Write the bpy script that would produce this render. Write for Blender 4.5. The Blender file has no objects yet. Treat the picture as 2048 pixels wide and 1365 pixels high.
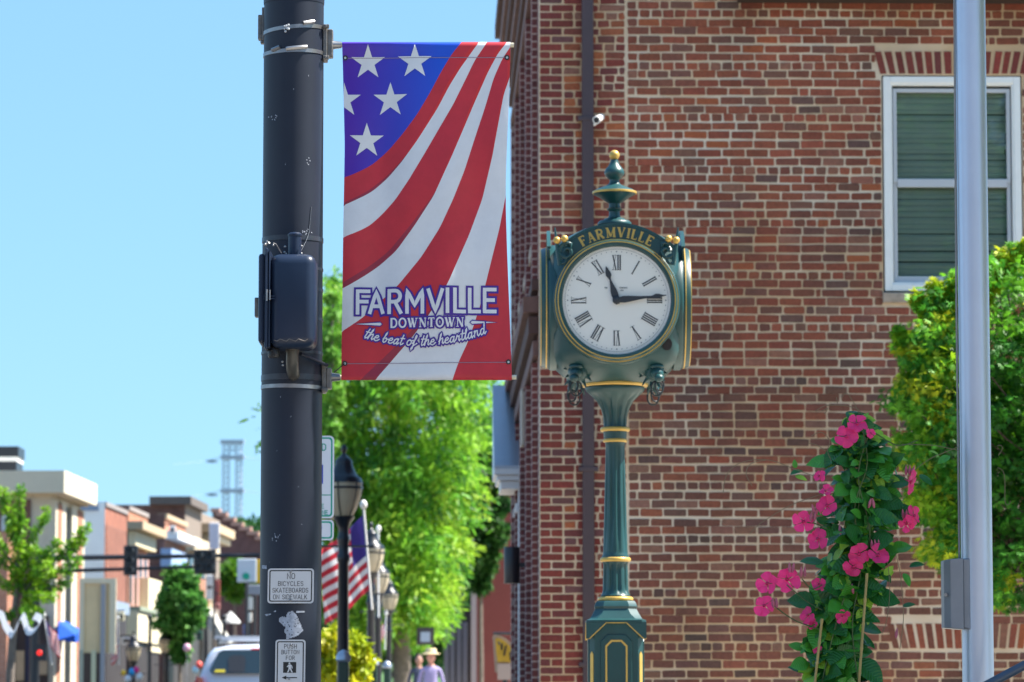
import bpy, math, random
import numpy as np
from math import sin, cos, pi, radians, atan, sqrt, atan2
from mathutils import Vector, Matrix, Euler
random.seed(7); RNG = np.random.default_rng(11)
scn = bpy.context.scene
COL = scn.collection

# ------------------------------------------------------------------ camera, sky, sun, exposure
F = 7680.0; HZ = 1450.0; CX = 1024.0; CY = 682.5; CAMZ = 1.3      # 135 mm lens, pixel units of a 2048 wide picture
PITCH = atan((HZ - CY) / F)
cd = bpy.data.cameras.new("camera"); cam = bpy.data.objects.new("camera", cd); COL.objects.link(cam)
cam.location = (0, 0, CAMZ); cam.rotation_euler = (pi / 2 + PITCH, 0, 0)
cd.sensor_width = 36.0; cd.lens = F / 2048 * 36.0; cd.clip_start = 0.1; cd.clip_end = 6000
cd.dof.use_dof = True; cd.dof.focus_distance = 17.2; cd.dof.aperture_fstop = 6.4
scn.camera = cam
SUN_EL = radians(55); SUN_BACK = radians(4.0)                       # from the right, a touch behind the wall plane
sun_dir = Vector((cos(SUN_EL) * cos(SUN_BACK), cos(SUN_EL) * sin(SUN_BACK), sin(SUN_EL)))
w = bpy.data.worlds.new("World"); scn.world = w; w.use_nodes = True
nt = w.node_tree; bg = nt.nodes["Background"]
sky = nt.nodes.new("ShaderNodeTexSky"); sky.sky_type = 'NISHITA'; sky.sun_disc = False
sky.sun_elevation = SUN_EL; sky.sun_rotation = atan2(sun_dir.x, sun_dir.y)
sky.air_density = 1.0; sky.dust_density = 0.0; sky.ozone_density = 3.0; sky.altitude = 100
gam = nt.nodes.new("ShaderNodeGamma"); gam.inputs[1].default_value = 0.42      # an even, pale summer sky all the way round
tin = nt.nodes.new("ShaderNodeVectorMath"); tin.operation = 'MULTIPLY'; tin.inputs[1].default_value = (1.01, 1.66, 2.26)
nt.links.new(sky.outputs[0], gam.inputs[0]); nt.links.new(gam.outputs[0], tin.inputs[0])
nt.links.new(tin.outputs[0], bg.inputs[0]); bg.inputs[1].default_value = 0.085
sl = bpy.data.lights.new("sun", 'SUN'); sl.energy = 5.0; sl.angle = radians(0.53); sl.color = (1.0, 0.94, 0.85)
so = bpy.data.objects.new("sun", sl); COL.objects.link(so)
so.location = (30, 10, 40); so.rotation_euler = sun_dir.to_track_quat('Z', 'Y').to_euler()
scn.view_settings.view_transform = 'Standard'; scn.view_settings.look = 'None'
scn.view_settings.exposure = 1.52; scn.view_settings.gamma = 1.0
scn.cycles.use_denoising = True; scn.cycles.max_bounces = 6
scn.cycles.diffuse_bounces = 3; scn.cycles.glossy_bounces = 3; scn.cycles.transmission_bounces = 4
scn.cycles.sample_clamp_indirect = 6.0; scn.cycles.caustics_reflective = False; scn.cycles.caustics_refractive = False

# ------------------------------------------------------------------ measuring helpers
CP, SP = cos(PITCH), sin(PITCH)
def ray(px, py):
    a = (px - CX) / F; b = (CY - py) / F
    return Vector((a, CP - b * SP, SP + b * CP))
def P(px, py, Y):
    d = ray(px, py); return Vector((0, 0, CAMZ)) + d * (Y / d.y)
def S(Y): return Y / F
def g(Y):                                                             # the street climbs gently, steeper past the junction
    if Y <= 0: return 0.0
    if Y <= 40: return .0063 * Y
    if Y <= 75: return .252 + .024 * (Y - 40)
    return 1.092 + .002 * (min(Y, 254) - 75)

# ------------------------------------------------------------------ materials
MATS = {}
def M(name, col=(.5, .5, .5), rough=.6, metal=0.0, var=0.0, vs=4.0, bump=0.0, bs=40.0, spec=.5, attr=False, coat=0.0, trans=0.0,
      sheen=0.0, speck=None, emis=None, alpha=None, transmission=0.0, det=4.0, weather=None):
    if name in MATS: return MATS[name]
    m = bpy.data.materials.new(name); m.use_nodes = True; t = m.node_tree; n = t.nodes; L = t.links.new
    b = n["Principled BSDF"]; out = n["Material Output"]
    b.inputs["Roughness"].default_value = rough; b.inputs["Metallic"].default_value = metal
    b.inputs["Specular IOR Level"].default_value = spec
    b.inputs["Coat Weight"].default_value = coat; b.inputs["Coat Roughness"].default_value = 0.12
    b.inputs["Transmission Weight"].default_value = transmission
    tc = n.new("ShaderNodeTexCoord")
    if attr:
        a = n.new("ShaderNodeAttribute"); a.attribute_name = "col"; src = a.outputs["Color"]
    else:
        a = n.new("ShaderNodeRGB"); a.outputs[0].default_value = (*col, 1); src = a.outputs[0]
    if var > 0:
        no = n.new("ShaderNodeTexNoise"); no.inputs["Scale"].default_value = vs; no.inputs["Detail"].default_value = det
        no.inputs["Roughness"].default_value = .65
        L(tc.outputs["Object"], no.inputs["Vector"])
        mr = n.new("ShaderNodeMapRange"); mr.inputs[1].default_value = .25; mr.inputs[2].default_value = .75
        mr.inputs[3].default_value = 1 - var; mr.inputs[4].default_value = 1 + var
        L(no.outputs["Fac"], mr.inputs[0])
        sc = n.new("ShaderNodeVectorMath"); sc.operation = 'SCALE'; L(src, sc.inputs[0]); L(mr.outputs[0], sc.inputs["Scale"]); src = sc.outputs[0]
    if weather:
        no = n.new("ShaderNodeTexNoise"); no.inputs["Scale"].default_value = weather[0]; no.inputs["Detail"].default_value = 5; no.inputs["Roughness"].default_value = .6
        mp_ = n.new("ShaderNodeMapping"); mp_.inputs["Scale"].default_value = weather[2]; L(tc.outputs["Object"], mp_.inputs[0]); L(mp_.outputs[0], no.inputs["Vector"])
        mr = n.new("ShaderNodeMapRange"); mr.inputs[1].default_value = .3; mr.inputs[2].default_value = .7; mr.inputs[3].default_value = 1 - weather[1]; mr.inputs[4].default_value = 1 + weather[1]
        L(no.outputs["Fac"], mr.inputs[0]); sc = n.new("ShaderNodeVectorMath"); sc.operation = 'SCALE'; L(src, sc.inputs[0]); L(mr.outputs[0], sc.inputs["Scale"]); src = sc.outputs[0]
    if speck:                                                        # chipped flecks: (colour, scale, threshold)
        no = n.new("ShaderNodeTexNoise"); no.inputs["Scale"].default_value = speck[1]; no.inputs["Detail"].default_value = 5
        L(tc.outputs["Object"], no.inputs["Vector"])
        st = n.new("ShaderNodeMapRange"); st.inputs[1].default_value = speck[2]; st.inputs[2].default_value = speck[2] + .02
        L(no.outputs["Fac"], st.inputs[0])
        mx = n.new("ShaderNodeMix"); mx.data_type = 'RGBA'; L(st.outputs[0], mx.inputs[0]); L(src, mx.inputs[6])
        mx.inputs[7].default_value = (*speck[0], 1); src = mx.outputs[2]
    L(src, b.inputs["Base Color"])
    if bump > 0:
        nb = n.new("ShaderNodeTexNoise"); nb.inputs["Scale"].default_value = bs; nb.inputs["Detail"].default_value = 5
        L(tc.outputs["Object"], nb.inputs["Vector"])
        bp = n.new("ShaderNodeBump"); bp.inputs["Strength"].default_value = bump; bp.inputs["Distance"].default_value = .01
        L(nb.outputs["Fac"], bp.inputs["Height"]); L(bp.outputs[0], b.inputs["Normal"])
    if trans > 0:
        tr = n.new("ShaderNodeBsdfTranslucent"); L(src, tr.inputs["Color"])
        mx = n.new("ShaderNodeMixShader"); mx.inputs[0].default_value = trans
        L(b.outputs[0], mx.inputs[1]); L(tr.outputs[0], mx.inputs[2]); L(mx.outputs[0], out.inputs["Surface"])
    if emis:
        b.inputs["Emission Color"].default_value = (*emis[0], 1); b.inputs["Emission Strength"].default_value = emis[1]
    MATS[name] = m; return m

def brick_tex_mat(name, c1, c2, mortar, bw=.215, rh=.072, axis='yz', msize=.010, bumpd=.006):
    if name in MATS: return MATS[name]
    m = bpy.data.materials.new(name); m.use_nodes = True; t = m.node_tree; n = t.nodes; L = t.links.new
    b = n["Principled BSDF"]; b.inputs["Roughness"].default_value = .85
    tc = n.new("ShaderNodeTexCoord"); sx = n.new("ShaderNodeSeparateXYZ"); L(tc.outputs["Object"], sx.inputs[0])
    cb = n.new("ShaderNodeCombineXYZ"); L(sx.outputs['XYZ'.index(axis[0].upper())], cb.inputs[0]); L(sx.outputs['XYZ'.index(axis[1].upper())], cb.inputs[1])
    br = n.new("ShaderNodeTexBrick"); L(cb.outputs[0], br.inputs["Vector"])
    br.inputs["Color1"].default_value = (*c1, 1); br.inputs["Color2"].default_value = (*c2, 1); br.inputs["Mortar"].default_value = (*mortar, 1)
    br.inputs["Scale"].default_value = 1; br.inputs["Mortar Size"].default_value = msize; br.inputs["Mortar Smooth"].default_value = .2
    br.inputs["Brick Width"].default_value = bw; br.inputs["Row Height"].default_value = rh; br.inputs["Bias"].default_value = 0
    no = n.new("ShaderNodeTexNoise"); no.inputs["Scale"].default_value = 3; no.inputs["Detail"].default_value = 6; L(tc.outputs["Object"], no.inputs["Vector"])
    mr = n.new("ShaderNodeMapRange"); mr.inputs[1].default_value = .25; mr.inputs[2].default_value = .75; mr.inputs[3].default_value = .75; mr.inputs[4].default_value = 1.25
    L(no.outputs["Fac"], mr.inputs[0])
    sc = n.new("ShaderNodeVectorMath"); sc.operation = 'SCALE'; L(br.outputs["Color"], sc.inputs[0]); L(mr.outputs[0], sc.inputs["Scale"])
    L(sc.outputs[0], b.inputs["Base Color"])
    bp = n.new("ShaderNodeBump"); bp.inputs["Strength"].default_value = .8; bp.inputs["Distance"].default_value = bumpd; bp.invert = True
    L(br.outputs["Fac"], bp.inputs["Height"]); L(bp.outputs[0], b.inputs["Normal"])
    MATS[name] = m; return m

def grad_mat(name, c0, c1, x0, x1, axis=0, rough=.5, var=.08):
    """printed colour that runs from c0 to c1 along one axis of the cloth"""
    m = M(name, c0, rough, var=0, bump=.12, bs=25); t = m.node_tree; n = t.nodes; L = t.links.new
    b = n["Principled BSDF"]; tc = n.new("ShaderNodeTexCoord"); sx = n.new("ShaderNodeSeparateXYZ"); L(tc.outputs["Object"], sx.inputs[0])
    mr = n.new("ShaderNodeMapRange"); mr.inputs[1].default_value = x0; mr.inputs[2].default_value = x1; L(sx.outputs[axis], mr.inputs[0])
    mx = n.new("ShaderNodeMix"); mx.data_type = 'RGBA'; mx.inputs[6].default_value = (*c0, 1); mx.inputs[7].default_value = (*c1, 1)
    L(mr.outputs[0], mx.inputs[0]); L(mx.outputs[2], b.inputs["Base Color"]); return m

# ------------------------------------------------------------------ mesh helpers
OFF = {}
class MB:
    def __init__(s): s.v = []; s.f = []; s.c = []; s.m = []; s.hc = False
    def add(s, vs, fs, col=None, mi=0):
        o = len(s.v); s.v.extend([tuple(q) for q in vs])
        for q in fs: s.f.append([o + i for i in q]); s.c.append(col); s.m.append(mi)
        if col is not None: s.hc = True
        return s
    def box(s, c, d, R=None, col=None, mi=0, taper=1.0):
        x, y, z = d[0] / 2, d[1] / 2, d[2] / 2; vs = []
        for k in (-1, 1):
            q = taper if k == 1 else 1
            for i, j in ((-1, -1), (1, -1), (1, 1), (-1, 1)):
                p = Vector((i * x * q, j * y * q, k * z)); p = (R @ p) if R is not None else p
                vs.append(p + Vector(c))
        return s.add(vs, [(3, 2, 1, 0), (4, 5, 6, 7), (0, 1, 5, 4), (1, 2, 6, 5), (2, 3, 7, 6), (3, 0, 4, 7)], col, mi)
    def box2(s, a, b, col=None, mi=0):
        return s.box([(a[i] + b[i]) / 2 for i in range(3)], [abs(b[i] - a[i]) for i in range(3)], None, col, mi)
    def tube(s, pts, r, n=8, cap=True, col=None, mi=0):
        pts = [Vector(p) for p in pts]; rs = r if isinstance(r, (list, tuple)) else [r] * len(pts)
        vs = []; fs = []; up = None
        for i, p in enumerate(pts):
            t = (pts[min(i + 1, len(pts) - 1)] - pts[max(i - 1, 0)]).normalized()
            if up is None: up = Vector((0, 0, 1)) if abs(t.z) < .9 else Vector((0, -1, 0))
            a = t.cross(up).normalized(); bq = a.cross(t).normalized(); up = bq
            for k in range(n):
                th = 2 * pi * k / n; vs.append(p + a * (cos(th) * rs[i]) + bq * (sin(th) * rs[i]))
        for i in range(len(pts) - 1):
            for k in range(n):
                q = (k + 1) % n; fs.append((i * n + k, i * n + q, (i + 1) * n + q, (i + 1) * n + k))
        if cap: fs.append(tuple(range(n - 1, -1, -1))); fs.append(tuple((len(pts) - 1) * n + k for k in range(n)))
        return s.add(vs, fs, col, mi)
    def lathe(s, prof, c=(0, 0, 0), n=32, axis='z', flute=None, col=None, mi=0, rot=0.0):
        vs = []; fs = []; c = Vector(c)
        for (r, z) in prof:
            for k in range(n):
                th = 2 * pi * k / n + rot; rr = r
                if flute and flute[0] <= z <= flute[1]: rr = r * (1 - flute[3] * (.5 + .5 * cos(th * flute[2])) )
                if axis == 'z': q = Vector((cos(th) * rr, sin(th) * rr, z))
                elif axis == 'y': q = Vector((cos(th) * rr, z, sin(th) * rr))
                else: q = Vector((z, cos(th) * rr, sin(th) * rr))
                vs.append(c + q)
        m = len(prof); fl = axis == 'y'
        for i in range(m - 1):
            for k in range(n):
                q = (k + 1) % n; f = (i * n + k, i * n + q, (i + 1) * n + q, (i + 1) * n + k); fs.append(f[::-1] if fl else f)
        fs.append(tuple(range(n - 1, -1, -1)) if not fl else tuple(range(n))); t = tuple((m - 1) * n + k for k in range(n)); fs.append(t if not fl else t[::-1])
        return s.add(vs, fs, col, mi)
    def sphere(s, c, r, n=12, m=8, sq=(1, 1, 1), col=None, mi=0):
        c = Vector(c); vs = [c + Vector((0, 0, -r * sq[2]))]; fs = []
        for i in range(1, m):
            ph = -pi / 2 + pi * i / m
            for k in range(n):
                th = 2 * pi * k / n; vs.append(c + Vector((cos(th) * cos(ph) * r * sq[0], sin(th) * cos(ph) * r * sq[1], sin(ph) * r * sq[2])))
        vs.append(c + Vector((0, 0, r * sq[2]))); top = len(vs) - 1
        for k in range(n):
            q = (k + 1) % n; fs.append((0, 1 + q, 1 + k)); b0 = 1 + (m - 2) * n; fs.append((b0 + k, b0 + q, top))
            for i in range(m - 2): fs.append((1 + i * n + k, 1 + i * n + q, 1 + (i + 1) * n + q, 1 + (i + 1) * n + k))
        return s.add(vs, fs, col, mi)
    def prism(s, poly, y0, y1, fn=None, col=None, mi=0):
        """poly in (x,z), counter-clockwise seen from -y; extruded from y0 (near) to y1"""
        n = len(poly); fn = fn or (lambda x, y, z: (x, y, z))
        vs = [fn(x, y0, z) for x, z in poly] + [fn(x, y1, z) for x, z in poly]
        fs = [tuple(range(n)), tuple(range(2 * n - 1, n - 1, -1))] + [(i, n + i, n + (i + 1) % n, (i + 1) % n) for i in range(n)]
        return s.add(vs, fs, col, mi)
    def ring(s, c, r0, r1, y0, y1, n=48, a0=0.0, a1=2 * pi, col=None, mi=0):
        """flat annulus facing -y, extruded from y0 to y1"""
        full = abs(a1 - a0 - 2 * pi) < 1e-6; c = Vector(c); vs = []; fs = []; k = n if full else n + 1
        for i in range(k):
            th = a0 + (a1 - a0) * i / n
            for r, y in ((r0, y0), (r1, y0), (r1, y1), (r0, y1)): vs.append(c + Vector((cos(th) * r, y, sin(th) * r)))
        for i in range(n):
            j = (i + 1) % k
            for q in range(4): fs.append((i * 4 + q, i * 4 + (q + 1) % 4, j * 4 + (q + 1) % 4, j * 4 + q)[::-1])
        if not full: fs.append((0, 1, 2, 3)[::-1]); b = (k - 1) * 4; fs.append((b, b + 1, b + 2, b + 3))
        return s.add(vs, fs, col, mi)
    def build(s, name, mats, parent=None, smooth=None, bevel=None, label=None, cat=None, group=None, kind=None, subsurf=0):
        me = bpy.data.meshes.new(name); o_ = OFF.get(parent.name) if parent is not None else None
        vs = s.v if o_ is None else [(a - o_[0], b - o_[1], c - o_[2]) for a, b, c in s.v]
        me.from_pydata(vs, [], s.f)
        for m in (mats if isinstance(mats, (list, tuple)) else [mats]): me.materials.append(m)
        if any(s.m): me.polygons.foreach_set("material_index", s.m)
        if s.hc:
            at = me.color_attributes.new("col", 'FLOAT_COLOR', 'CORNER'); arr = []
            for q, c in zip(s.f, s.c): arr.extend((*(c or (.5, .5, .5)), 1.0) * len(q))
            at.data.foreach_set("color", arr)
        me.update()
        if smooth is not None:
            me.shade_smooth(); me.set_sharp_from_angle(angle=radians(smooth))
        ob = bpy.data.objects.new(name, me); COL.objects.link(ob)
        if parent is not None:
            ob.parent = parent
            if o_ is not None: OFF[ob.name] = o_
        if bevel:
            md = ob.modifiers.new("bevel", 'BEVEL'); md.width = bevel; md.segments = 2; md.limit_method = 'ANGLE'; md.angle_limit = radians(40)
        if subsurf:
            md = ob.modifiers.new("sub", 'SUBSURF'); md.levels = subsurf; md.render_levels = subsurf
        tag(ob, label, cat, group, kind); return ob

def tag(o, label=None, cat=None, group=None, kind=None):
    for k, v in (("label", label), ("category", cat), ("group", group), ("kind", kind)):
        if v: o[k] = v
    return o
def thing(name, label, cat, loc=(0, 0, 0), group=None, rz=0.0, world=True):
    o = bpy.data.objects.new(name, None); COL.objects.link(o); o.location = loc; o.rotation_euler = (0, 0, rz); o.empty_display_size = .2
    if world and not rz: OFF[o.name] = tuple(loc)
    return tag(o, label, cat, group)
def place(name, mesh, parent, loc, rot=None, scale=1.0):
    """a part that shares mesh data, set in its parent's local space"""
    o = bpy.data.objects.new(name, mesh); COL.objects.link(o); o.parent = parent
    b = OFF.get(parent.name, (0, 0, 0)); o.location = Vector(loc) - Vector(b)
    if rot is not None: o.rotation_mode = 'QUATERNION'; o.rotation_quaternion = rot
    o.scale = (scale,) * 3 if not isinstance(scale, (tuple, list)) else scale
    return o
def copy_tree(o, parent=None):
    c = o.copy(); COL.objects.link(c); c.parent = parent
    for ch in o.children: copy_tree(ch, c)
    return c
def np_mesh(name, V, Fc, mat, cols=None, parent=None, kind=None, smooth=False):
    V = np.asarray(V, np.float32); Fc = np.asarray(Fc, np.int32); m, k = Fc.shape
    o_ = OFF.get(parent.name) if parent is not None else None
    if o_ is not None: V = V - np.array(o_, np.float32)
    me = bpy.data.meshes.new(name); me.vertices.add(len(V)); me.vertices.foreach_set("co", V.ravel())
    me.loops.add(m * k); me.loops.foreach_set("vertex_index", Fc.ravel())
    me.polygons.add(m); me.polygons.foreach_set("loop_start", np.arange(0, m * k, k, dtype=np.int32))
    me.update(calc_edges=True); me.materials.append(mat)
    if cols is not None:
        at = me.color_attributes.new("col", 'FLOAT_COLOR', 'POINT')
        at.data.foreach_set("color", np.c_[cols, np.ones(len(cols))].astype(np.float32).ravel())
    if smooth: me.shade_smooth()
    ob = bpy.data.objects.new(name, me); COL.objects.link(ob)
    if parent is not None:
        ob.parent = parent
        if o_ is not None: OFF[ob.name] = o_
    if kind: ob["kind"] = kind
    return ob
def leaves(tv, tf, pos, nrm, tang, size, cols):
    """instance a leaf template (x across, y along, z normal) at pos with frame (tang along, nrm normal)"""
    tv = np.asarray(tv, float); tf = np.asarray(tf, int); N = len(pos)
    t = tang / (np.linalg.norm(tang, axis=1, keepdims=True) + 1e-9); a = np.cross(t, nrm); a /= (np.linalg.norm(a, axis=1, keepdims=True) + 1e-9); n = np.cross(a, t)
    sz = size[:, None, None]
    V = pos[:, None, :] + sz * (tv[None, :, 0:1] * a[:, None, :] + tv[None, :, 1:2] * t[:, None, :] + tv[None, :, 2:3] * n[:, None, :])
    Fc = (tf[None] + (np.arange(N) * len(tv))[:, None, None]).reshape(-1, tf.shape[1])
    return V.reshape(-1, 3), Fc, np.repeat(cols, len(tv), axis=0)
def unit(v): return v / (np.linalg.norm(v, axis=-1, keepdims=True) + 1e-9)

# ------------------------------------------------------------------ drawn lettering
def arc(cx, cy, rx, ry, a0, a1, n=10): return [(cx + rx * cos(radians(a0 + (a1 - a0) * i / n)), cy + ry * sin(radians(a0 + (a1 - a0) * i / n))) for i in range(n + 1)]
SANS = {
 'A': (.66, [[(0, 0), (.33, 1), (.66, 0)], [(.12, .3), (.54, .3)]]),
 'B': (.56, [[(0, 0), (0, 1), (.3, 1)] + arc(.3, .765, .24, .235, 90, -90, 8) + [(0, .53)], [(.3, .53)] + arc(.3, .265, .27, .265, 90, -90, 8) + [(0, 0)]]),
 'C': (.58, [arc(.29, .72, .29, .28, 20, 180, 8) + arc(.29, .28, .29, .28, 180, 340, 8)]),
 'D': (.58, [[(0, 0), (0, 1), (.26, 1)] + arc(.26, .68, .32, .32, 90, 0, 6) + arc(.26, .32, .32, .32, 0, -90, 6) + [(0, 0)]]),
 'E': (.5, [[(.5, 1), (0, 1), (0, 0), (.5, 0)], [(0, .52), (.42, .52)]]),
 'F': (.5, [[(.5, 1), (0, 1), (0, 0)], [(0, .52), (.42, .52)]]),
 'G': (.6, [arc(.3, .72, .3, .28, 20, 180, 8) + arc(.3, .28, .3, .28, 180, 360, 8) + [(.6, .48), (.34, .48)]]),
 'H': (.56, [[(0, 0), (0, 1)], [(.56, 0), (.56, 1)], [(0, .5), (.56, .5)]]),
 'I': (.0, [[(0, 0), (0, 1)]]),
 'K': (.56, [[(0, 0), (0, 1)], [(.54, 1), (.02, .38)], [(.2, .58), (.58, 0)]]),
 'L': (.46, [[(0, 1), (0, 0), (.46, 0)]]),
 'M': (.72, [[(0, 0), (0, 1), (.36, .3), (.72, 1), (.72, 0)]]),
 'N': (.58, [[(0, 0), (0, 1), (.58, 0), (.58, 1)]]),
 'O': (.6, [arc(.3, .7, .3, .3, 0, 180, 10) + arc(.3, .3, .3, .3, 180, 360, 10) + [(.6, .7)]]),
 'P': (.54, [[(0, 0), (0, 1), (.3, 1)] + arc(.3, .745, .24, .255, 90, -90, 8) + [(0, .49)]]),
 'R': (.56, [[(0, 0), (0, 1), (.3, 1)] + arc(.3, .745, .24, .255, 90, -90, 8) + [(0, .49)], [(.28, .49), (.56, 0)]]),
 'S': (.54, [arc(.27, .75, .26, .25, 20, 270, 10) + arc(.27, .25, .27, .25, 90, -160, 10)]),
 'T': (.56, [[(0, 1), (.56, 1)], [(.28, 1), (.28, 0)]]),
 'U': (.58, [[(0, 1), (0, .28)] + arc(.29, .28, .29, .28, 180, 360, 10) + [(.58, 1)]]),
 'V': (.64, [[(0, 1), (.32, 0), (.64, 1)]]),
 'W': (.86, [[(0, 1), (.21, 0), (.43, .9), (.65, 0), (.86, 1)]]),
 'X': (.6, [[(0, 0), (.6, 1)], [(0, 1), (.6, 0)]]),
 'Y': (.6, [[(0, 1), (.3, .46), (.6, 1)], [(.3, .46), (.3, 0)]]),
 'Z': (.54, [[(0, 1), (.54, 1), (0, 0), (.54, 0)]]),
 '0': (.54, [arc(.27, .7, .27, .3, 0, 180, 8) + arc(.27, .3, .27, .3, 180, 360, 8) + [(.54, .7)]]),
 '1': (.2, [[(0, .8), (.2, 1), (.2, 0)]]),
 '5': (.52, [[(.48, 1), (.06, 1), (.02, .55)] + arc(.25, .32, .27, .32, 110, -150, 10)]),
 '$': (.5, [arc(.25, .75, .24, .22, 20, 270, 8) + arc(.25, .28, .25, .25, 90, -160, 8), [(.25, 1.1), (.25, -.08)]]),
 '-': (.34, [[(0, .5), (.34, .5)]]), ' ': (.3, []),
}
# serif capitals: (width, [(polyline, stroke width factor)], [(x, y, half width of serif)])
T_, t_ = 1.0, .42
SERIF = {
 'F': (.56, [([(.1, 0), (.1, 1)], T_), ([(0, .97), (.54, .97)], t_ * 1.3), ([(.1, .52), (.4, .52)], t_)], [(.1, 0, .15), (.53, .9, 0), (.4, .52, 0)], ),
 'E': (.6, [([(.1, 0), (.1, 1)], T_), ([(0, .97), (.54, .97)], t_ * 1.3), ([(.1, .52), (.4, .52)], t_), ([(0, .03), (.58, .03)], t_ * 1.3)], [(.53, .9, 0), (.57, .12, 0), (.4, .52, 0)]),
 'L': (.56, [([(.1, 0), (.1, 1)], T_), ([(0, .03), (.54, .03)], t_ * 1.3)], [(.1, 1, .15), (.53, .12, 0)]),
 'I': (.24, [([(.12, 0), (.12, 1)], T_)], [(.12, 0, .15), (.12, 1, .15)]),
 'A': (.74, [([(.1, 0), (.36, 1)], t_), ([(.36, 1), (.64, 0)], T_), ([(.18, .32), (.54, .32)], t_)], [(.1, 0, .12), (.64, 0, .15)]),
 'V': (.74, [([(.1, 1), (.38, 0)], T_), ([(.38, 0), (.64, 1)], t_)], [(.1, 1, .15), (.64, 1, .12)]),
 'M': (.92, [([(.12, 0), (.14, 1)], t_), ([(.14, 1), (.46, .08)], T_), ([(.46, .08), (.76, 1)], t_), ([(.78, 0), (.78, 1)], T_)], [(.12, 0, .13), (.1, 1, .1), (.8, 1, .12), (.79, 0, .15)]),
 'R': (.72, [([(.1, 0), (.1, 1)], T_), ([(.1, .97), (.3, .97)] + arc(.32, .73, .22, .24, 90, -90, 8) + [(.1, .49)], .7), ([(.3, .49), (.62, .02)], T_)], [(.1, 0, .15), (.04, 1, .08), (.63, 0, .1)]),
 'D': (.76, [([(.12, 0), (.12, 1)], T_), ([(.02, .97), (.3, .97)] + arc(.34, .5, .34, .47, 90, -90, 14) + [(.02, .03)], .8)], []),
 'O': (.78, [(arc(.39, .5, .35, .48, 0, 360, 24), .85)], []),
 'W': (1.06, [([(.1, 1), (.34, 0)], T_), ([(.34, 0), (.54, .9)], t_), ([(.48, 1), (.72, 0)], T_), ([(.72, 0), (.96, 1)], t_)], [(.1, 1, .14), (.5, 1, .12), (.96, 1, .12)]),
 'N': (.82, [([(.13, 0), (.13, 1)], t_), ([(.13, 1), (.67, 0)], T_), ([(.67, 0), (.67, 1)], t_)], [(.13, 0, .12), (.08, 1, .1), (.67, 1, .12)]),
 'T': (.7, [([(.35, 0), (.35, 1)], T_), ([(.03, .97), (.67, .97)], t_ * 1.3)], [(.35, 0, .15), (.05, .89, 0), (.65, .89, 0)]),
 'X': (.66, [([(.08, 1), (.58, 0)], T_), ([(.08, 0), (.58, 1)], t_)], [(.09, 0, .1), (.09, 1, .13), (.57, 0, .13), (.57, 1, .1)]),
}
SCRIPT = {
 't': (.3, [[(.14, .95), (.1, .12), (.16, .0), (.26, .06), (.32, .16)], [(0, .62), (.3, .62)]]),
 'h': (.46, [[(.0, .25), (.12, .9), (.1, 1.0), (.05, .9), (.05, 0)], [(.05, .3), (.14, .5), (.26, .55), (.3, .42), (.3, .1), (.38, .02), (.46, .16)]]),
 'e': (.4, [[(.02, .28), (.22, .3), (.28, .44), (.2, .55), (.08, .5), (.02, .3), (.06, .06), (.2, 0), (.32, .06), (.42, .2)]]),
 'b': (.44, [[(0, .3), (.12, .9), (.1, 1.0), (.05, .9), (.05, .1), (.16, 0), (.28, .1), (.3, .32), (.22, .46), (.14, .42)], [(.3, .35), (.44, .38)]]),
 'a': (.46, [[(.3, .45), (.18, .55), (.04, .42), (.02, .16), (.1, 0), (.22, .06), (.3, .3)], [(.32, .54), (.3, .12), (.36, 0), (.46, .16)]]),
 'o': (.44, [arc(.18, .27, .17, .27, 90, 450, 14), [(.2, .5), (.32, .44), (.46, .5)]]),
 'f': (.36, [[(.0, .2), (.2, .75), (.22, .95), (.16, 1.0), (.12, .85), (.1, -.3), (.04, -.42), (.0, -.3), (.1, -.05), (.36, .2)]]),
 'r': (.36, [[(.0, .2), (.08, .56), (.14, .46), (.26, .5), (.24, .12), (.3, .02), (.38, .16)]]),
 'l': (.24, [[(0, .2), (.16, .85), (.14, 1.0), (.07, .9), (.06, .12), (.12, 0), (.24, .16)]]),
 'n': (.5, [[(.02, .5), (.06, .55), (.06, 0)], [(.06, .3), (.16, .52), (.28, .52), (.3, .12), (.38, 0), (.5, .16)]]),
 'd': (.48, [[(.3, .45), (.18, .55), (.04, .42), (.02, .16), (.1, 0), (.22, .06), (.3, .3)], [(.36, 1.0), (.3, .12), (.38, 0), (.48, .16)]]),
 ' ': (.24, []),
}
def ribbon(mb, pts, w, fn, z, ext=0.0, mi=0):
    pts = [Vector((a, b)) for a, b in pts]
    pts = [p for i, p in enumerate(pts) if i == 0 or (p - pts[i - 1]).length > 1e-5]
    if len(pts) < 2: return
    if ext:
        pts[0] = pts[0] + (pts[0] - pts[1]).normalized() * ext; pts[-1] = pts[-1] + (pts[-1] - pts[-2]).normalized() * ext
    vs = []; n = len(pts)
    for i, p in enumerate(pts):
        d0 = (p - pts[i - 1]).normalized() if i else (pts[1] - p).normalized()
        d1 = (pts[i + 1] - p).normalized() if i < n - 1 else d0
        m = (d0 + d1); m = m.normalized() if m.length > 1e-3 else d0
        k = w / 2 / max(.42 if w < 5 else .74, m.dot(d0)) if (i not in (0, n - 1)) else w / 2; q = Vector((-m.y, m.x)) * k
        vs.append(fn(p.x - q.x, p.y - q.y, z)); vs.append(fn(p.x + q.x, p.y + q.y, z))
    mb.add(vs, [(2 * i, 2 * i + 2, 2 * i + 3, 2 * i + 1) for i in range(n - 1)], None, mi)
def text_width(txt, font, sp): return sum(font[c][0] + sp for c in txt) - sp
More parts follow.
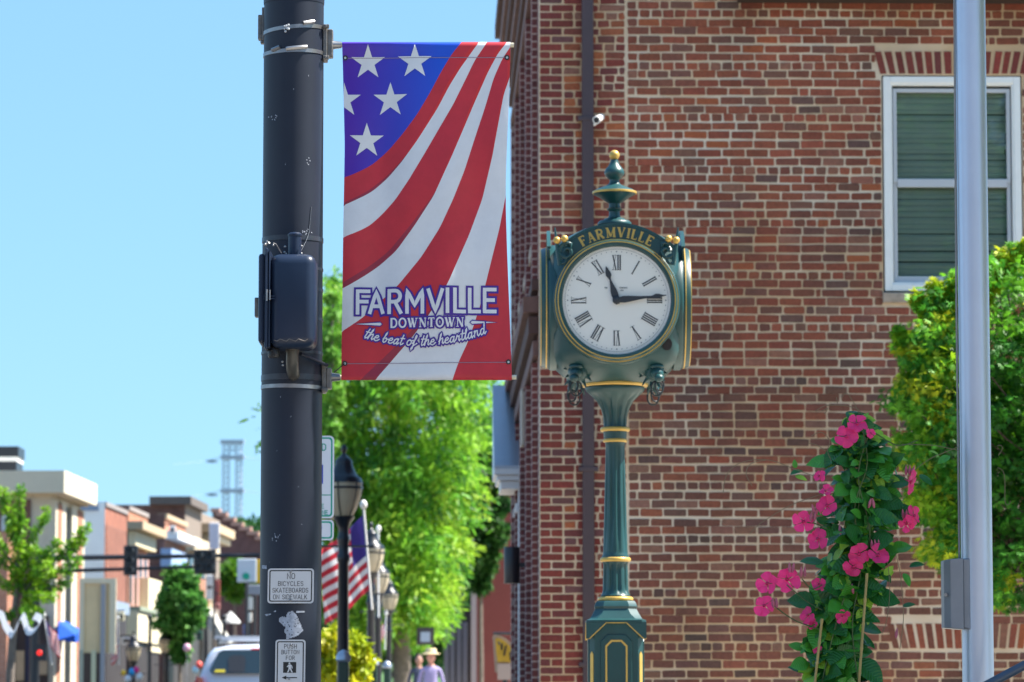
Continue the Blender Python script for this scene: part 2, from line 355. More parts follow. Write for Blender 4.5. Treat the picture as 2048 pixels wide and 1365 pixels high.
def draw(mb, txt, font, x0, y0, h, w, fn, sp=.22, z=0.0, widths=None, xs=1.0, shear=0.0, grow=0.0, center=False, base=None, dz=.00008, mi=0):
    """letters of height h from (x0,y0); base(x)->(x,y,angle) bends the line of writing"""
    x = -text_width(txt, font, sp) * h * xs / 2 if center else 0.0; k = 0
    for ch in txt:
        gl = font[ch]
        strokes = [(s, 1.0) for s in gl[1]] if len(gl) == 2 else list(gl[1])
        for (pl, wf) in strokes:
            q = [(x + (a + shear * b) * h * xs, b * h) for a, b in pl]
            if base: q = [base(*r) for r in q]
            ribbon(mb, [(x0 + a, y0 + b) for a, b in q], w * wf + grow, fn, z + dz * k, ext=(w * .5 * (len(gl) == 2) + grow * .5), mi=mi); k += 1
        if len(gl) == 3:
            for (sx_, sy_, hw) in gl[2]:
                if hw > 0:
                    yy = .03 if sy_ < .5 else .97; q = [(x + (sx_ - hw) * h * xs, yy * h), (x + (sx_ + hw) * h * xs, yy * h)]
                else: q = [(x + sx_ * h * xs, (sy_ - .09) * h), (x + sx_ * h * xs, (sy_ + .09) * h)]
                if base: q = [base(*r) for r in q]
                ribbon(mb, [(x0 + a, y0 + b) for a, b in q], w * .42 + grow, fn, z + dz * k, ext=grow * .5, mi=mi); k += 1
        x += (gl[0] + sp) * h * xs
    return mb
# ================================================================== the ground
def kerb_x(Y): return -1.62 - .0209 * Y                               # kerb line of the pavement on our side
YS = [-60, 0, 40, 75, 120, 254, 900, 4000]
def sheet(name, xf0, xf1, dz, mat, ys=YS):
    mb = MB(); vs = []
    for Y in ys: vs += [(xf0(Y), Y, g(Y) + dz), (xf1(Y), Y, g(Y) + dz)]
    mb.add(vs, [(2 * i, 2 * i + 1, 2 * i + 3, 2 * i + 2) for i in range(len(ys) - 1)])
    return mb.build(name, mat, kind="structure")
sheet("ground", lambda Y: -1500, lambda Y: 1500, -.16, M("earth", (.13, .12, .09), .95, var=.3, vs=.3))
sheet("road", lambda Y: kerb_x(Y) - 11.5, lambda Y: kerb_x(Y) - .15, -.12, M("asphalt", (.06, .06, .062), .9, var=.25, vs=2), YS[:6])
sheet("pavement", lambda Y: kerb_x(Y), lambda Y: 26, 0.0, M("concrete_paving", (.40, .36, .30), .9, var=.15, vs=1.5), YS[:6])
sheet("pavement", lambda Y: -40, lambda Y: kerb_x(Y) - 11.65, 0.0, MATS["concrete_paving"], YS[:6])
mbk = MB()
for i in range(5):
    a, b = YS[i], YS[i + 1]
    for k, (w0, w1) in enumerate(((-.15, -.002), (-11.648, -11.5))):
        q = [(kerb_x(a) + w0, a, g(a) - .118), (kerb_x(a) + w1, a, g(a) - .118), (kerb_x(b) + w1, b, g(b) - .118), (kerb_x(b) + w0, b, g(b) - .118)]
        mbk.add(q + [(x, y, z + .122) for x, y, z in q], [(4, 5, 6, 7), (0, 1, 5, 4), (1, 2, 6, 5), (2, 3, 7, 6), (3, 0, 4, 7)])
mbk.build("kerb", M("kerb_stone", (.45, .43, .4), .9, var=.15), kind="structure")
mbl = MB()
for Y in range(10, 240, 9):
    x = kerb_x(Y) - 5.8; mbl.add([(x - .06, Y, g(Y) - .116), (x + .06, Y, g(Y) - .116), (x + .06, Y + 3, g(Y + 3) - .116), (x - .06, Y + 3, g(Y + 3) - .116)], [(0, 1, 2, 3)])
mbl.build("road_marking", M("road_paint", (.7, .6, .2), .7), kind="structure")

# unseen houses added behind the camera to block low sky and darken front reflections
def back_house(x0, x1, y0, h, col, label):
    o = thing("sky_block_house", label, "building", ((x0 + x1) / 2, y0, 0), "unseen houses added behind the viewer")
    mb = MB(); mb.box2((x0, y0 - 9, 0), (x1, y0, h)); mb.build("wall", M("house_wall_%d" % int(abs(x0)), col, .9, var=.2, vs=.8), o)
    mb = MB(); mb.box2((x0 - .3, y0 - 9.3, h), (x1 + .3, y0 + .3, h + .5)); mb.build("roof", M("house_roof", (.06, .05, .05), .9), o)
    x = x0 + 1.2
    while x < x1 - 1.5:
        for z in (1.0, 4.6):
            mb = MB(); mb.box2((x, y0 + .002, z), (x + 1.1, y0 + .05, z + 1.9)); mb.build("window", M("house_glass", (.02, .025, .03), .1), o)
        x += 2.6
back_house(-46, -17, -21, 9.5, (.16, .07, .05), "brown brick corner house behind the viewer's left")
back_house(-16, 9, -26, 10.5, (.12, .055, .045), "unseen dark red brick block added straight behind the viewer")
back_house(10, 44, -22, 9.0, (.15, .085, .06), "tan brick shop block behind the viewer's right")

# ================================================================== the brick building
WR = .0209; BY = 34.0; CORN = Vector(((1080 - CX) / F * BY, BY, g(BY)))
BU = Vector((cos(WR), sin(WR), 0)); BN = Vector((sin(WR), -cos(WR), 0))
def WP(px, py, off=0.0):
    d = ray(px, py); o = Vector((0, 0, CAMZ)); t = (off - (o - CORN).dot(BN)) / d.dot(BN); q = o + d * t - CORN
    return q.dot(BU), q.z
def LOC(v): q = Vector(v) - CORN; return Vector((q.dot(BU), -q.dot(BN), q.z))       # world -> building axes
SB = BY / F
bld = thing("brick_building", "old two storey brick building with white framed window behind the street clock", "building", CORN, rz=WR)
HT = 10.4; DEEP = 10.4; WIDE = 13.0
u_j = WP(1254, 600)[0]
# window opening
uo0, zo1 = WP(1763, 151); uo1, zo0 = WP(2049, 606); ua0 = WP(1752, 120)[0]; ua1 = WP(2062, 120)[0]
za1 = WP(1900, 103)[1]; za0 = zo1
mort = M("mortar", (.5, .4, .31), .95, var=0, bump=.5, bs=60)
def mortar_nodes():
    t = mort.node_tree; n = t.nodes; L = t.links.new; b = n["Principled BSDF"]
    tc = n.new("ShaderNodeTexCoord"); no = n.new("ShaderNodeTexNoise"); no.inputs["Scale"].default_value = .9; no.inputs["Detail"].default_value = 6; L(tc.outputs["Object"], no.inputs["Vector"])
    cr = n.new("ShaderNodeValToRGB"); e = cr.color_ramp.elements
    e[0].position = .42; e[0].color = (.62, .43, .26, 1); e[1].position = .64; e[1].color = (.74, .63, .50, 1)
    L(no.outputs["Fac"], cr.inputs[0])
    mp_ = n.new("ShaderNodeMapping"); mp_.inputs["Scale"].default_value = (1, 1, .4); L(tc.outputs["Object"], mp_.inputs[0]); n2 = n.new("ShaderNodeTexNoise"); n2.inputs["Scale"].default_value = 1.0; n2.inputs["Detail"].default_value = 5; L(mp_.outputs[0], n2.inputs["Vector"])
    mr = n.new("ShaderNodeMapRange"); mr.inputs[1].default_value = .3; mr.inputs[2].default_value = .7; mr.inputs[3].default_value = .74; mr.inputs[4].default_value = 1.08; L(n2.outputs["Fac"], mr.inputs[0])
    sc = n.new("ShaderNodeVectorMath"); sc.operation = 'SCALE'; L(cr.outputs[0], sc.inputs[0]); L(mr.outputs[0], sc.inputs["Scale"]); L(sc.outputs[0], b.inputs["Base Color"])
mortar_nodes()
brickm = M("old_brick", rough=.88, attr=True, var=.26, vs=30, bump=.6, bs=90, weather=(1.0, .28, (1, 1, .4)))
# mortar bed: panels round the window opening
pan = MB()
for a, b, c, d in ((0, 0, uo0, HT), (uo1, 0, WIDE, HT), (uo0, 0, uo1, zo0), (uo0, zo1, uo1, HT)):
    pan.box2((a, 0, b), (c, .32, d))
pan.build("wall", mort, bld)
# side wall toward the street and the far walls
sidem = brick_tex_mat("side_brick", (.20, .055, .05), (.15, .05, .05), (.42, .3, .26))
sd = MB(); sd.box2((.004, .322, 0), (.34, DEEP, HT)); sd.build("side_wall", sidem, bld)
sd = MB(); sd.box2((.34, DEEP - .3, 0), (WIDE, DEEP - .002, HT)); sd.box2((WIDE - .3, .322, 0), (WIDE - .002, DEEP - .3, HT)); sd.build("rear_wall", sidem, bld)
sd = MB(); sd.box2((-.15, -.02, HT + .001), (WIDE + .1, DEEP + .1, HT + .25)); sd.build("roof", M("roof_felt", (.1, .09, .09), .9), bld)

def brick_geo(u0, u1, z0, z1, proud=.009, rough=.0035, top=None):
    """one weathered brick: uneven rounded outline, 22 triangles"""
    j = lambda s: random.uniform(-s, s)
    c = min(.0095, (u1 - u0) * .2, (z1 - z0) * .28) * random.uniform(.5, 1.15)
    o = [(u0 + c, z0), (u1 - c, z0), (u1, z0 + c), (u1, z1 - c), (u1 - c, z1), (u0 + c, z1), (u0, z1 - c), (u0, z0 + c)]
    o = [(a + j(rough), b + j(rough)) for a, b in o]; mu, mz = (u0 + u1) / 2, (z0 + z1) / 2; p = proud + random.uniform(-.002, .003)
    back = [(a, .004, b) for a, b in o]
    fr = [(a + (mu - a) / max(abs(mu - a), 1e-4) * .003, -p + j(.0012), b + (mz - b) / max(abs(mz - b), 1e-4) * .003) for a, b in o]
    return back + fr, [(8, 9, 10, 11, 12, 13, 14, 15)] + [(i, (i + 1) % 8, 8 + (i + 1) % 8, 8 + i) for i in range(8)]
PAL = [((0.254, 0.069, 0.037), 32), ((0.217, 0.059, 0.033), 28), ((0.182, 0.060, 0.038), 18), ((0.161, 0.069, 0.048), 10), ((0.254, 0.102, 0.067), 8), ((0.305, 0.083, 0.033), 3), ((0.127, 0.064, 0.051), 3)]
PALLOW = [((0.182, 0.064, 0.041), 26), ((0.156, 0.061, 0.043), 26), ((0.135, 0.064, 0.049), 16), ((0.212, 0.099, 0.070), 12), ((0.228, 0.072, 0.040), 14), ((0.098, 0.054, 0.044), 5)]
PALR = [((0.206, 0.039, 0.029), 40), ((0.175, 0.037, 0.029), 30), ((0.145, 0.037, 0.033), 18), ((0.145, 0.059, 0.056), 5)]
PALO = [((0.289, 0.079, 0.036), 28), ((0.337, 0.097, 0.038), 16), ((0.201, 0.054, 0.036), 24), ((0.145, 0.054, 0.044), 14), ((0.241, 0.101, 0.072), 8)]
def pick(pal):
    c = random.choices([p[0] for p in pal], [p[1] for p in pal])[0]; k = random.uniform(.88, 1.12)
    return tuple(min(1, x * k * random.uniform(.95, 1.05)) for x in c)
bricks = []                                                            # (score, geometry, colour)
def add_brick(u0, u1, z0, z1, pal, proud=.005, rough=.0035):
    if z0 < zo1 + .001 and z1 > zo0 and u1 > uo0 and u0 < uo1:          # beside the window: cut
        if u0 < uo0 - .04: u1 = min(u1, uo0 - .008)
        elif u1 > uo1 + .04: u0 = max(u0, uo1 + .008)
        else: return
    if z0 < za1 and z1 > za0 and u1 > ua0 and u0 < ua1:
        if u0 < ua0 - .04: u1 = min(u1, ua0 - .006)
        elif u1 > ua1 + .04: u0 = max(u0, ua1 + .006)
        else: return
    zl1 = WP(1900, 1246)[1]; zl0 = WP(1900, 1298)[1]; ul0 = WP(1786, 1270)[0]; ul1 = WP(2085, 1270)[0]
    if z0 < zl1 - .01 and z1 > zl0 + .01 and u1 > ul0 and u0 < ul1:
        if u0 < ul0 - .04: u1 = min(u1, ul0 - .006)
        elif u1 > ul1 + .04: u0 = max(u0, ul1 + .006)
        else: return
    if u1 - u0 < .025: return
    mu, mz = (u0 + u1) / 2, (z0 + z1) / 2
    # the pieces picked out one by one: the clear stretch of wall between clock and window
    sc = abs(mu - WP(1570, 400)[0]) / 1.05 + abs(mz - WP(1570, 390)[1]) / 1.15 + (u1 - u0 < .06) * 2
    bricks.append((sc, brick_geo(u0, u1, z0, z1, proud, rough), pick(pal)))
ch = 17.78 * SB; zr = WP(1700, 29.5)[1]; sw = 47.7 * SB; hw = 24.0 * SB; JT = .0118
i = -int((HT - zr) / ch) + 1
zmid = WP(1600, 760)[1]
while True:
    zc = zr - i * ch
    if zc < .05: break
    hdr = i % 6 == 0; wdt = hw if hdr else sw; u = u_j + .012; zj = random.uniform(-.003, .003)
    u -= 0; first = True; wave_ph = random.uniform(0, 6)
    st = 0 if hdr else (random.uniform(.35, .5) if i % 2 else random.uniform(.9, 1.0))
    while u < 8.2:
        wd = wdt * random.uniform(.95, 1.04)
        if first and not hdr: wd = wdt * st
        if not hdr and random.random() < .03: wd = hw * random.uniform(.5, 1.0)
        first = False; wv = .004 * sin(u * 1.7 + wave_ph) + zj
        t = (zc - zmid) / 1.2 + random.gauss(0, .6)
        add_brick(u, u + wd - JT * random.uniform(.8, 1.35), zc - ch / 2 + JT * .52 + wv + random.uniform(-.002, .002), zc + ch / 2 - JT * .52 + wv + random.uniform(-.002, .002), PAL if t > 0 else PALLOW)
        u += wd
    i += 1
chA = 16.13 * SB; zrA = WP(1100, 16.5)[1]; i = -int((HT - zrA) / chA) + 1
while True:
    zc = zrA - i * chA
    if zc < .04: break
    j = 10.0 * SB / 4.427 * .43; seg = []
    q = [47 * SB] if i % 2 else ([22.5 * SB, 24.5 * SB] if (i // 7) % 2 else [23.5 * SB, 47 * SB])
    u = .002
    for wd in q: seg.append((u, u + wd - .0105, PALR, .0015)); u += wd
    u += .006
    while u < u_j - .02:
        wd = sw * random.choice([1, 1, .5, .55, .8]) * random.uniform(.9, 1.05); wd = min(wd, u_j - u)
        if u_j - (u + wd) < .05: wd = u_j - u
        t = random.random() < .15 + .6 * max(0, min(1, (zc - 3.0) / 3.5))
        seg.append((u, u + wd - .014, PALO if t else PALR, .005)); u += wd
    for a, b, pl, rg in seg:
        add_brick(a, b, zc - chA / 2 + .0055 + random.uniform(-.0015, .0015), zc + chA / 2 - .0055 + random.uniform(-.0015, .0015), pl, .0045 if pl is PALR else .0055, rg)
    i += 1
def voussoir(u_mid, z0, z1, lean, w0, w1, pal):
    h = z1 - z0; vs = []; p = -.007 + random.uniform(-.002, .003); jt = lambda: random.uniform(-.004, .004)
    quad = [(u_mid - w0 / 2, z0), (u_mid + w0 / 2, z0), (u_mid + lean + w1 / 2, z1), (u_mid + lean - w1 / 2, z1)]
    quad = [(a + jt(), b + jt() * .7) for a, b in quad]
    vs = [(a, .004, b) for a, b in quad] + [(a, p, b) for a, b in quad]
    return vs, [(4, 5, 6, 7), (0, 1, 5, 4), (1, 2, 6, 5), (2, 3, 7, 6), (3, 0, 4, 7)]
for (zt, zb, pxa, pxb, pitch, mid) in ((104, 148, 1766, 2062, 18.6, 1905), (1248, 1297, 1792, 2085, 17.8, 1938)):
    x = pxa
    while x < pxb - 4:
        uu, z1_ = WP(x, zt); z0_ = WP(x, zb)[1]
        lean = (x - mid) / 150 * 12 * SB
        bricks.append((0.0 if zt < 500 else 9.0, voussoir(uu, z0_, z1_, lean, 12.5 * SB, 13.5 * SB, None), pick(PALR if zt < 500 else PAL))); x += pitch * random.uniform(.95, 1.05)
order = sorted(range(len(bricks)), key=lambda k: bricks[k][0]); chosen = set(order[:296]); rest = MB()
for k, (sc, (vs, fs), c) in enumerate(bricks):
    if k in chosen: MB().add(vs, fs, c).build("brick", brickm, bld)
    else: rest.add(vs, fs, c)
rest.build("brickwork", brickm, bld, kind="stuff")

# ---- window
white = M("white_paint", (.84, .84, .83), .45, var=.04, vs=6)
sashm = M("sash_vinyl", (.50, .52, .56), .45, var=.03)
win = MB(); wq = lambda px, py: WP(px, py, -.02)
(a0, b1), (a1, b0) = WP(1766, 153), WP(2046, 583)
def frame(mb, u0, z0, u1, z1, t, y0, y1, tb=None):
    tb = tb or t
    mb.box2((u0, y0, z0), (u0 + t, y1, z1)); mb.box2((u1 - t, y0, z0), (u1, y1, z1))
    mb.box2((u0 + t, y0 + .001, z1 - t), (u1 - t, y1, z1)); mb.box2((u0 + t, y0 + .001, z0), (u1 - t, y1, z0 + tb))
wo = MB(); frame(wo, a0, b0, a1, b1, 14 * SB, -.004, .14); wob = wo.build("window", white, bld, bevel=.006)
wo = MB(); frame(wo, a0 + 13 * SB, b0 + 13 * SB, a1 - 13 * SB, b1 - 13 * SB, 5 * SB, .008, .12); wo.build("frame", white, wob, bevel=.004)
su0, sz1 = WP(1786, 176); su1, sz0 = WP(2026, 570); zm1 = WP(1900, 358)[1]; zm0 = WP(1900, 374)[1]
wo = MB(); frame(wo, su0, zm1 - .03, su1, sz1, 8 * SB, .035, .075); wo.build("sash", sashm, wob, bevel=.003)
wo = MB(); frame(wo, su0, sz0, su1, zm1 - .001, 8 * SB, .05, .095, 18 * SB); wo.box2((su0 + .036, .028, zm0), (su1 - .036, .049, zm1)); wo.build("sash", sashm, wob, bevel=.003)
glass = M("window_glass", (.5, .56, .54), .03, alpha=None, transmission=0, spec=.6)
t = glass.node_tree; trn = t.nodes.new("ShaderNodeBsdfTransparent"); mxs = t.nodes.new("ShaderNodeMixShader"); frn = t.nodes.new("ShaderNodeFresnel"); frn.inputs[0].default_value = 1.5
gls = t.nodes.new("ShaderNodeBsdfGlossy"); gls.inputs["Roughness"].default_value = .02; trn.inputs[0].default_value = (.86, .90, .87, 1)
t.links.new(frn.outputs[0], mxs.inputs[0]); t.links.new(trn.outputs[0], mxs.inputs[1]); t.links.new(gls.outputs[0], mxs.inputs[2]); t.links.new(mxs.outputs[0], t.nodes["Material Output"].inputs["Surface"])
for z0_, z1_, yy in ((zm1 + .005, sz1 - .035, .055), (sz0 + .075, zm1 - .035, .074)):
    wo = MB(); wo.box2((su0 + .034, yy, z0_ - .004), (su1 - .034, yy + .004, z1_ + .004)); wo.build("pane", glass, wob)
blm = M("blind_slat", (.68, .75, .74), .6, var=.1, vs=3)
sl_me = None; zz = sz0 + .06
while zz < sz1 - .03:
    wo = MB(); wo.add([(su0 + .03, .128, zz), (su1 - .03, .128, zz), (su1 - .03, .118, zz + .026), (su0 + .03, .118, zz + .026), (su1 - .03, .135, zz + .052), (su0 + .03, .135, zz + .052)], [(0, 1, 2, 3), (3, 2, 4, 5)])
    if sl_me is None: ob = wo.build("blind_slat", blm, wob); sl_me = ob.data; sl_z = zz
    else: place("blind_slat", sl_me, wob, (0, random.uniform(-.002, .002), zz - sl_z + random.uniform(-.004, .004)), Euler((0, random.uniform(-.0025, .0025), 0)).to_quaternion())
    zz += .0515
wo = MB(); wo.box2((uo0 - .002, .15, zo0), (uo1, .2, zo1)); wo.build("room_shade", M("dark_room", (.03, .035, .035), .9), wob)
ss0, sst = WP(1766, 585, .03); ssb = WP(1766, 606, .03)[1]
wo = MB(); wo.box2((ss0, -.035, ssb), (uo1 - .002, .13, sst)); wo.build("sill", M("sill_stone", (.42, .34, .27), .9, var=.3, vs=9, bump=.6, bs=30), wob, bevel=.012)

# ---- eave over the wall's upper right
e0 = WP(1480, 6, .34); wo = MB(); wo.box2((e0[0], -.36, WP(1700, -7, .36)[1]), (WIDE + .4, -.03, WP(1700, -7, .36)[1] + .3))
wo.build("eave", M("eave_board", (.035, .022, .018), .8, var=.2), bld)

# ---- downpipe with its clips
dpm = M("downpipe_paint", (.070, .044, .050), .45, var=.15, vs=3)
d0 = WP(1163.5, 100, .07)[0]; d1 = WP(1187, 100, .07)[0]
wo = MB(); wo.box2((d0, -.085, .05), (d1, -.02, HT)); dp = wo.build("downpipe", dpm, bld, bevel=.012)
for py in (240, 940, 1330, -250):
    zc = WP(1170, py)[1]; wo = MB(); wo.box2((d0 - .035, -.092, zc - .02), (d1 + .035, -.012, zc + .02)); wo.build("clip", dpm, dp, bevel=.004)

# ---- street front (left flank): cornices, string courses, pilaster strips
corn = M("cornice_paint", (.17, .095, .082), .8, var=.25, vs=5, bump=.3, bs=12); corn2 = M("cornice_paint_dark", (.10, .055, .048), .85, var=.2, vs=5)
def cornice(name, steps, y0, y1, mat):
    for k, (pr, za, zb) in enumerate(steps):
        wo = MB(); wo.box2((-pr, y0 - pr * .4, za), (.003 + .0004 * k, y1 + pr * .4, zb)); wo.build(name, mat if k % 2 == 0 else corn2, bld, bevel=.006)
zc1 = LOC(P(1020, 168, 44.3)).z
cornice("cornice", [(.05, zc1 - .52, zc1 - .40), (.07, zc1 - .26, zc1 - .14), (.10, zc1 - .02, zc1 + .12), (.14, zc1 + .14, zc1 + .30), (.18, zc1 + .33, zc1 + .52), (.23, zc1 + .56, zc1 + .72), (.17, zc1 + .76, zc1 + .98)], .5, DEEP, corn)
zc2 = LOC(P(1012, 822, 44.3)).z
cornice("string_course", [(.05, zc2 - .30, zc2 - .16), (.09, zc2 - .10, zc2 + .06), (.14, zc2 + .09, zc2 + .24), (.06, zc2 + .30, zc2 + .40)], .55, DEEP, corn)
for yy in (.9, 3.2, 5.6, 8.0, 10.0):
    wo = MB(); wo.box2((-.045, yy, .02), (.002, yy + .42, zc2 - .33)); wo.box2((-.045, yy, zc2 + .42), (.002, yy + .42, zc1 - .55)); wo.build("pilaster", sidem, bld)
gl2 = M("shop_glass", (.03, .04, .05), .08, spec=.8)
for yy in (1.7, 4.05, 6.4, 8.6):
    wo = MB(); wo.box2((-.012, yy, zc2 + .9), (.003, yy + 1.0, zc2 + 2.6)); sw_ = wo.build("window", gl2, bld)
    wo = MB(); wo.box2((-.03, yy - .08, zc2 + .78), (.002, yy + 1.08, zc2 + .895)); wo.build("sill", MATS["sill_stone"], sw_)
# entry hood on the street front: sloped metal roof on a white entablature and post
zh1 = P(1020, 822, 43.0).z; zh0 = P(1020, 934, 41.8).z; zh2 = P(1020, 976, 41.8).z
hood = thing("door_hood", "sloped pale metal door hood on white moulded brackets on the building flank", "canopy", CORN, rz=WR)
hx0 = LOC(P(988, 930, 41.8)).x; hy0 = 7.6; hy1 = 8.9
wo = MB(); wo.add([(hx0, hy0, zh0 - CORN.z), (.02, hy0, zh0 - CORN.z), (.02, hy1, zh1 - CORN.z + .28), (hx0, hy1, zh1 - CORN.z + .28),
                   (hx0, hy0, zh0 - CORN.z - .03), (.02, hy0, zh0 - CORN.z - .03), (.02, hy1, zh0 - CORN.z - .03), (hx0, hy1, zh0 - CORN.z - .03)],
                  [(0, 1, 2, 3), (4, 5, 1, 0), (5, 6, 2, 1), (6, 7, 3, 2), (7, 4, 0, 3), (7, 6, 5, 4)])
wo.build("metal_roof", M("galvanised_roof", (.55, .62, .7), .32, metal=.75, var=.06, vs=3), hood)
wo = MB(); z_ = zh0 - CORN.z
for pr, a, b in ((.0, -.031, -.10), (.03, -.102, -.16), (.07, -.162, -.25)): wo.box2((hx0 + pr, hy0 + pr, z_ + b), (.015, hy1 - pr, z_ + a))
wo.build("entablature", white, hood, bevel=.008)
wo = MB(); px0 = LOC(P(1036, 1200, 41.8)).x
for yy in (hy0 + .12, hy1 - .25):
    wo = MB(); wo.box2((px0, yy, .01), (px0 + .11, yy + .12, z_ - .252)); wo.box2((px0 - .03, yy - .03, z_ - .5), (px0 + .12, yy + .15, z_ - .4)); wo.build("post", white, hood, bevel=.008)
wo = MB(); q0 = LOC(P(1055, 783, 38.5)); q1 = LOC(P(1064, 896, 38.5)); wo.box2((-.07, 4.2, q1.z), (-.03, 4.5, q0.z)); wo.build("conduit_box", M("pale_trim", (.5, .45, .38), .6), bld, bevel=.01)

# ---- wall mounted lamp and cameras
lamp = thing("wall_light", "black cylinder wall light on the flank of the brick building", "lamp", P(1024, 1131, 38.2))
blackm = M("black_metal", (.018, .02, .026), .35, spec=.5, var=.1)
c = P(1024, 1131, 38.2); k = S(38.2)
wo = MB(); wo.lathe([(.001, -36.5 * k), (15.5 * k, -36.5 * k), (16 * k, -35 * k), (16 * k, 35 * k), (15.5 * k, 36.5 * k), (.001, 36.5 * k)], c, 24); wo.build("shade", blackm, lamp, smooth=40)
wo = MB(); wo.box2((c.x + 15 * k, c.y - .03, c.z - .02), (c.x + 36 * k, c.y + .03, c.z + .025)); wo.box2((c.x + 33 * k, c.y - .06, c.z - .07), (c.x + 37 * k, c.y + .06, c.z + .07)); wo.build("bracket", blackm, lamp, bevel=.004)
def sec_cam(px, py, Y, label, sgn):
    c = P(px, py, Y); o = thing("security_camera", label, "camera", c, "cameras on the brick building")
    d = Vector((-.35 * sgn, -1, -.35)).normalized(); wo = MB(); wo.tube([c - d * .05, c + d * .07], [.032, .032], 14); wo.tube([c + d * .0701, c + d * .095], [.036, .036], 14); wo.build("housing", white, o, smooth=40)
    wo = MB(); wo.tube([c + d * .0955, c + d * .098], .026, 12); wo.build("lens", blackm, o)
    wo = MB(); wo.tube([c - d * .03, c + Vector((-.02, .03, -.03)), c + Vector((-.045 * sgn, .075, -.05))], .012, 8); wo.build("arm", white, o)
sec_cam(1199, 237, 33.86, "small white bullet camera beside the brown downpipe", 1)
sec_cam(1062, 660, 36.5, "white bullet camera on the flank left of the clock head", 1)
# ================================================================== the street clock
KY = 23.0; K = S(KY); cB = P(1229.5, 601, KY); GZ = g(KY)
clock = thing("street_clock", "dark green four faced street clock with gold trim on a fluted post", "clock", (cB.x, KY, GZ))
green = M("clock_green", (.0105, .060, .063), .38, weather=(2.5, .3, (1, 1, .4)), var=.12, vs=6, spec=.6)
gold = M("gold_paint", (.62, .40, .10), .38, metal=.35, var=.1, vs=20)
dialm = M("dial_opal", (.82, .80, .76), .35, coat=.15)
ink = M("dial_ink", (.03, .035, .045), .6)
zy = lambda py: P(1229, py, KY).z                                        # height of a picture row on the clock
xx = lambda px: (px - 1229.5) * K + cB.x
def cpart(name, mb, mat, parent=None, **kw): return mb.build(name, mat, parent or clock, **kw)
# pedestal: square shaft with cut corners
def octo(h, c): return [(-h, -h + c), (-h + c, -h), (h - c, -h), (h, -h + c), (h, h - c), (h - c, h), (-h + c, h), (-h, h - c)]
def octo_loft(mb, secs, cx, cy):
    vs = []; fs = []
    for (h, c, z) in secs: vs += [(cx + a, cy + b, z) for a, b in octo(h, c)]
    for i in range(len(secs) - 1):
        for k in range(8): q = (k + 1) % 8; fs.append((i * 8 + k, i * 8 + q, (i + 1) * 8 + q, (i + 1) * 8 + k))
    fs.append(tuple(range(7, -1, -1))); n = (len(secs) - 1) * 8; fs.append(tuple(n + k for k in range(8))); mb.add(vs, fs)
hp = 53 * K; cp = 10 * K; z_sh = zy(1262)
mb = MB(); octo_loft(mb, [(hp * 1.25, cp, GZ), (hp * 1.25, cp, GZ + .12), (hp * 1.12, cp, GZ + .16), (hp * 1.12, cp, GZ + .3), (hp, cp, GZ + .36), (hp, cp, zy(1244))], cB.x, KY); ped = cpart("pedestal", mb, green)
# shoulder: flared octagonal cap, its skirt cut to a tented edge over each panel
mb = MB(); octo_loft(mb, [(59.5 * K, 9 * K, zy(1246)), (59.5 * K, 9 * K, zy(1242)), (52 * K, 14 * K, zy(1239)), (46 * K, 18 * K, zy(1229)), (41 * K, 17 * K, zy(1219)), (42.5 * K, 17 * K, zy(1214)), (40 * K, 16 * K, zy(1207)), (37 * K, 15 * K, zy(1203))], cB.x, KY)
cpart("shoulder", mb, green, smooth=25)
for k in range(4):
    R = Matrix.Rotation(k * pi / 2, 3, 'Z')
    fn = lambda x, y, z: tuple(R @ Vector((x, y, 0)) + Vector((cB.x, KY, z)))
    h = 59.5 * K
    for s in (-1, 1):                                                     # the two tented corner flaps
        mb = MB(); poly = [(s * 19 * K, zy(1246.5)), (s * 58.5 * K, zy(1246.5)), (s * 58.5 * K, zy(1279)), (s * 53 * K, zy(1279))]
        mb.prism(poly if s < 0 else poly[::-1], -h, -hp + .001, fn); sh = cpart("corner_flap", mb, green)
        mb = MB(); a, b = (s * 17.5 * K, zy(1246.5)), (s * 53 * K, zy(1280)); t = 2 * K
        q = [a, (a[0] + s * t * 1.4, a[1]), (b[0] + s * t, b[1] + t * .4), b]
        mb.prism(q if s < 0 else q[::-1], -h - .001, -h + .012, fn); cpart("gilt_edge", mb, gold, sh)
    mb = MB(); mb.prism([(-17.5 * K, zy(1248.3)), (17.5 * K, zy(1248.3)), (17.5 * K, zy(1246.6)), (-17.5 * K, zy(1246.6))], -h - .001, -h + .03, fn); cpart("gilt_edge", mb, gold, ped)
    def panel(w, top, cut): return [(-w, GZ + .45), (w, GZ + .45), (w, top - cut), (w - cut, top), (-w + cut, top), (-w, top - cut)]
    mb = MB(); mb.prism(panel(31 * K, zy(1271), 13 * K), -hp - .008, -hp + .001, fn); pn = cpart("panel", mb, green, bevel=.004)
    outer = panel(22 * K, zy(1281.5), 11.5 * K); inner = panel(18.4 * K, zy(1285.4), 9.5 * K); mb = MB()
    vs = [fn(x, -hp - .011, z) for x, z in outer] + [fn(x, -hp - .011, z) for x, z in inner]
    mb.add(vs, [(i, (i + 1) % 6, 6 + (i + 1) % 6, 6 + i) for i in range(6)]); cpart("gilt_line", mb, gold, pn)
    R2 = Matrix.Rotation(k * pi / 2 + pi / 4, 3, 'Z'); dd = hp * sqrt(2) - cp / sqrt(2)
    mb = MB(); f2 = lambda x, y, z: tuple(R2 @ Vector((x, y, 0)) + Vector((cB.x, KY, z)))
    mb.prism([(-4 * K, GZ + .5), (4 * K, GZ + .5), (4 * K, zy(1310)), (0, zy(1304)), (-4 * K, zy(1310))], -dd - .004, -dd + .003, f2); cpart("corner_gilding", mb, gold, ped)
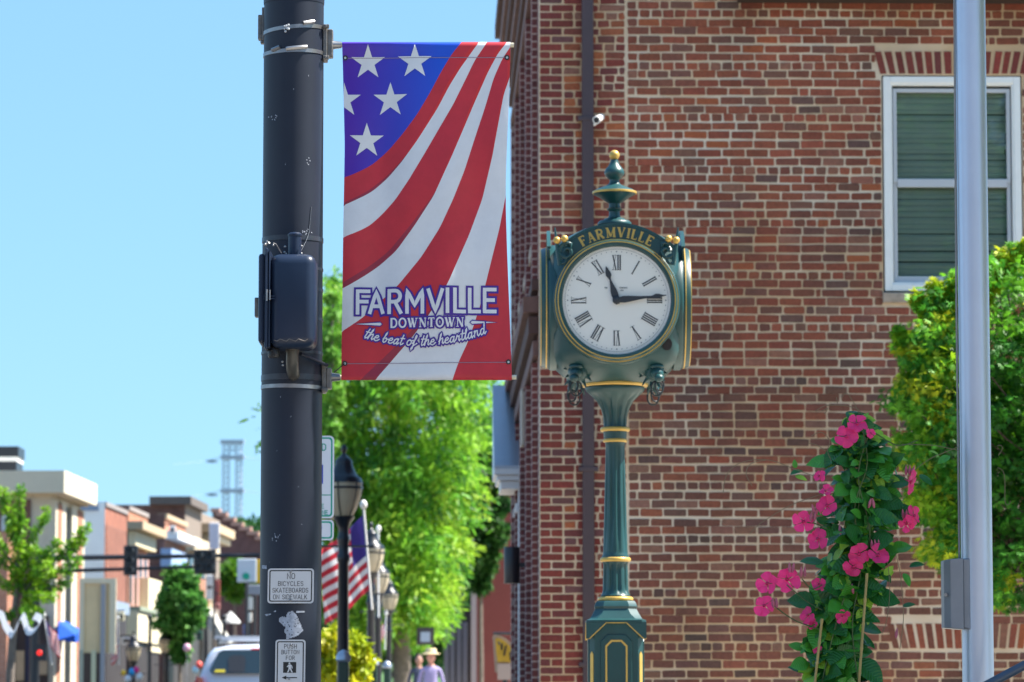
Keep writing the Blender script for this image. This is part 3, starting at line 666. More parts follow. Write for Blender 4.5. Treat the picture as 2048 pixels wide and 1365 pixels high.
# column
col = [(26, 1204), (27, 1196), (30, 1192), (26.5, 1187), (25.8, 1180), (24.6, 1130), (26, 1126), (28, 1116), (25, 1109), (24.6, 1104), (19.2, 894), (20, 888), (22, 884), (22.5, 878), (23.5, 866), (24, 862), (23, 852), (24.5, 835), (29, 818), (37, 803), (50, 790), (58, 783), (60, 778), (58, 774)]
pts = []
for (a, b), (c_, d) in zip(col, col[1:]):
    st = 1 if abs(b - d) < 20 else 4
    for q in range(st): pts.append((a + (c_ - a) * q / st, b + (d - b) * q / st))
pts.append(col[-1])
mb = MB(); vs = []; fs = []; N = 96
for (r, py) in pts:
    fl = 1184 > py > 1128 or 1101 > py > 898 or 853 > py > 798
    for k in range(N):
        th = 2 * pi * k / N; d = (.15 if fl else 0) * max(0, cos(10 * th + .5)) ** .6
        vs.append((cB.x + cos(th) * r * K * (1 - d), KY + sin(th) * r * K * (1 - d), zy(py)))
for i in range(len(pts) - 1):
    for k in range(N): q = (k + 1) % N; fs.append((i * N + k, i * N + q, (i + 1) * N + q, (i + 1) * N + k))
mb.add(vs, fs); cpart("column", mb, green, smooth=50)
for (r, py, h) in ((35.5, 1199, 4.6), (31, 1120, 4.4), (24.5, 882, 3.6), (30, 859.5, 4.4), (66.5, 770, 4.6)):
    mb = MB(); mb.lathe([(r * .6 * K, -h * K), (r * K - .006, -h * K), (r * K, -h * .45 * K), (r * K, h * .45 * K), (r * K - .006, h * K), (r * .6 * K, h * K)], (cB.x, KY, zy(py)), 48); cpart("gold_ring", mb, gold, smooth=60)
# head: cube-like case with a tapering belly
hb = 124 * K; zyh = lambda py, h=None: P(1229, py, KY - (h if h else hb) * .92).z
mb = MB(); octo_loft(mb, [(50 * K, 20 * K, zyh(767, 50 * K)), (66 * K, 24 * K, zyh(762, 66 * K)), (84 * K, 27 * K, zyh(752, 84 * K)), (104 * K, 26 * K, zyh(738, 104 * K)), (118 * K, 20 * K, zyh(722, 118 * K)), (hb, 16 * K, zyh(700, hb)), (hb, 16 * K, zyh(505, hb)), (hb * .94, 18 * K, zyh(490, hb * .94)), (hb * .8, 24 * K, zyh(474, hb * .8)), (hb * .5, 24 * K, zyh(456, hb * .5)), (hb * .25, 12 * K, zyh(449, hb * .25))], cB.x, KY)
cpart("head", mb, green, smooth=50)
zc = P(1229.5, 601, KY - hb - .05).z
def dial(k):
    R = Matrix.Rotation(k * pi / 2, 3, 'Z'); O = Vector((cB.x, KY, zc))
    loc = lambda x, y, z: tuple(R @ Vector((x, y, 0)) + Vector((cB.x, KY, zc + z)))
    def tr(mb): mb.v = [loc(*q) for q in mb.v]; return mb
    y = -hb
    mb = MB(); mb.lathe([(126 * K, .02), (126 * K, -6 * K), (124 * K, -9 * K), (121 * K, -10 * K), (120 * K, -20 * K), (118 * K, -24 * K), (113 * K, -25.5 * K), (109 * K, -24 * K), (107.5 * K, -19 * K), (107.5 * K, -14 * K), (1 * K, -13.5 * K)], (0, y, 0), 72, 'y')
    bz = tr(mb).build("bezel", green, clock, smooth=40)
    for r, yy in ((121.6, -15), (116, -25.6)):
        mb = MB(); mb.ring((0, y, 0), (r - 1.3) * K, (r + .9) * K, yy * K - .0012, yy * K + .006, 72); tr(mb).build("gilt_ring", gold, bz)
    mb = MB(); n = 64; yd = y - 16 * K
    mb.add([(cos(2 * pi * i / n) * 107 * K, yd, sin(2 * pi * i / n) * 107 * K) for i in range(n)] + [(cos(2 * pi * i / n) * 107 * K, yd + .008, sin(2 * pi * i / n) * 107 * K) for i in range(n)],
           [tuple(range(n))] + [(i, n + i, n + (i + 1) % n, (i + 1) % n) for i in range(n)])
    df = tr(mb).build("dial", dialm, bz)
    mb = MB()                                                             # minute track
    for i in range(60):
        a = i * pi / 30; r = 97 * K; s = (1.6 if i % 5 == 0 else 1.05) * K
        cx_, cz_ = sin(a) * r, cos(a) * r; mb.add([(cx_ + cos(q * pi / 3) * s, yd - .0012, cz_ + sin(q * pi / 3) * s) for q in range(6)], [tuple(range(6))])
    mb.ring((0, 0, 0), 101.6 * K, 102.2 * K, yd - .0012, yd - .0008, 72)
    tr(mb).build("minute_track", M("track_ink", (.25, .26, .27), .6), df)
    for hr, tx in enumerate(["XII", "I", "II", "III", "IIII", "V", "VI", "VII", "VIII", "IX", "X", "XI"]):
        a = hr * pi / 6; R0, R1 = 60 * K, 90 * K; mb = MB()
        fn = lambda px_, py_, z_: (px_ * cos(a) + (R0 + py_) * sin(a), yd - .0016 - z_, -px_ * sin(a) + (R0 + py_) * cos(a))
        wds = {'I': 4.3, 'V': 10, 'X': 10}; x = -sum(wds[c] for c in tx) * K / 2; q = 0
        for c in tx:
            wd = wds[c] * K; h = R1 - R0; mx = x + wd / 2
            if c == 'I': st = [([(mx, 0), (mx, h)], 2.3)]
            elif c == 'V': st = [([(x + 2 * K, h), (mx, 0)], 2.3), ([(mx, 0), (x + wd - 2 * K, h)], .8)]
            else: st = [([(x + 2 * K, h), (x + wd - 2 * K, 0)], 2.2), ([(x + 2 * K, 0), (x + wd - 2 * K, h)], .7)]
            for pl, wf in st: ribbon(mb, pl, wf * K, fn, q * .00025); q += 1
            for yy in (0.6 * K, h - .6 * K): ribbon(mb, [(mx - wd * .5, yy), (mx + wd * .5, yy)], .7 * K, fn, q * .00025); q += 1
            x += wd
        tr(mb).build("numeral", ink, df)
    if k == 0:
        mb = MB(); fn = lambda a, b, z_: (a, yd - .0016 - z_, b)
        draw(mb, "THE", SANS, -24 * K, 23.5 * K, 2.6 * K, .6 * K, fn, sp=.3); draw(mb, "COMPANY", SANS, 6 * K, 23.5 * K, 2.6 * K, .6 * K, fn, sp=.3, xs=.95); draw(mb, "OHIO", SANS, 8 * K, 18.6 * K, 2.0 * K, .5 * K, fn, sp=.3)
        tr(mb).build("maker_lettering", M("track_ink2", (.16, .17, .18), .6), df)
    def hand(prof, ang, yy, nm):
        mb = MB(); pl = [(x, z) for x, z in prof] + [(-x, z) for x, z in prof[::-1]]
        pl = [(x * K * cos(ang) + z * K * sin(ang), -x * K * sin(ang) + z * K * cos(ang)) for x, z in pl]
        mb.prism(pl[::-1], yy - .006, yy); tr(mb).build(nm, ink, df)
    hand([(0, -9), (4, -8), (5.5, 0), (7, 12), (6.3, 20), (3, 34), (1.6, 42), (2.6, 46), (5.6, 52), (4.8, 58), (1.4, 68), (.5, 70)][1:] , radians(-17.5), yd - .006, "hour_hand")
    hand([(4, -8), (4.5, 0), (6.6, 14), (6.2, 22), (3, 48), (1.7, 69), (2.4, 72), (5, 78), (4, 84), (1.4, 92), (.5, 99)], radians(84.5), yd - .015, "minute_hand")
    mb = MB(); mb.lathe([(8 * K, 0), (8 * K, -.012), (6 * K, -.018), (.5 * K, -.019)], (0, yd - .006, 0), 24, 'y'); tr(mb).build("hub", ink, df, smooth=50)
    # arched name board over each dial
    mb = MB(); mb.ring((0, y, 0), 122.5 * K, 150 * K, -11 * K, -7.5 * K, 40, radians(44), radians(136)); ar = tr(mb).build("name_board", green, clock)
    mb = MB(); mb.ring((0, y, 0), 150 * K, 155 * K, -13 * K, -6 * K, 40, radians(46), radians(134)); tr(mb).build("name_board_rim", green, ar, smooth=40)
    mb = MB(); rb = 127 * K
    def bend(x, yv):
        a = x / (137 * K); return (sin(a) * (rb + yv), cos(a) * (rb + yv))
    fn = lambda a, b, z_: (a, y - 11 * K - .0015 - z_, b)
    draw(mb, "FARMVILLE", SERIF, 0, -.6 * K, 19.5 * K, 4.4 * K, fn, sp=.22, xs=1.04, center=True, base=bend, dz=.0001); tr(mb).build("lettering", gold, ar)
for k in range(4): dial(k)
# corner scrolls with gold balls, spikes
def spiral(c, r0, turns, a0, sgn, n=26): return [(c[0] + r0 * (1 - .8 * i / n) * cos(a0 + sgn * 2 * pi * turns * i / n), c[1] + r0 * (1 - .8 * i / n) * sin(a0 + sgn * 2 * pi * turns * i / n)) for i in range(n + 1)]
for k in (0, 2):
    R = Matrix.Rotation(k * pi / 2, 3, 'Z'); h = hb * .99
    for s in (-1, 1):
        base = lambda x, z, yy=0: tuple(R @ Vector((s * x * K, -h - .055 + yy, 0)) + Vector((cB.x, KY, zc + z * K)))
        mb = MB()
        p1 = [(93, 112), (90, 104)] + spiral((99, 97), 18, 1.35, radians(120), -1); mb.tube([base(a, b) for a, b in p1], [3.6 * K] * len(p1), 8)
        p2 = [(110, 100), (113, 92)] + spiral((108, 80), 11, 1.2, radians(60), 1); mb.tube([base(a, b) for a, b in p2], [2.8 * K] * len(p2), 8)
        mb.tube([base(112, 70), base(116, 95), base(119, 120), base(122, 145)], [4 * K, 4.5 * K, 3.5 * K, 1.2 * K], 8)
        mb.tube([base(99, 106), base(106, 122, .02)], [5 * K, 3 * K], 8)
        sc = cpart("scroll", mb, green, smooth=50)
        for bx, bz_ in ((103, 122), (118, 119)):
            mb = MB(); mb.sphere(base(bx, bz_, -.012), 7.2 * K, 16, 10); cpart("gold_ball", mb, gold, sc, smooth=60)
    # lion head with ring at each lower corner
for sx in (-1, 1):
    for sy in (-1, 1):
        def LP(x, d, z): return Vector((cB.x + sx * x * K, KY + sy * (70 + d) * K, zc - z * K))
        mb = MB(); mb.sphere(LP(76, 18, 137), 19 * K, 14, 10, (1.05, 1.0, 1.1)); mb.sphere(LP(80, 36, 142), 14 * K, 12, 8, (1, 1.15, .9)); mb.sphere(LP(84, 49, 152), 10 * K, 12, 8, (1, 1, .8)); mb.sphere(LP(80, 38, 128), 9 * K, 10, 8, (1.6, .9, .7))
        for q in range(11):
            a = q * 2 * pi / 11; d_ = Vector((cos(a), 0, sin(a))); b0 = LP(73, 12, 137); mb.tube([b0 + d_ * 15 * K, b0 + d_ * 23 * K + Vector((0, -.004 * sy, 0)), b0 + d_ * (28 + 4 * (q % 2)) * K + Vector((0, sy * .015, -.008))], [4.2 * K, 3 * K, 1.2 * K], 6)
        ln = cpart("lion_head", mb, green, smooth=60)
        for dx, dz_, rr, tw in ((80, 172, 12, .5), (85, 166, 11, 1.3)):
            mb = MB(); c0 = LP(dx, 38, dz_); pl = [c0 + Vector((cos(q * 2 * pi / 20) * rr * K * cos(tw * .5), cos(q * 2 * pi / 20) * rr * K * sin(tw * .5), sin(q * 2 * pi / 20) * rr * 1.25 * K)) for q in range(21)]
            mb.tube(pl, 1.7 * K, 7, False); cpart("ring", mb, M("iron_ring", (.012, .02, .026), .4), ln, smooth=60)
mb = MB(); c0 = P(1334, 689, KY - hb); mb.prism([(c0.x + 10.5 * K * cos(q * pi / 8) * .95, c0.z + 12.5 * K * sin(q * pi / 8)) for q in range(16)], KY - hb - .006, KY - hb + .01); cpart("speaker_grille", mb, M("grille_dark", (.03, .022, .024), .6, bump=.8, bs=300))
# finial
mb = MB(); fin = [(34, 450), (34, 446), (30, 442.5), (23, 441), (20, 438), (13, 436), (11, 430), (11, 424), (15, 421), (15.5, 418), (11.5, 416), (11, 408), (17, 404), (30, 396), (41, 390), (43, 388)]
mb.lathe([(r * K, zy(y)) for r, y in fin], (cB.x, KY, 0), 40); f2 = [(43, 384), (38, 380), (22, 374), (12, 369), (9.5, 364), (10, 360), (14, 357.5), (15, 355.5), (19, 352), (20.5, 346), (18, 339), (12, 332), (8.5, 326), (7.5, 320)]
mb.lathe([(r * K, zy(y)) for r, y in f2], (cB.x, KY, 0), 40); fo = cpart("finial", mb, green, smooth=50)
mb = MB(); mb.lathe([(30 * K, zy(388.3)), (44.5 * K, zy(388.3)), (45 * K, zy(386)), (44.5 * K, zy(383.8)), (30 * K, zy(383.8))], (cB.x, KY, 0), 40); cpart("gold_band", mb, gold, fo, smooth=50)
mb = MB(); mb.sphere((cB.x - 8 * K * 0, KY, zy(311)), 10.6 * K, 18, 12); cpart("gold_ball", mb, gold, fo, smooth=60)

# ================================================================== signal pole with banner arms
PY = 16.0; KP = S(PY); TOPZ = P(850, 90.5, PY).z; BOTZ = P(850, 755, PY).z; XP = (582 - CX) * KP; RP = 61.0 * KP
pole = thing("signal_pole", "thick dark navy steel signal pole with strapped banner arms", "pole", (XP, PY, g(PY)))
navy = M("navy_enamel", (.0105, .0155, .030), .48, spec=.4, var=.22, vs=2.5, speck=((.3, .31, .33), 16, .80))
pz = lambda py: P(582, py, PY).z
pr = lambda py: RP * (1 + .017 * (py - 680) / 1365)
mb = MB(); mb.lathe([(pr(1700) * 1.02, g(PY) + .03), (pr(1365), pz(1365)), (pr(700), pz(700)), (pr(11), pz(11)), (pr(0) * .985, 7.2), (pr(0) * .9, 7.25)], (XP, PY, 0), 64); cshaft = mb.build("shaft", navy, pole, smooth=50)
mb = MB(); mb.lathe([(RP * 1.9, g(PY)), (RP * 1.9, g(PY) + .04), (RP * 1.2, g(PY) + .06), (RP * 1.15, g(PY) + .3), (RP, g(PY) + .32)], (XP, PY, 0), 32); mb.build("base_flange", navy, pole, smooth=40)
mb = MB(); mb.lathe([(pr(0) * .97, pz(11)), (pr(0) * 1.015, pz(10)), (pr(0) * 1.02, pz(2)), (pr(0) * 1.03, pz(-8)), (pr(0) * .97, pz(-9))], (XP, PY, 0), 64); mb.build("collar", navy, pole, smooth=50)
steel = M("strap_steel", (.30, .30, .31), .38, metal=.85, var=.2, vs=25); brk = M("bracket_cast", (.17, .165, .16), .5, metal=.5, var=.3, vs=25, bump=.3, bs=120)
def strap(py, h, mat, grow=.0025, tilt=0.0):
    r = pr(py) + grow; mb = MB(); z = pz(py); N = 48; vs = []; fs = []
    for k in range(N):
        th = 2 * pi * k / N; dz = tilt * cos(th)
        for rr, q in ((r - .004, -h / 2), (r, -h / 2), (r, h / 2), (r - .004, h / 2)): vs.append((XP + cos(th) * rr, PY + sin(th) * rr, z + q + dz))
    for k in range(N):
        j = (k + 1) % N
        for q in range(4): fs.append((k * 4 + q, k * 4 + (q + 1) % 4, j * 4 + (q + 1) % 4, j * 4 + q)[::-1])
    mb.add(vs, fs); return mb.build("strap", mat, pole, smooth=30)
dkband = M("band_paint", (.03, .036, .05), .35, var=.2, vs=20)
st1 = strap(64, .016, steel, .003, .012); st2 = strap(111, .016, steel, .003, .004)
strap(482, .020, dkband); strap(541, .012, dkband); strap(582, .011, dkband); strap(641, .012, dkband); strap(708, .012, dkband); strap(758, .024, dkband)
st3 = strap(777, .016, steel, .003, -.002)
def on_pole(ang, r, z): return Vector((XP + sin(ang) * r, PY - cos(ang) * r, z))
for py, a, L_, st in ((57, .55, .05, st1), (108.5, .15, .09, st2), (109, -.55, .04, st2)):
    r = pr(py) + .006; z = pz(py); pl = [on_pole(a - L_ / r / 2 * 1 + L_ / r * q / 5, r, z + .002 * q) for q in range(6)]
    mb = MB(); mb.tube(pl, .0085, 6); mb.build("buckle", steel, st, smooth=50)
mb = MB()
for q in range(9): mb.sphere(on_pole(-.18 + random.uniform(-.07, .07), pr(68) + .005, pz(66) + random.uniform(-.018, .012)), random.uniform(.003, .007), 6, 5)
mb.build("caulk_blobs", M("caulk", (.5, .52, .55), .6), st1)
for yc, y0, y1, xoff in ((92, 52, 124, 640), (755, 728, 787, 643)):
    x0 = XP + pr(yc) - .002; bk = MB()
    bk.box2((x0, PY - .035, pz(y1)), (x0 + 9 * KP, PY + .035, pz(y0))); bk.box2((x0 + 9 * KP, PY - .03, pz(y1 - 8)), (x0 + 20 * KP, PY + .03, pz(y0 + 9)))
    br_ = bk.build("banner_bracket", brk, pole, bevel=.004)
    for zz_ in (y0 + 5, y1 - 5):
        mb = MB(); mb.box2((x0 + 1 * KP, PY - .05, pz(zz_ + 4)), (x0 + 13 * KP, PY - .036, pz(zz_ - 4))); mb.tube([(x0 + 6 * KP, PY - .052, pz(zz_)), (x0 + 6 * KP, PY - .06, pz(zz_))], .007, 6); mb.build("bolt_lug", brk, br_, bevel=.002)
    mb = MB(); zr_ = TOPZ if yc < 200 else BOTZ; mb.tube([(x0 + 18 * KP, PY, zr_), (x0 + 25 * KP, PY, zr_), (x0 + 37 * KP, PY, zr_)], [.02, .017, .014], 14); mb.build("arm_socket", steel if yc < 200 else M("socket_dark", (.2, .2, .2), .4, metal=.8), br_, smooth=40)
    mb = MB(); mb.tube([(x0 + 30 * KP, PY, zr_), ((1028 + (5 if yc > 500 else 0) - CX) * KP, PY, zr_)], .0098, 14); mb.build("banner_rod", M("fibreglass_rod", (.66, .6, .44), .5), br_, smooth=40)
mb = MB()
mb.box2((XP - pr(50) - 13 * KP, PY + .02, pz(77)), (XP - pr(50) - 5 * KP, PY + .07, pz(28))); mb.box2((XP - pr(50) - 5 * KP, PY + .01, pz(80)), (XP - pr(50) + .012, PY + .08, pz(14))); mb.box2((XP - pr(50) - 8 * KP, PY + .02, pz(85)), (XP - pr(50) + .012, PY + .06, pz(78)))
mb.build("rear_bracket", brk, pole, bevel=.003)
mb = MB()
for q in range(8): mb.tube([on_pole(.70, pr(300) + .002, pz(420)), on_pole(.62, pr(300) + .004, pz(470)), on_pole(.50, pr(480) + .012, pz(486)), on_pole(.28, pr(500) + .03, pz(512))], .0013, 5)
mb.build("tie_wire", M("wire_grey", (.3, .33, .38), .5), pole)
# worn sticker and scrapes: flat scraps on the paint
scrap = M("paper_scrap", (.36, .39, .46), .8, var=.35, vs=60)
def scrap_at(poly, step=None):
    mb = MB(); xs_ = [p[0] for p in poly]; ys_ = [p[1] for p in poly]; st = step or max(.5, (max(xs_) - min(xs_)) / 26)
    def inside(x, y):
        c = False; n = len(poly)
        for i in range(n):
            (x0, y0), (x1, y1) = poly[i], poly[i - 1]
            if (y0 > y) != (y1 > y) and x < (x1 - x0) * (y - y0) / (y1 - y0) + x0: c = not c
        return c
    q = lambda px, py: on_pole(math.asin(max(-.99, min(.99, (px - 582) / 61.0))), pr(py) + .0012, pz(py))
    y = min(ys_)
    while y < max(ys_):
        x = min(xs_)
        while x < max(xs_):
            if inside(x + st / 2, y + st / 2) and random.random() > .07: mb.add([q(x, y + st), q(x + st, y + st), q(x + st, y), q(x, y)], [(0, 1, 2, 3)])
            x += st
        y += st
    if mb.f: mb.build("sticker_residue", scrap, pole)
scrap_at([(578, 1281), (598, 1274), (610, 1263), (604, 1248), (596, 1230), (590, 1224), (580, 1227), (576, 1238), (571, 1234), (564, 1238), (563, 1246), (570, 1252), (576, 1256), (573, 1264), (578, 1272)])
scrap_at([(596, 1228), (612, 1227), (613, 1224), (597, 1224)]); scrap_at([(534, 1230), (546, 1229), (547, 1231), (537, 1234)]); scrap_at([(527, 1139), (537, 1140), (537, 1133), (527, 1132)]); scrap_at([(552, 1226), (557, 1226), (556, 1222)])
for _ in range(10):
    px = random.uniform(527, 628); py = random.choice([random.uniform(20, 460), random.uniform(790, 1130)]); L_ = random.uniform(.5, 1.5); scrap_at([(px, py), (px + L_, py + .4), (px + L_ * random.uniform(.2, 1.2), py - random.uniform(1, 5))])
for cx_, cy_ in ((541, 240), (546, 246), (612, 470), (606, 475), (616, 330), (553, 1080), (558, 1075)):
    for _ in range(5):
        px = cx_ + random.gauss(0, 4); py = cy_ + random.gauss(0, 3.5); scrap_at([(px, py), (px + 1.6, py + .5), (px + 1.2, py - 2.2), (px - .4, py - 1.4)])

# ================================================================== pedestrian signal housing on the pole
QY = 15.74; KQ = S(QY); qx = lambda px: (px - CX) * KQ; qz = lambda py: P(582, py, QY).z
psig = thing("pedestrian_signal", "dark blue pedestrian signal housing seen from its side on the signal pole", "signal", (qx(574), QY, qz(700)))
hous = M("signal_enamel", (.013, .024, .052), .36, spec=.35, var=.12, vs=5)
mb = MB(); mb.box2((qx(538), QY - .09, qz(699)), (qx(631), QY + .13, qz(512))); hb_ = mb.build("housing", hous, psig)
md = hb_.modifiers.new("bevel", 'BEVEL'); md.width = .042; md.segments = 5; hb_.data.shade_smooth()
mb = MB(); mb.box2((qx(516), QY - .082, qz(690)), (qx(529), QY + .122, qz(512))); o = mb.build("front_door", hous, psig, bevel=.012)
mb = MB(); mb.box2((qx(529), QY - .098, qz(703)), (qx(536), QY + .13, qz(501))); mb.build("door_flange", hous, psig, bevel=.008)
mb = MB(); mb.box2((qx(537), QY - .096, qz(700)), (qx(540), QY + .13, qz(506))); mb.build("body_flange", hous, psig, bevel=.004)
for py in (598, 603): mb = MB(); mb.box2((qx(526), QY - .104, qz(py + 1)), (qx(549), QY - .096, qz(py - 1))); mb.build("hinge", hous, psig)
mb = MB(); mb.tube([(qx(534), QY - .106, qz(608)), (qx(534), QY - .106, qz(585))], .004, 8); mb.tube([(qx(540), QY - .106, qz(606)), (qx(540), QY - .106, qz(586))], .003, 8); mb.build("hinge_pin", steel, psig)
mb = MB(); mb.box2((qx(507), QY - .03, qz(635)), (qx(516), QY + .03, qz(597))); mb.build("latch_box", brk, psig, bevel=.003)
mb = MB(); mb.tube([(qx(586), QY + .02, qz(516)), (qx(586), QY + .02, qz(470))], 13.2 * KQ, 24); mb.lathe([(14.6 * KQ, qz(471.5)), (14.8 * KQ, qz(468)), (10 * KQ, qz(464.5)), (.5 * KQ, qz(463))], (qx(586), QY + .02, 0), 24); tb = mb.build("top_tube", hous, psig, smooth=45)
mb = MB(); cbx = qx(582); mb.tube([(cbx, QY + .02, qz(698)), (cbx, QY + .02, qz(722)), (cbx, QY + .05, qz(738)), (cbx, QY + .13, qz(744))], [12.5 * KQ, 12.5 * KQ, 12.5 * KQ, 12.5 * KQ], 24); mb.lathe([(13.8 * KQ, qz(703)), (13.8 * KQ, qz(698))], (cbx, QY + .02, 0), 24); mb.build("elbow", M("elbow_cast", (.055, .052, .045), .4, var=.2, vs=20), psig, smooth=45)
for px, py in ((567, 494), (566, 505), (569, 508), (600, 493), (600, 508), (563, 724), (564, 731)):
    mb = MB(); mb.sphere((qx(px), QY - .005, qz(py)), 2.4 * KQ, 8, 6); mb.build("screw", steel, psig, smooth=60)
mb = MB(); mb.lathe([(11 * KQ, -.02), (12 * KQ, -.01), (12 * KQ, .02), (9 * KQ, .026)], (qx(546), QY - .02, qz(707)), 16); mb.sphere((qx(543), QY - .055, qz(704)), 1.8 * KQ, 8, 6); mb.sphere((qx(548), QY - .055, qz(714)), 1.8 * KQ, 8, 6); mb.build("lower_knuckle", M("knuckle_black", (.01, .01, .012), .45), psig, smooth=50)
mb = MB(); mb.tube([(qx(531), QY - .1, qz(497)), (qx(534), QY - .1, qz(489)), (qx(538), QY - .1, qz(494))], .006, 8); mb.sphere((qx(530), QY - .11, qz(496)), .006, 8, 6); mb.sphere((qx(546), QY - .1, qz(497)), .0045, 8, 6)
mb.tube([(qx(546), QY - .1, qz(493)), (qx(551), QY - .09, qz(494)), (qx(561), QY - .05, qz(510))], .0022, 6); mb.build("door_clasp", steel, psig, smooth=50)
mb = MB(); mb.tube([(qx(598), QY + .05, qz(706)), (qx(648), QY + .2, qz(722))], .007, 8); mb.build("tie_bar", navy, psig)
mb = MB(); rust = M("chipped_edge", (.18, .16, .15), .8, var=.4, vs=50)
vs = [(qx(548 + q * 6.2), QY - .0912, qz(685 + (2.5 * sin(q * 2.1)))) for q in range(12)]; mb.tube(vs, .0016, 5); mb.build("paint_peel", rust, psig)

# ================================================================== the two small signs on the pole
signw = M("sign_white", (.62, .61, .62), .5, var=.05, vs=8); signk = M("sign_black", (.012, .012, .014), .5)
def rrect(x0, z0, x1, z1, r, n=5):
    out = []
    for cx_, cz_, a in ((x1 - r, z0 + r, -90), (x1 - r, z1 - r, 0), (x0 + r, z1 - r, 90), (x0 + r, z0 + r, 180)):
        out += [(cx_ + r * cos(radians(a + 90 * i / n)), cz_ + r * sin(radians(a + 90 * i / n))) for i in range(n + 1)]
    return out
def border(mb, a, b, y, fn):
    n = len(a); mb.add([fn(x, y, z) for x, z in a] + [fn(x, y, z) for x, z in b], [(i, (i + 1) % n, n + (i + 1) % n, n + i) for i in range(n)])
def plate(name, label, px0, py0, px1, py1, lean, lines, Y, extra=None, rad=6, mats=(None, None)):
    k = S(Y); cx_ = ((px0 + px1) / 2 - CX) * k; zc_ = P(582, (py0 + py1) / 2, Y).z; W, H = (px1 - px0) * k, (py1 - py0) * k
    o = thing(name, label, "sign", (cx_, Y, zc_))
    def fn(x, y, z): return (cx_ + x + lean * z, Y + y, zc_ + z)
    wm, km = mats[0] or signw, mats[1] or signk
    mb = MB(); mb.prism(rrect(-W / 2, -H / 2, W / 2, H / 2, rad * k), 0, .003, fn); pl = mb.build("plate", wm, o)
    mb = MB(); i0 = 3.2 * k; i1 = 5.4 * k
    border(mb, rrect(-W / 2 + i0, -H / 2 + i0, W / 2 - i0, H / 2 - i0, (rad - 2) * k), rrect(-W / 2 + i1, -H / 2 + i1, W / 2 - i1, H / 2 - i1, (rad - 3.5) * k), -.0006, fn); mb.build("border", km, pl)
    mb = MB(); f3 = lambda a, b, z: fn(a, -.0007 - z, b)
    for (txt, px, py, h, ww, xs, sp) in lines: draw(mb, txt, SANS, (px - (px0 + px1) / 2) * k, ((py0 + py1) / 2 - py) * k, h * k, ww * k, f3, center=True, xs=xs, sp=sp, dz=.00002)
    mb.build("lettering", km, pl)
    if extra: extra(o, pl, fn, k, (px0 + px1) / 2, (py0 + py1) / 2)
    return o
def rivets(pts):
    def f(o, pl, fn, k, cx, cy):
        for px, py in pts:
            mb = MB(); q = fn((px - cx) * k, -.003, (cy - py) * k); mb.sphere(q, 2.6 * k, 10, 6, (1, .6, 1)); mb.build("rivet", steel, o, smooth=60)
    return f
SY = PY - pr(1200) - .006
plate("no_bicycles_sign", "white plate reading NO BICYCLES SKATEBOARDS ON SIDEWALK on the pole", 536, 1137.5, 628, 1207, .01,
      [("NO", 582.5, 1158, 10.5, 1.25, .95, .3), ("BICYCLES", 582, 1172, 8.6, 1.02, .95, .32), ("SKATEBOARDS", 581.5, 1185.3, 8.6, 1.02, .9, .28), ("ON SIDEWALK", 581, 1198.5, 8.6, 1.02, .92, .28)], SY, rivets([(581.5, 1144), (581.5, 1200.5)]))
def walk(o, pl, fn, k, cx, cy):
    q = lambda px, py, y=-.0007: fn((px - cx) * k, y, (cy - py) * k)
    mb = MB(); mb.prism([((568 - cx) * k, (cy - 1346) * k), ((594 - cx) * k, (cy - 1346) * k), ((594 - cx) * k, (cy - 1324.5) * k), ((568 - cx) * k, (cy - 1324.5) * k)], -.0008, -.0002, fn); mb.build("walk_square", signk, pl)
    mb = MB(); f3 = lambda a, b, z: fn((a - cx) * k, -.0011 - z, (cy - b) * k)
    mb.add([f3(580.4 + 1.9 * cos(i * pi / 6), 1327.2 + 1.9 * sin(i * pi / 6), .0001) for i in range(12)], [tuple(range(12))])
    for s_, (pl_, w_) in enumerate([([(580.6, 1329.5), (581.2, 1337)], 5.2), ([(580.5, 1336), (579.4, 1340), (577.6, 1344.8)], 2.6), ([(581.4, 1336), (583.4, 1339.5), (585.6, 1344.8)], 2.6), ([(579.5, 1330), (577.0, 1333), (575.6, 1334.5)], 1.9), ([(582, 1330), (585, 1332.5), (586, 1337.5)], 1.9), ([(577.9, 1344.2), (576.2, 1344.6)], 1.6), ([(585.3, 1344.4), (587, 1344.4)], 1.6)]):
        ribbon(mb, pl_, w_, f3, .00005 * s_)
    mb.build("walking_figure", signw, pl)
    mb = MB(); ribbon(mb, [(596, 1355.5), (573, 1355.5)], 2.0, f3, 0); mb.add([f3(574.5, 1351.6, .00003), f3(565.5, 1355.5, .00003), f3(574.5, 1359.4, .00003)], [(0, 1, 2)]); mb.build("arrow", signk, pl)
    for px, py in ((583, 1290), (580, 1357.5)):
        mb = MB(); mb.sphere(fn((px - cx) * k, -.003, (cy - py) * k), 2.5 * k, 10, 6, (1, .6, 1)); mb.build("rivet", steel, o, smooth=60)
plate("push_button_sign", "white plate reading PUSH BUTTON FOR with walking figure below torn sticker", 552, 1280, 612, 1376, .008,
      [("PUSH", 582, 1297.5, 8.0, 1.0, .95, .32), ("BUTTON", 582, 1308.6, 7.6, .95, .92, .3), ("FOR", 582, 1320, 7.6, .95, .95, .32)], SY, walk, 6)

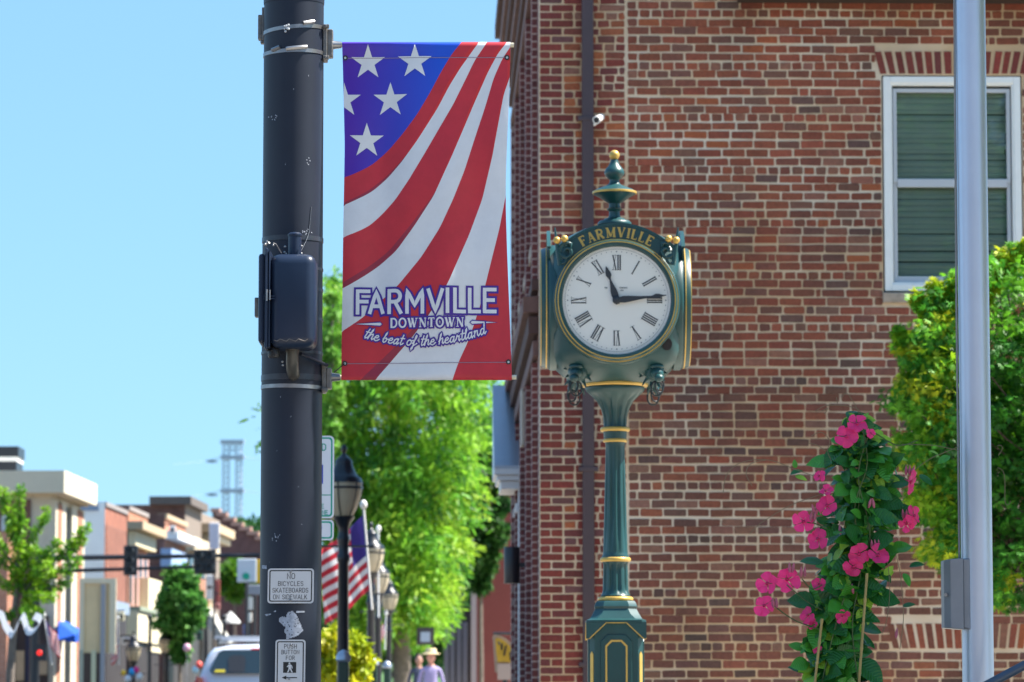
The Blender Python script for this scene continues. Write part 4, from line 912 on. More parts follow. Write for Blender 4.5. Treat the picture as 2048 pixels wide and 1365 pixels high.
# ================================================================== the banner
BYc = PY
XR_ = lambda px: (px - CX) * KP
def interp(tab, y):
    if y <= tab[0][1]: return tab[0][0] + (tab[0][0] - tab[1][0]) / (tab[0][1] - tab[1][1]) * (y - tab[0][1])
    for (x0, y0), (x1, y1) in zip(tab, tab[1:]):
        if y <= y1: return x0 + (x1 - x0) * (y - y0) / (y1 - y0)
    (x0, y0), (x1, y1) = tab[-2], tab[-1]; return x1 + (x1 - x0) / (y1 - y0) * (y - y1)
LE = [(680, 86), (681, 120), (683.5, 200), (686, 290), (685, 360), (683.5, 480), (682.5, 600), (681.5, 700), (681.5, 762)]
RE = [(1020.5, 84), (1020.5, 120), (1018, 200), (1014, 290), (1011.5, 360), (1011.5, 420), (1014, 500), (1018, 600), (1022, 700), (1024, 762)]
def smooth_tab(tab, y):
    return sum(interp(tab, y + d) for d in (-14, -7, 0, 7, 14)) / 5

def bz(py): return P(850, py, PY).z
def by(px, py):                                                         # depth of the cloth: sleeves at the rods, soft folds between
    v = (py - 85) / 676.0; u = (px - 682) / 340.0; m = min(1.0, max(0.0, min(v, 1 - v) / .055)); m = m * m * (3 - 2 * m)
    env = sin(pi * min(1, max(0, v))) ** .7
    f = -.0130 + m * .008 + env * (.016 * sin(5.2 * u + 1.5 * v + .6) + .0085 * sin(11 * u - 2.2 * v) + .0045 * sin(23 * u + 3 * v + 1)) + .004 * sin(19 * v + 6 * u) * m
    return BYc + f - .02 * (u - .0) * env
def BP(px, py, off=0.0):
    if py < 90.5: a = (90.5 - py) / 11 * pi * .9; return Vector((XR_(px), BYc - .0130 * cos(a), TOPZ + .0125 * sin(a)))
    if py > 755: a = (py - 755) / 12 * pi * .9; return Vector((XR_(px), BYc - .0130 * cos(a), BOTZ - .0125 * sin(a)))
    return Vector((XR_(px), by(px, py) - off, bz(py)))
B0 = [(924, 83.5), (902, 110), (881.5, 143.6), (858, 187.6), (831.7, 231.5), (802.4, 269.6), (773, 302), (738, 332), (686.6, 356), (640, 366)]
B1 = [(959, 83.5), (946, 101), (919.6, 137.7), (897.6, 173), (872.7, 219.8), (831.7, 284), (802, 324), (773, 356), (738, 386), (683.7, 411.7), (640, 426)]
B2 = [(975, 83.5), (966.5, 96.7), (949, 121.6), (928.4, 164), (905, 211), (875.6, 261), (846, 305), (817, 343), (789, 400), (761, 429), (732, 455.7), (683.7, 475.6), (640, 488)]
B2 = [(975, 83.5), (966.5, 96.7), (949, 121.6), (928.4, 164), (905, 211), (875.6, 261), (846, 312), (817, 360), (789, 400), (761, 430), (732, 455.7), (683.7, 475.6), (640, 488)]
B3 = [(1016, 83.5), (995.8, 108), (975, 146.5), (949, 205), (925.5, 261), (902, 316.5), (866, 395), (825.8, 455.7), (790.7, 502.6), (752.6, 534.8), (714.5, 560), (683.7, 577), (640, 596)]
B4 = [(1029, 83.5), (1019, 98), (1004.6, 118.7), (987, 158), (969.4, 217), (949, 278.4), (928.4, 343), (906, 400), (878.6, 458.6), (840.5, 517), (793.6, 573), (761, 602), (723, 637), (682, 664), (640, 690)]
B5 = [(1040, 83.5), (1019, 158), (1007.5, 190.5), (996, 252), (984, 316.5), (964, 400), (937, 473), (896, 567), (861, 625.7), (825.8, 672.6), (785, 719.5), (749.6, 760.5), (740, 772)]
B6 = [(1060, 83.5), (1045, 250), (1022, 350), (1010, 400), (998.7, 458.6), (978, 540.7), (960.6, 611), (937, 681), (916.7, 725), (905, 759), (900, 772)]
def bound(tab, py):
    x = sum(interp(tab, py + d) for d in (-8, -4, 0, 4, 8)) / 5; return min(max(x, smooth_tab(LE, py)), smooth_tab(RE, py))
def lerp(a, b, t): return a + (b - a) * max(0, min(1, t))
def dark_w(py, y0, y1, w): return w * max(0, min(1, (py - y0) / (y1 - y0)))      # the printed shading along a stripe's edge
bred = M("banner_red", (.50, .020, .036), .55, var=.10, vs=12, bump=.12, bs=25); bdk = M("banner_maroon", (.28, .020, .045), .55, var=.10, vs=12, bump=.12, bs=25)
bbr = M("banner_bright_red", (.58, .022, .026), .55, bump=.12, bs=25); bwh = M("banner_white", (.66, .68, .72), .6, var=.05, vs=14, bump=.12, bs=25)
b_o = Vector((XR_(851), PY, BOTZ))
bblue = grad_mat("banner_blue", (.060, .008, .36), (.004, .075, .60), XR_(700) - b_o.x, XR_(880) - b_o.x)
ban = thing("street_banner", "vertical cloth banner of red and white stripes with stars hanging beside the pole", "banner", b_o)
mb = MB(); rows = [79.5, 81.2, 83, 85, 87, 89, 90.5] + list(np.arange(94, 753, 4.2)) + [755, 757, 759, 761, 763, 765, 767]
NS = 5; prev = None; vs = []
for py in rows:
    le, re = smooth_tab(LE, py), smooth_tab(RE, py); b = [bound(t_, py) for t_ in (B0, B1, B2, B3, B4, B5, B6)]
    br1 = dark_w(400 - py, 0, 300, 9); br2 = dark_w(400 - py, 0, 300, 8)
    dk2 = dark_w(py, 380, 560, 22) if py < 640 else 22; dk3 = dark_w(py, 600, 760, 30); dk1 = dark_w(py, 300, 400, 12)
    edges = [le, b[0], max(b[0], b[1] - br1 - dk1), max(b[0], b[1] - dk1), b[1], b[2], max(b[2], b[3] - br2 - dk2), max(b[2], b[3] - dk2), b[3], b[4], max(b[4], b[5] - br2 * .7 - dk3), max(b[4], b[5] - dk3), b[5], b[6], re]
    row = []
    for e0_, e1_ in zip(edges, edges[1:]):
        e1_ = max(e0_, e1_)
        for q in range(NS): row.append(e0_ + (e1_ - e0_) * q / NS)
    row.append(re); vs.append([BP(x, py) for x in row])
mats_i = [0, 1, 3, 2, 4, 1, 3, 2, 4, 1, 3, 2, 4, 1]
nc = len(vs[0]); flat = [p for r in vs for p in r]; fs = []
for r in range(len(vs) - 1):
    for c_ in range(nc - 1):
        if abs(flat[r * nc + c_].x - flat[r * nc + c_ + 1].x) < 1e-6 and abs(flat[(r + 1) * nc + c_].x - flat[(r + 1) * nc + c_ + 1].x) < 1e-6: continue
        mb.f.append([(r + 1) * nc + c_, (r + 1) * nc + c_ + 1, r * nc + c_ + 1, r * nc + c_]); mb.m.append(mats_i[min(c_ // NS, 13)]); mb.c.append(None)
mb.v = [tuple(p) for p in flat]; cloth = mb.build("cloth", [bblue, bred, bdk, bbr, bwh], ban); cloth.data.shade_smooth()
for cx_, cy_, r in ((732.5, 124, 36), (827.5, 123, 36), (778, 199, 36), (730.5, 280, 36), (684, 199, 36)):
    mb = MB(); pts_ = []
    for i in range(10):
        a = pi / 2 + i * pi / 5; rr = r if i % 2 == 0 else r * .382; pts_.append((cx_ + cos(a) * rr, cy_ - sin(a) * rr + 2))
    pts_ = [(max(x, smooth_tab(LE, y) + .3), y) for x, y in pts_]
    tri = []
    c0 = (max(cx_, smooth_tab(LE, cy_) + .4), cy_ + 2); vs = []; fs = []                  # triangle fan, finely split so the star follows the cloth
    for i in range(10):
        a, b = pts_[i], pts_[(i + 1) % 10]
        n = 5; base_i = len(vs)
        for r_ in range(n + 1):
            for s_ in range(r_ + 1):
                t1 = r_ / n; t2 = (s_ / r_) if r_ else 0
                x = c0[0] + t1 * ((a[0] + (b[0] - a[0]) * t2) - c0[0]); y = c0[1] + t1 * ((a[1] + (b[1] - a[1]) * t2) - c0[1]); vs.append(BP(x, y, .0024))
        id_ = lambda r_, s_: base_i + r_ * (r_ + 1) // 2 + s_
        for r_ in range(n):
            for s_ in range(r_ + 1):
                fs.append((id_(r_, s_), id_(r_ + 1, s_), id_(r_ + 1, s_ + 1)))
                if s_ < r_: fs.append((id_(r_, s_), id_(r_ + 1, s_ + 1), id_(r_, s_ + 1)))
    mb.add(vs, fs); mb.build("star", bwh, cloth)
purple = M("banner_purple", (.045, .012, .26), .55); fnb = lambda a, b, z: tuple(BP(a, b, .0028 + z))
def split(pl, n=4):
    out = []
    for (a, b), (c_, d) in zip(pl, pl[1:]):
        for q in range(n): out.append((a + (c_ - a) * q / n, b + (d - b) * q / n))
    return out + [pl[-1]]
LET = [('F', 713.5, 735.5), ('A', 738, 764), ('R', 777, 800), ('M', 813, 844), ('V', 856, 884), ('I', 894.5, 894.5), ('L', 909.5, 928), ('L', 939, 958), ('E', 969, 989.5)]
mw = MB(); mp = MB(); k_ = 0
for ch_, x0, x1 in LET:
    gl = SANS[ch_]; ww = gl[0] or 1
    for pl in gl[1]:
        q = [(x0 + (a / ww) * (x1 - x0) if gl[0] else x0, 626.5 - (x0 - 713) * .0095 - b * 43.5) for a, b in pl]; q = split(q)
        ribbon(mp, q, 15.5, fnb, .00003 * k_, ext=7.5); ribbon(mw, q, 7.2, fnb, .0009 + .00003 * k_, ext=3.4 if ch_ not in 'AV' else 2.5); k_ += 1
draw(mp, "DOWNTOWN", SERIF, 853.5, 0, 1, 1, lambda a, b, z: fnb(853.5 + (a - 853.5) * 1, 655 - (a - 853) * .012 - b, z), sp=.12) if False else None
fl_ = lambda a, b, z: fnb(a, 655.5 - (a - 853) * .012 - b, z)
draw(mp, "DOWNTOWN", SERIF, 853.5, 0, 18.2, 3.9, fl_, sp=.17, center=True, xs=1.02, grow=6.5, dz=.00002, z=.0003); draw(mw, "DOWNTOWN", SERIF, 853.5, 0, 18.2, 3.9, fl_, sp=.17, center=True, xs=1.02, dz=.00003, z=.0013)
for xa, xb in ((710, 762), (992, 941)):
    s_ = 1 if xb > xa else -1; yy = 647.5 - (xa - 853) * .012
    for mbx, gq, zz in ((mp, 4.0, .0004), (mw, .6, .0014)):
        q = [(xa - s_ * gq, yy), (xb - s_ * 3, yy - 2.6 - gq * .7), (xb + s_ * gq * .7, yy), (xb - s_ * 3, yy + 2.6 + gq * .7)]; mbx.add([fnb(a, b, zz) for a, b in q], [(0, 1, 2, 3) if s_ < 0 else (3, 2, 1, 0)])
def sag(x, y):
    t = x / 108.0; yy = -15.5 * (1 - t * t) + (3.5 * t); sl = (31 * t + 3.5) / 108.0; return (x - y * sl, yy + y)
fs_ = lambda a, b, z: fnb(a, 676.5 - b, z)
draw(mp, "the beat of the heartland", SCRIPT, 848.5, 0, 20, 2.3, fs_, sp=.035, center=True, xs=1.215, shear=.24, grow=6.2, base=sag, dz=.00001, z=.0005); draw(mw, "the beat of the heartland", SCRIPT, 848.5, 0, 20, 2.3, fs_, sp=.035, center=True, xs=1.215, shear=.24, base=sag, dz=.00002, z=.0016)
mp.build("lettering_outline", purple, cloth); mw.build("lettering", bwh, cloth)
stm = M("stitching", (.25, .2, .28), .8)
for k_, (py, sl) in enumerate(((117, 0), (725.5, 0))):
    mb = MB(); ribbon(mb, [(smooth_tab(LE, py) + 2 + q * 16.7, py + (3 - 3.0 * q / 20) * (py > 500)) for q in range(21)], 1.2, fnb, .0002); mb.build("hem_stitching", stm, cloth)
for px, py in ((686.5, 116.5), (1014, 117), (688.5, 728), (1017, 725)):
    c0 = BP(px, py, .003); mb = MB(); mb.ring(c0, 2.4 * KP, 5.0 * KP, -.002, .002, 20); mb.build("grommet", M("grommet_dark", (.06, .06, .06), .35, metal=.8), cloth, smooth=30)
    mb = MB(); mb.prism([(c0.x + cos(q * pi / 6) * 2.5 * KP, c0.z + sin(q * pi / 6) * 2.5 * KP) for q in range(12)], c0.y - .0005, c0.y + .001); mb.build("eyelet", M("eyelet_sky", (.55, .62, .66), .5), cloth)
mb = MB(); c0 = BP(688.5, 728, .006); mb.tube([c0, c0 + Vector((-11 * KP, .004, -9 * KP)), Vector((XR_(667), PY - .012, pz(746)))], .0022, 6); mb.build("cable_tie", signk, ban)
# ================================================================== flagpole with rope and cleat box
FY = 16.6; KF = S(FY); XF = (1956.5 - CX) / F * (FY * CP + (P(1956, 1365, FY).z - CAMZ) * SP)
fz = lambda py: P(1950, py, FY).z
fp = thing("flagpole", "tall silver aluminium flagpole with rope and grey cleat box", "flagpole", (XF, FY, g(FY)))
alu = M("brushed_aluminium", (.56, .61, .72), .36, metal=.55, weather=(2, .08, (1, 1, .3)), var=.05, vs=3)
mb = MB(); mb.lathe([(.068, g(FY) + .02), (.068, fz(1365)), (.0665, fz(0)), (.05, 8.0), (.045, 8.6), (.02, 8.62)], (XF, FY, 0), 48); mb.build("shaft", alu, fp, smooth=50)
mb = MB(); mb.lathe([(.16, g(FY)), (.16, g(FY) + .03), (.09, g(FY) + .07), (.069, g(FY) + .09)], (XF, FY, 0), 32); mb.build("base_collar", alu, fp, smooth=50)
mb = MB(); mb.sphere((XF, FY, 8.72), .1, 20, 12); mb.build("ball_finial", gold, fp, smooth=60)
ropem = M("halyard_rope", (.30, .31, .32), .8, bump=.8, bs=400)
for dx, dy in ((-.0765, -.012), (-.0725, .02)):
    mb = MB(); mb.tube([(XF + dx, FY + dy, fz(1121)), (XF + dx, FY + dy, fz(600)), (XF + dx + .006, FY + dy, fz(0)), (XF - .05, FY + dy, 8.5)], .0046, 8); mb.build("halyard", ropem, fp, smooth=60)
cbm = M("cleat_box_grey", (.22, .235, .27), .42, metal=.25, var=.08, vs=10)
bx = lambda px: (px - CX) * KF
mb = MB(); mb.prism([(bx(1921), fz(1256)), (bx(1936), fz(1261)), (bx(1936), fz(1118)), (bx(1921), fz(1119))], FY - .06, FY + .06); cb = mb.build("cleat_box", cbm, fp, bevel=.006)
mb = MB(); mb.add([(bx(1896), FY - .075, fz(1258)), (bx(1921.5), FY - .075, fz(1260)), (bx(1921.5), FY - .075, fz(1118)), (bx(1896), FY - .075, fz(1120)), (bx(1884), FY - .045, fz(1257)), (bx(1884), FY - .045, fz(1122)), (bx(1884), FY + .06, fz(1257)), (bx(1884), FY + .06, fz(1122)), (bx(1921.5), FY + .06, fz(1260)), (bx(1921.5), FY + .06, fz(1118))],
              [(0, 1, 2, 3), (4, 0, 3, 5), (6, 4, 5, 7), (8, 6, 7, 9), (1, 8, 9, 2), (3, 2, 9, 7, 5), (0, 4, 6, 8, 1)]); dr = mb.build("box_cover", cbm, cb, bevel=.003)
mb = MB(); mb.tube([(bx(1887), FY - .058, fz(1191)), (bx(1886), FY - .072, fz(1191))], .008, 12); mb.build("lock", steel, dr, smooth=40)
mb = MB(); mb.tube([(bx(1931), FY - .03, fz(1262)), (bx(1931), FY - .03, fz(1268)), (bx(1935), FY - .03, fz(1270))], .004, 6); mb.build("hook", steel, cb)
# handrail at the lower right
hr = thing("handrail", "round blue grey handrail rising to the edge of the picture", "handrail", (2.6, 16.2, g(16.2)))
hm = M("rail_paint", (.06, .085, .13), .4, metal=.2, var=.1); a = P(1975, 1370, 16.2); b = P(2060, 1325, 16.2); d = (b - a)
mb = MB(); mb.tube([a - d * 1.2, a - d * 1.05, b + d * 9], .0195, 14); mb.build("rail", hm, hr, smooth=50)
for q in (a - d * 1.1, b + d * 8.5):
    mb = MB(); mb.tube([(q.x, q.y, g(16)), (q.x, q.y, q.z)], .018, 12); mb.build("post", hm, hr, smooth=50)

# ================================================================== mandevilla on canes
VY = 16.5; KV = S(VY); V_ = lambda px, py, dy=0.0: P(px, py, VY) + Vector((0, dy, 0))
pot_c = V_(1662, 1365); vine = thing("mandevilla", "pink flowering mandevilla vine climbing bamboo canes", "vine", (pot_c.x, VY, g(VY)))
pot = thing("planter_pot", "round dark planter holding the pink flowering vine", "planter", (pot_c.x, VY, g(VY)))
mb = MB(); z0 = g(VY); mb.lathe([(.2, z0), (.26, z0 + .3), (.29, z0 + .48), (.31, z0 + .5), (.31, z0 + .54), (.27, z0 + .54), (.26, z0 + .47), (.01, z0 + .47)], (pot_c.x, VY, 0), 36); mb.build("bowl", M("pot_glaze", (.05, .04, .045), .3, var=.2), pot, smooth=40)
def leaf_mesh(name, col, seed, young=False):
    rnd = random.Random(seed); mb = MB(); ys = [0, .10, .24, .42, .62, .80, .93, 1.0]; ws = [.015, .17, .27, .31, .28, .185, .07, .004]; vs = []; cu = rnd.uniform(.10, .32); fo_ = rnd.uniform(.05, .14); tw = rnd.uniform(-.1, .1)
    for y, wd in zip(ys, ws):
        for s in (-1, -.5, 0, .5, 1):
            z = -cu * y * y + fo_ * abs(s) * (wd / .27) + tw * s * y * .5 + rnd.uniform(-.008, .008) - .05 * abs(s) ** 3 * (wd / .27); vs.append((s * wd, y, z))
    mb.add(vs, [(i * 5 + k, i * 5 + k + 1, (i + 1) * 5 + k + 1, (i + 1) * 5 + k) for i in range(7) for k in range(4)])
    nm = "leaf_green_" + name
    m = M(nm, col, .30 if not young else .42, spec=.4, var=.2, vs=3, trans=.12 if not young else .25); t = m.node_tree; n = t.nodes; L = t.links.new
    if not n.get("veins"):
        tc = n.new("ShaderNodeTexCoord"); sx = n.new("ShaderNodeSeparateXYZ"); L(tc.outputs["Object"], sx.inputs[0])
        ab = n.new("ShaderNodeMath"); ab.operation = 'ABSOLUTE'; L(sx.outputs[0], ab.inputs[0])
        mu = n.new("ShaderNodeMath"); mu.operation = 'MULTIPLY_ADD'; L(ab.outputs[0], mu.inputs[0]); mu.inputs[1].default_value = -.7; L(sx.outputs[1], mu.inputs[2])
        sn = n.new("ShaderNodeMath"); sn.operation = 'MULTIPLY'; L(mu.outputs[0], sn.inputs[0]); sn.inputs[1].default_value = 62; s2 = n.new("ShaderNodeMath"); s2.operation = 'SINE'; L(sn.outputs[0], s2.inputs[0])
        bp = n.new("ShaderNodeBump"); bp.name = "veins"; bp.inputs["Strength"].default_value = .22; bp.inputs["Distance"].default_value = .008; L(s2.outputs[0], bp.inputs["Height"]); L(bp.outputs[0], n["Principled BSDF"].inputs["Normal"])
    me = bpy.data.meshes.new("leaf"); me.from_pydata(mb.v, [], mb.f); me.materials.append(m); me.shade_smooth(); return me
LM = [leaf_mesh("deep", (.022, .135, .022), k) for k in range(5)] + [leaf_mesh("mid", (.066, .29, .030), 10 + k) for k in range(4)]
LY = [leaf_mesh("young", (.28, .54, .05), 20 + k, True) for k in range(3)]
PROF = [(1712, 828, 20), (1716, 870, 52), (1728, 920, 70), (1726, 985, 84), (1722, 1050, 88), (1724, 1100, 82), (1706, 1150, 80), (1688, 1200, 76), (1672, 1250, 76), (1668, 1300, 70), (1664, 1365, 78), (1662, 1440, 70)]
def prof(py):
    for a, b in zip(PROF, PROF[1:]):
        if py <= b[1]: t = (py - a[1]) / (b[1] - a[1]); return a[0] + (b[0] - a[0]) * t, a[2] + (b[2] - a[2]) * t
    return PROF[-1][0], PROF[-1][2]
def frame_q(n, t):
    t = Vector(t).normalized(); n = Vector(n); n = (n - t * n.dot(t)).normalized(); x = t.cross(n); return Matrix((x, t, n)).transposed().to_quaternion()
random.seed(21); nl = 0
for k in range(290):
    py = 830 + 600 * (k + .5) / 290 + random.uniform(-6, 6); cx_, hw_ = prof(py); hw_ *= 1.06 + .16 * sin(py * .043); a = random.uniform(0, 2 * pi); inner = random.random() < .3
    if not inner: a = -pi / 2 + random.gauss(0, .95)
    rr = hw_ * KV * (random.uniform(.1, .5) if inner else random.uniform(.45, .88)); dy = sin(a) * rr * .8
    p = V_(cx_, py) + Vector((cos(a) * rr, dy, 0)); out = Vector((cos(a), sin(a), 0))
    tng = out * random.uniform(.3, 1.0) + Vector((random.gauss(0, .45), random.gauss(0, .25), random.uniform(-.75, .35)))
    nrm = out * .65 + Vector((random.gauss(0, .35), -.65, .62 + random.gauss(0, .25)))
    yng = random.random() < (.5 if py < 900 else .2); L_ = random.uniform(34, 64) * KV * (.72 if yng else 1.0) * (.85 if py < 900 else 1.0) * (1.12 if py > 1120 else 1)
    me = random.choice(LY if yng else LM); p -= tng.normalized() * L_ * .35
    place("leaf", me, vine, p, frame_q(nrm, tng), (L_ * random.uniform(.95, 1.35), L_, L_)); nl += 1
for px, py, L_, dx, dz, yng in ((1622, 1122, 50, -1, .12, 0), (1905 - 20, 920, 30, -.9, -.4, 0), (1850, 960, 34, .8, -.55, 0), (1866, 905, 20, -.5, .3, 1), (1590, 945, 26, .7, .35, 0), (1600, 955, 24, .9, -.1, 1), (1588, 930, 18, -.2, .9, 0), (1725, 838, 30, .55, .8, 1), (1705, 835, 24, -.6, .6, 1), (1830, 1130, 30, .8, .3, 0), (1815, 1210, 26, .9, .2, 0), (1812, 1160, 30, .4, -.7, 0)):
    t = Vector((dx, -.3, dz)); place("leaf", random.choice(LY if yng else LM), vine, V_(px, py, -.05) - t.normalized() * L_ * KV * .5, frame_q(Vector((-dz * .3, -.6, .8)), t), L_ * KV)
# the many smaller leaves inside the column
fv, ff, fm = [], [], {}
fill = {m: MB() for m in ("deep", "mid", "young")}
for k in range(560):
    py = 838 + 590 * random.random(); cx_, hw_ = prof(py); a = random.uniform(-pi, 0) if random.random() < .8 else random.uniform(0, pi); rr = hw_ * KV * random.uniform(.05, .95) * (.95 + .15 * sin(py * .05)); out = Vector((cos(a), sin(a), 0))
    p = V_(cx_, py) + Vector((cos(a) * rr, sin(a) * rr * .75, 0)); tng = out * random.uniform(.2, 1.0) + Vector((random.gauss(0, .6), random.gauss(0, .3), random.uniform(-.8, .6))); nrm = out * .5 + Vector((random.gauss(0, .4), -.6, .6 + random.gauss(0, .3)))
    kind = random.choices(("deep", "mid", "young"), (45, 40, 15))[0]; me = {"deep": LM[k % 5], "mid": LM[5 + k % 4], "young": LY[k % 3]}[kind]; L_ = random.uniform(20, 38) * KV; R_ = frame_q(nrm, tng).to_matrix()
    fill[kind].add([R_ @ (Vector(v.co) * L_) + p - tng.normalized() * L_ * .3 for v in me.vertices], [tuple(q.vertices) for q in me.polygons], None)
allf = MB(); mi = 0
for kname in ("deep", "mid", "young"):
    mbq = fill[kname]; allf.add(mbq.v, mbq.f, None, mi); mi += 1
fo_ = allf.build("small_leaves", [MATS["leaf_green_deep"], MATS["leaf_green_mid"], MATS["leaf_green_young"]], vine, kind="stuff"); fo_.data.shade_smooth()
# flowers
def petal_mesh(seed):
    rnd = random.Random(seed); mb = MB(); vs = []; rows_ = [(0, .06), (.18, .16), (.42, .38), (.66, .50), (.86, .45), (.97, .24)]; cu = rnd.uniform(.05, .3); sk = rnd.uniform(-.16, .16)
    for y, wd in rows_:
        for s in (-1, -.5, 0, .5, 1): vs.append((s * wd + sk * y * y, y - .07 * abs(s) * (y > .8) + .03 * s * (y > .8), .16 * (1 - y) ** 2 * -1 - cu * y * y * .6 + .05 * s * s * y + rnd.uniform(-.02, .02) + .05 * sin(4 * s + seed) * y))
    mb.add(vs, [(i * 5 + k, i * 5 + k + 1, (i + 1) * 5 + k + 1, (i + 1) * 5 + k) for i in range(5) for k in range(4)])
    me = bpy.data.meshes.new("petal"); me.from_pydata(mb.v, [], mb.f); me.materials.append(M("petal_pink", (1.0, .05, .26), .5, var=.15, vs=2.2, trans=.4)); me.shade_smooth(); return me
PM = [petal_mesh(k) for k in range(5)]
thm = M("petal_throat", (.50, .012, .10), .5)
def flower(px, py, r, face, spin, dy=-.1):
    mb = MB(); mb.lathe([(.03, -.75), (.05, -.5), (.07, -.3), (.13, -.08), (.16, .0)], (0, 0, 0), 12); me = bpy.data.meshes.new("flower"); me.from_pydata(mb.v, [], mb.f); me.materials.append(thm); me.shade_smooth()
    f = Vector(face).normalized(); q = f.to_track_quat('Z', 'Y'); R_ = r * KV
    fo = place("flower", me, vine, V_(px, py, dy), q, R_)
    for k in range(5):
        a = spin + k * 2 * pi / 5 + random.uniform(-.08, .08); qq = Matrix.Rotation(a, 3, 'Z').to_quaternion() @ Matrix.Rotation(random.uniform(-.3, .5), 3, 'X').to_quaternion()
        o = bpy.data.objects.new("petal", PM[(k + int(px)) % 5]); COL.objects.link(o); o.parent = fo; o.rotation_mode = 'QUATERNION'; o.rotation_quaternion = qq
        o.location = Matrix.Rotation(a, 3, 'Z') @ Vector((0, .08, -.02)); o.scale = (random.uniform(.9, 1.1),) * 3
FL = [(1686, 879, 22, (-.25, -1, .1)), (1708, 852, 20, (.1, -.8, .6)), (1816, 970, 24, (.8, -.55, -.45)), (1648, 1015, 21, (-.1, -1, .15)), (1603, 1046, 21, (-.35, -1, .1)), (1631, 1080, 22, (-.6, -.8, .1)), (1822, 1036, 21, (.75, -.7, .15)), (1806, 1052, 17, (.3, -.9, -.3)),
      (1712, 1112, 23, (.05, -1, .05)), (1750, 1113, 21, (.15, -1, .35)), (1700, 1138, 20, (-.2, -.9, -.35)), (1571, 1161, 25, (.15, -1, .05)), (1531, 1169, 23, (-.35, -.9, .1)), (1525, 1213, 21, (-.25, -1, -.15)), (1634, 955, 13, (-.5, -.8, .3)), (1645, 986, 15, (-.2, -.7, .7)),
      (1611, 1232, 18, (-.7, -.7, .2)), (1679, 1235, 15, (.5, -.8, -.5)), (1631, 1300, 10, (-.1, -1, .2)), (1634, 1170, 14, (-.4, -.8, -.1)), (1622, 1250, 11, (-.5, -.8, .2)), (1735, 872, 10, (.3, -.9, .2))]
for px, py, r, fc in FL: flower(px, py, r, fc, random.uniform(0, 6), -.155 if px > 1640 else -.10)
budm = M("bud_pink", (.42, .10, .16), .5, var=.3, vs=30)
for px, py, n in ((1696, 852, 2), (1622, 1022, 3), (1734, 1010, 2), (1806, 945, 3), (1598, 1146, 2), (1575, 1138, 2), (1542, 1208, 2), (1738, 1092, 3), (1800, 1032, 2), (1618, 1036, 2), (1700, 1180, 1), (1787, 1268, 1), (1675, 1062, 1)):
    for k in range(n):
        a = V_(px + k * 7, py, -.13); t = Vector((random.uniform(-.3, .3), -.2, 1)) * 20 * KV; mb = MB(); mb.tube([a - t * .5, a - t * .2, a + t * .1, a + t * .5], [.003, .0075, .0065, .001], 8); mb.build("bud", budm, vine, smooth=60)
stemm = M("stem_green", (.07, .11, .03), .6, var=.3, vs=20); tenm = M("tendril_brown", (.16, .13, .07), .6)
def smooth_path(pts, n=6):
    out = []
    for i in range(len(pts) - 1):
        p0, p1, p2, p3 = pts[max(i - 1, 0)], pts[i], pts[i + 1], pts[min(i + 2, len(pts) - 1)]
        for k in range(n): t = k / n; out.append(.5 * ((2 * p1) + (p2 - p0) * t + (2 * p0 - 5 * p1 + 4 * p2 - p3) * t * t + (3 * p1 - p0 - 3 * p2 + p3) * t ** 3))
    return out + [pts[-1]]
TEN = [[(1628, 826), (1642, 817), (1655, 814), (1686, 815), (1712, 822), (1726, 840)], [(1640, 826), (1652, 820), (1646, 832)], [(1444, 990), (1447, 965), (1456, 945), (1478, 929), (1513, 922), (1548, 926), (1588, 942), (1626, 955), (1660, 965)], [(1530, 923), (1500, 930), (1490, 950), (1502, 975)],
       [(1497, 1070), (1512, 1055), (1526, 1044), (1575, 1015), (1628, 995), (1665, 985)], [(1800, 892), (1819, 892), (1863, 894), (1895, 900), (1912, 904)], [(1825, 943), (1845, 928), (1863, 917), (1890, 906), (1912, 897)], [(1989, 895), (1997, 894), (2000, 901), (1992, 914)], [(1990, 938), (2001, 945), (2005, 965), (2005, 1000), (2008, 1012), (2014, 1010), (2016, 1004)],
       [(1620, 875), (1640, 868), (1656, 885), (1652, 905), (1660, 925)], [(1615, 890), (1630, 893), (1648, 905)], [(1680, 800), (1690, 790), (1706, 812), (1716, 832)], [(1670, 798), (1672, 812)], [(1785, 1100), (1795, 1140), (1800, 1180), (1803, 1240), (1796, 1300)], [(1770, 1110), (1776, 1180), (1770, 1240), (1760, 1270)]]
for tp in TEN:
    mb = MB(); pl = smooth_path([V_(a, b, -.08) for a, b in tp]); mb.tube(pl, .0016, 5); mb.build("tendril", tenm, vine)
for tp in ([(1640, 1262), (1593, 1246), (1566, 1230), (1544, 1213)], [(1640, 1222), (1610, 1205), (1585, 1185), (1570, 1172)], [(1640, 1172), (1620, 1180), (1600, 1160)], [(1650, 1060), (1625, 1050), (1610, 1048)], [(1690, 1075), (1700, 1060), (1712, 1020), (1715, 980)], [(1712, 1365), (1700, 1250), (1718, 1130), (1705, 1020), (1730, 930), (1716, 845)], [(1640, 1365), (1660, 1280), (1690, 1180), (1735, 1080), (1712, 960), (1730, 880)], [(1745, 870), (1790, 895), (1830, 885)]):
    mb = MB(); pl = smooth_path([V_(a, b, -.11) for a, b in tp]); mb.tube(pl, .0028, 6); mb.build("stem", stemm, vine, smooth=60)
cane = M("bamboo", (.36, .26, .08), .5, var=.25, vs=14)
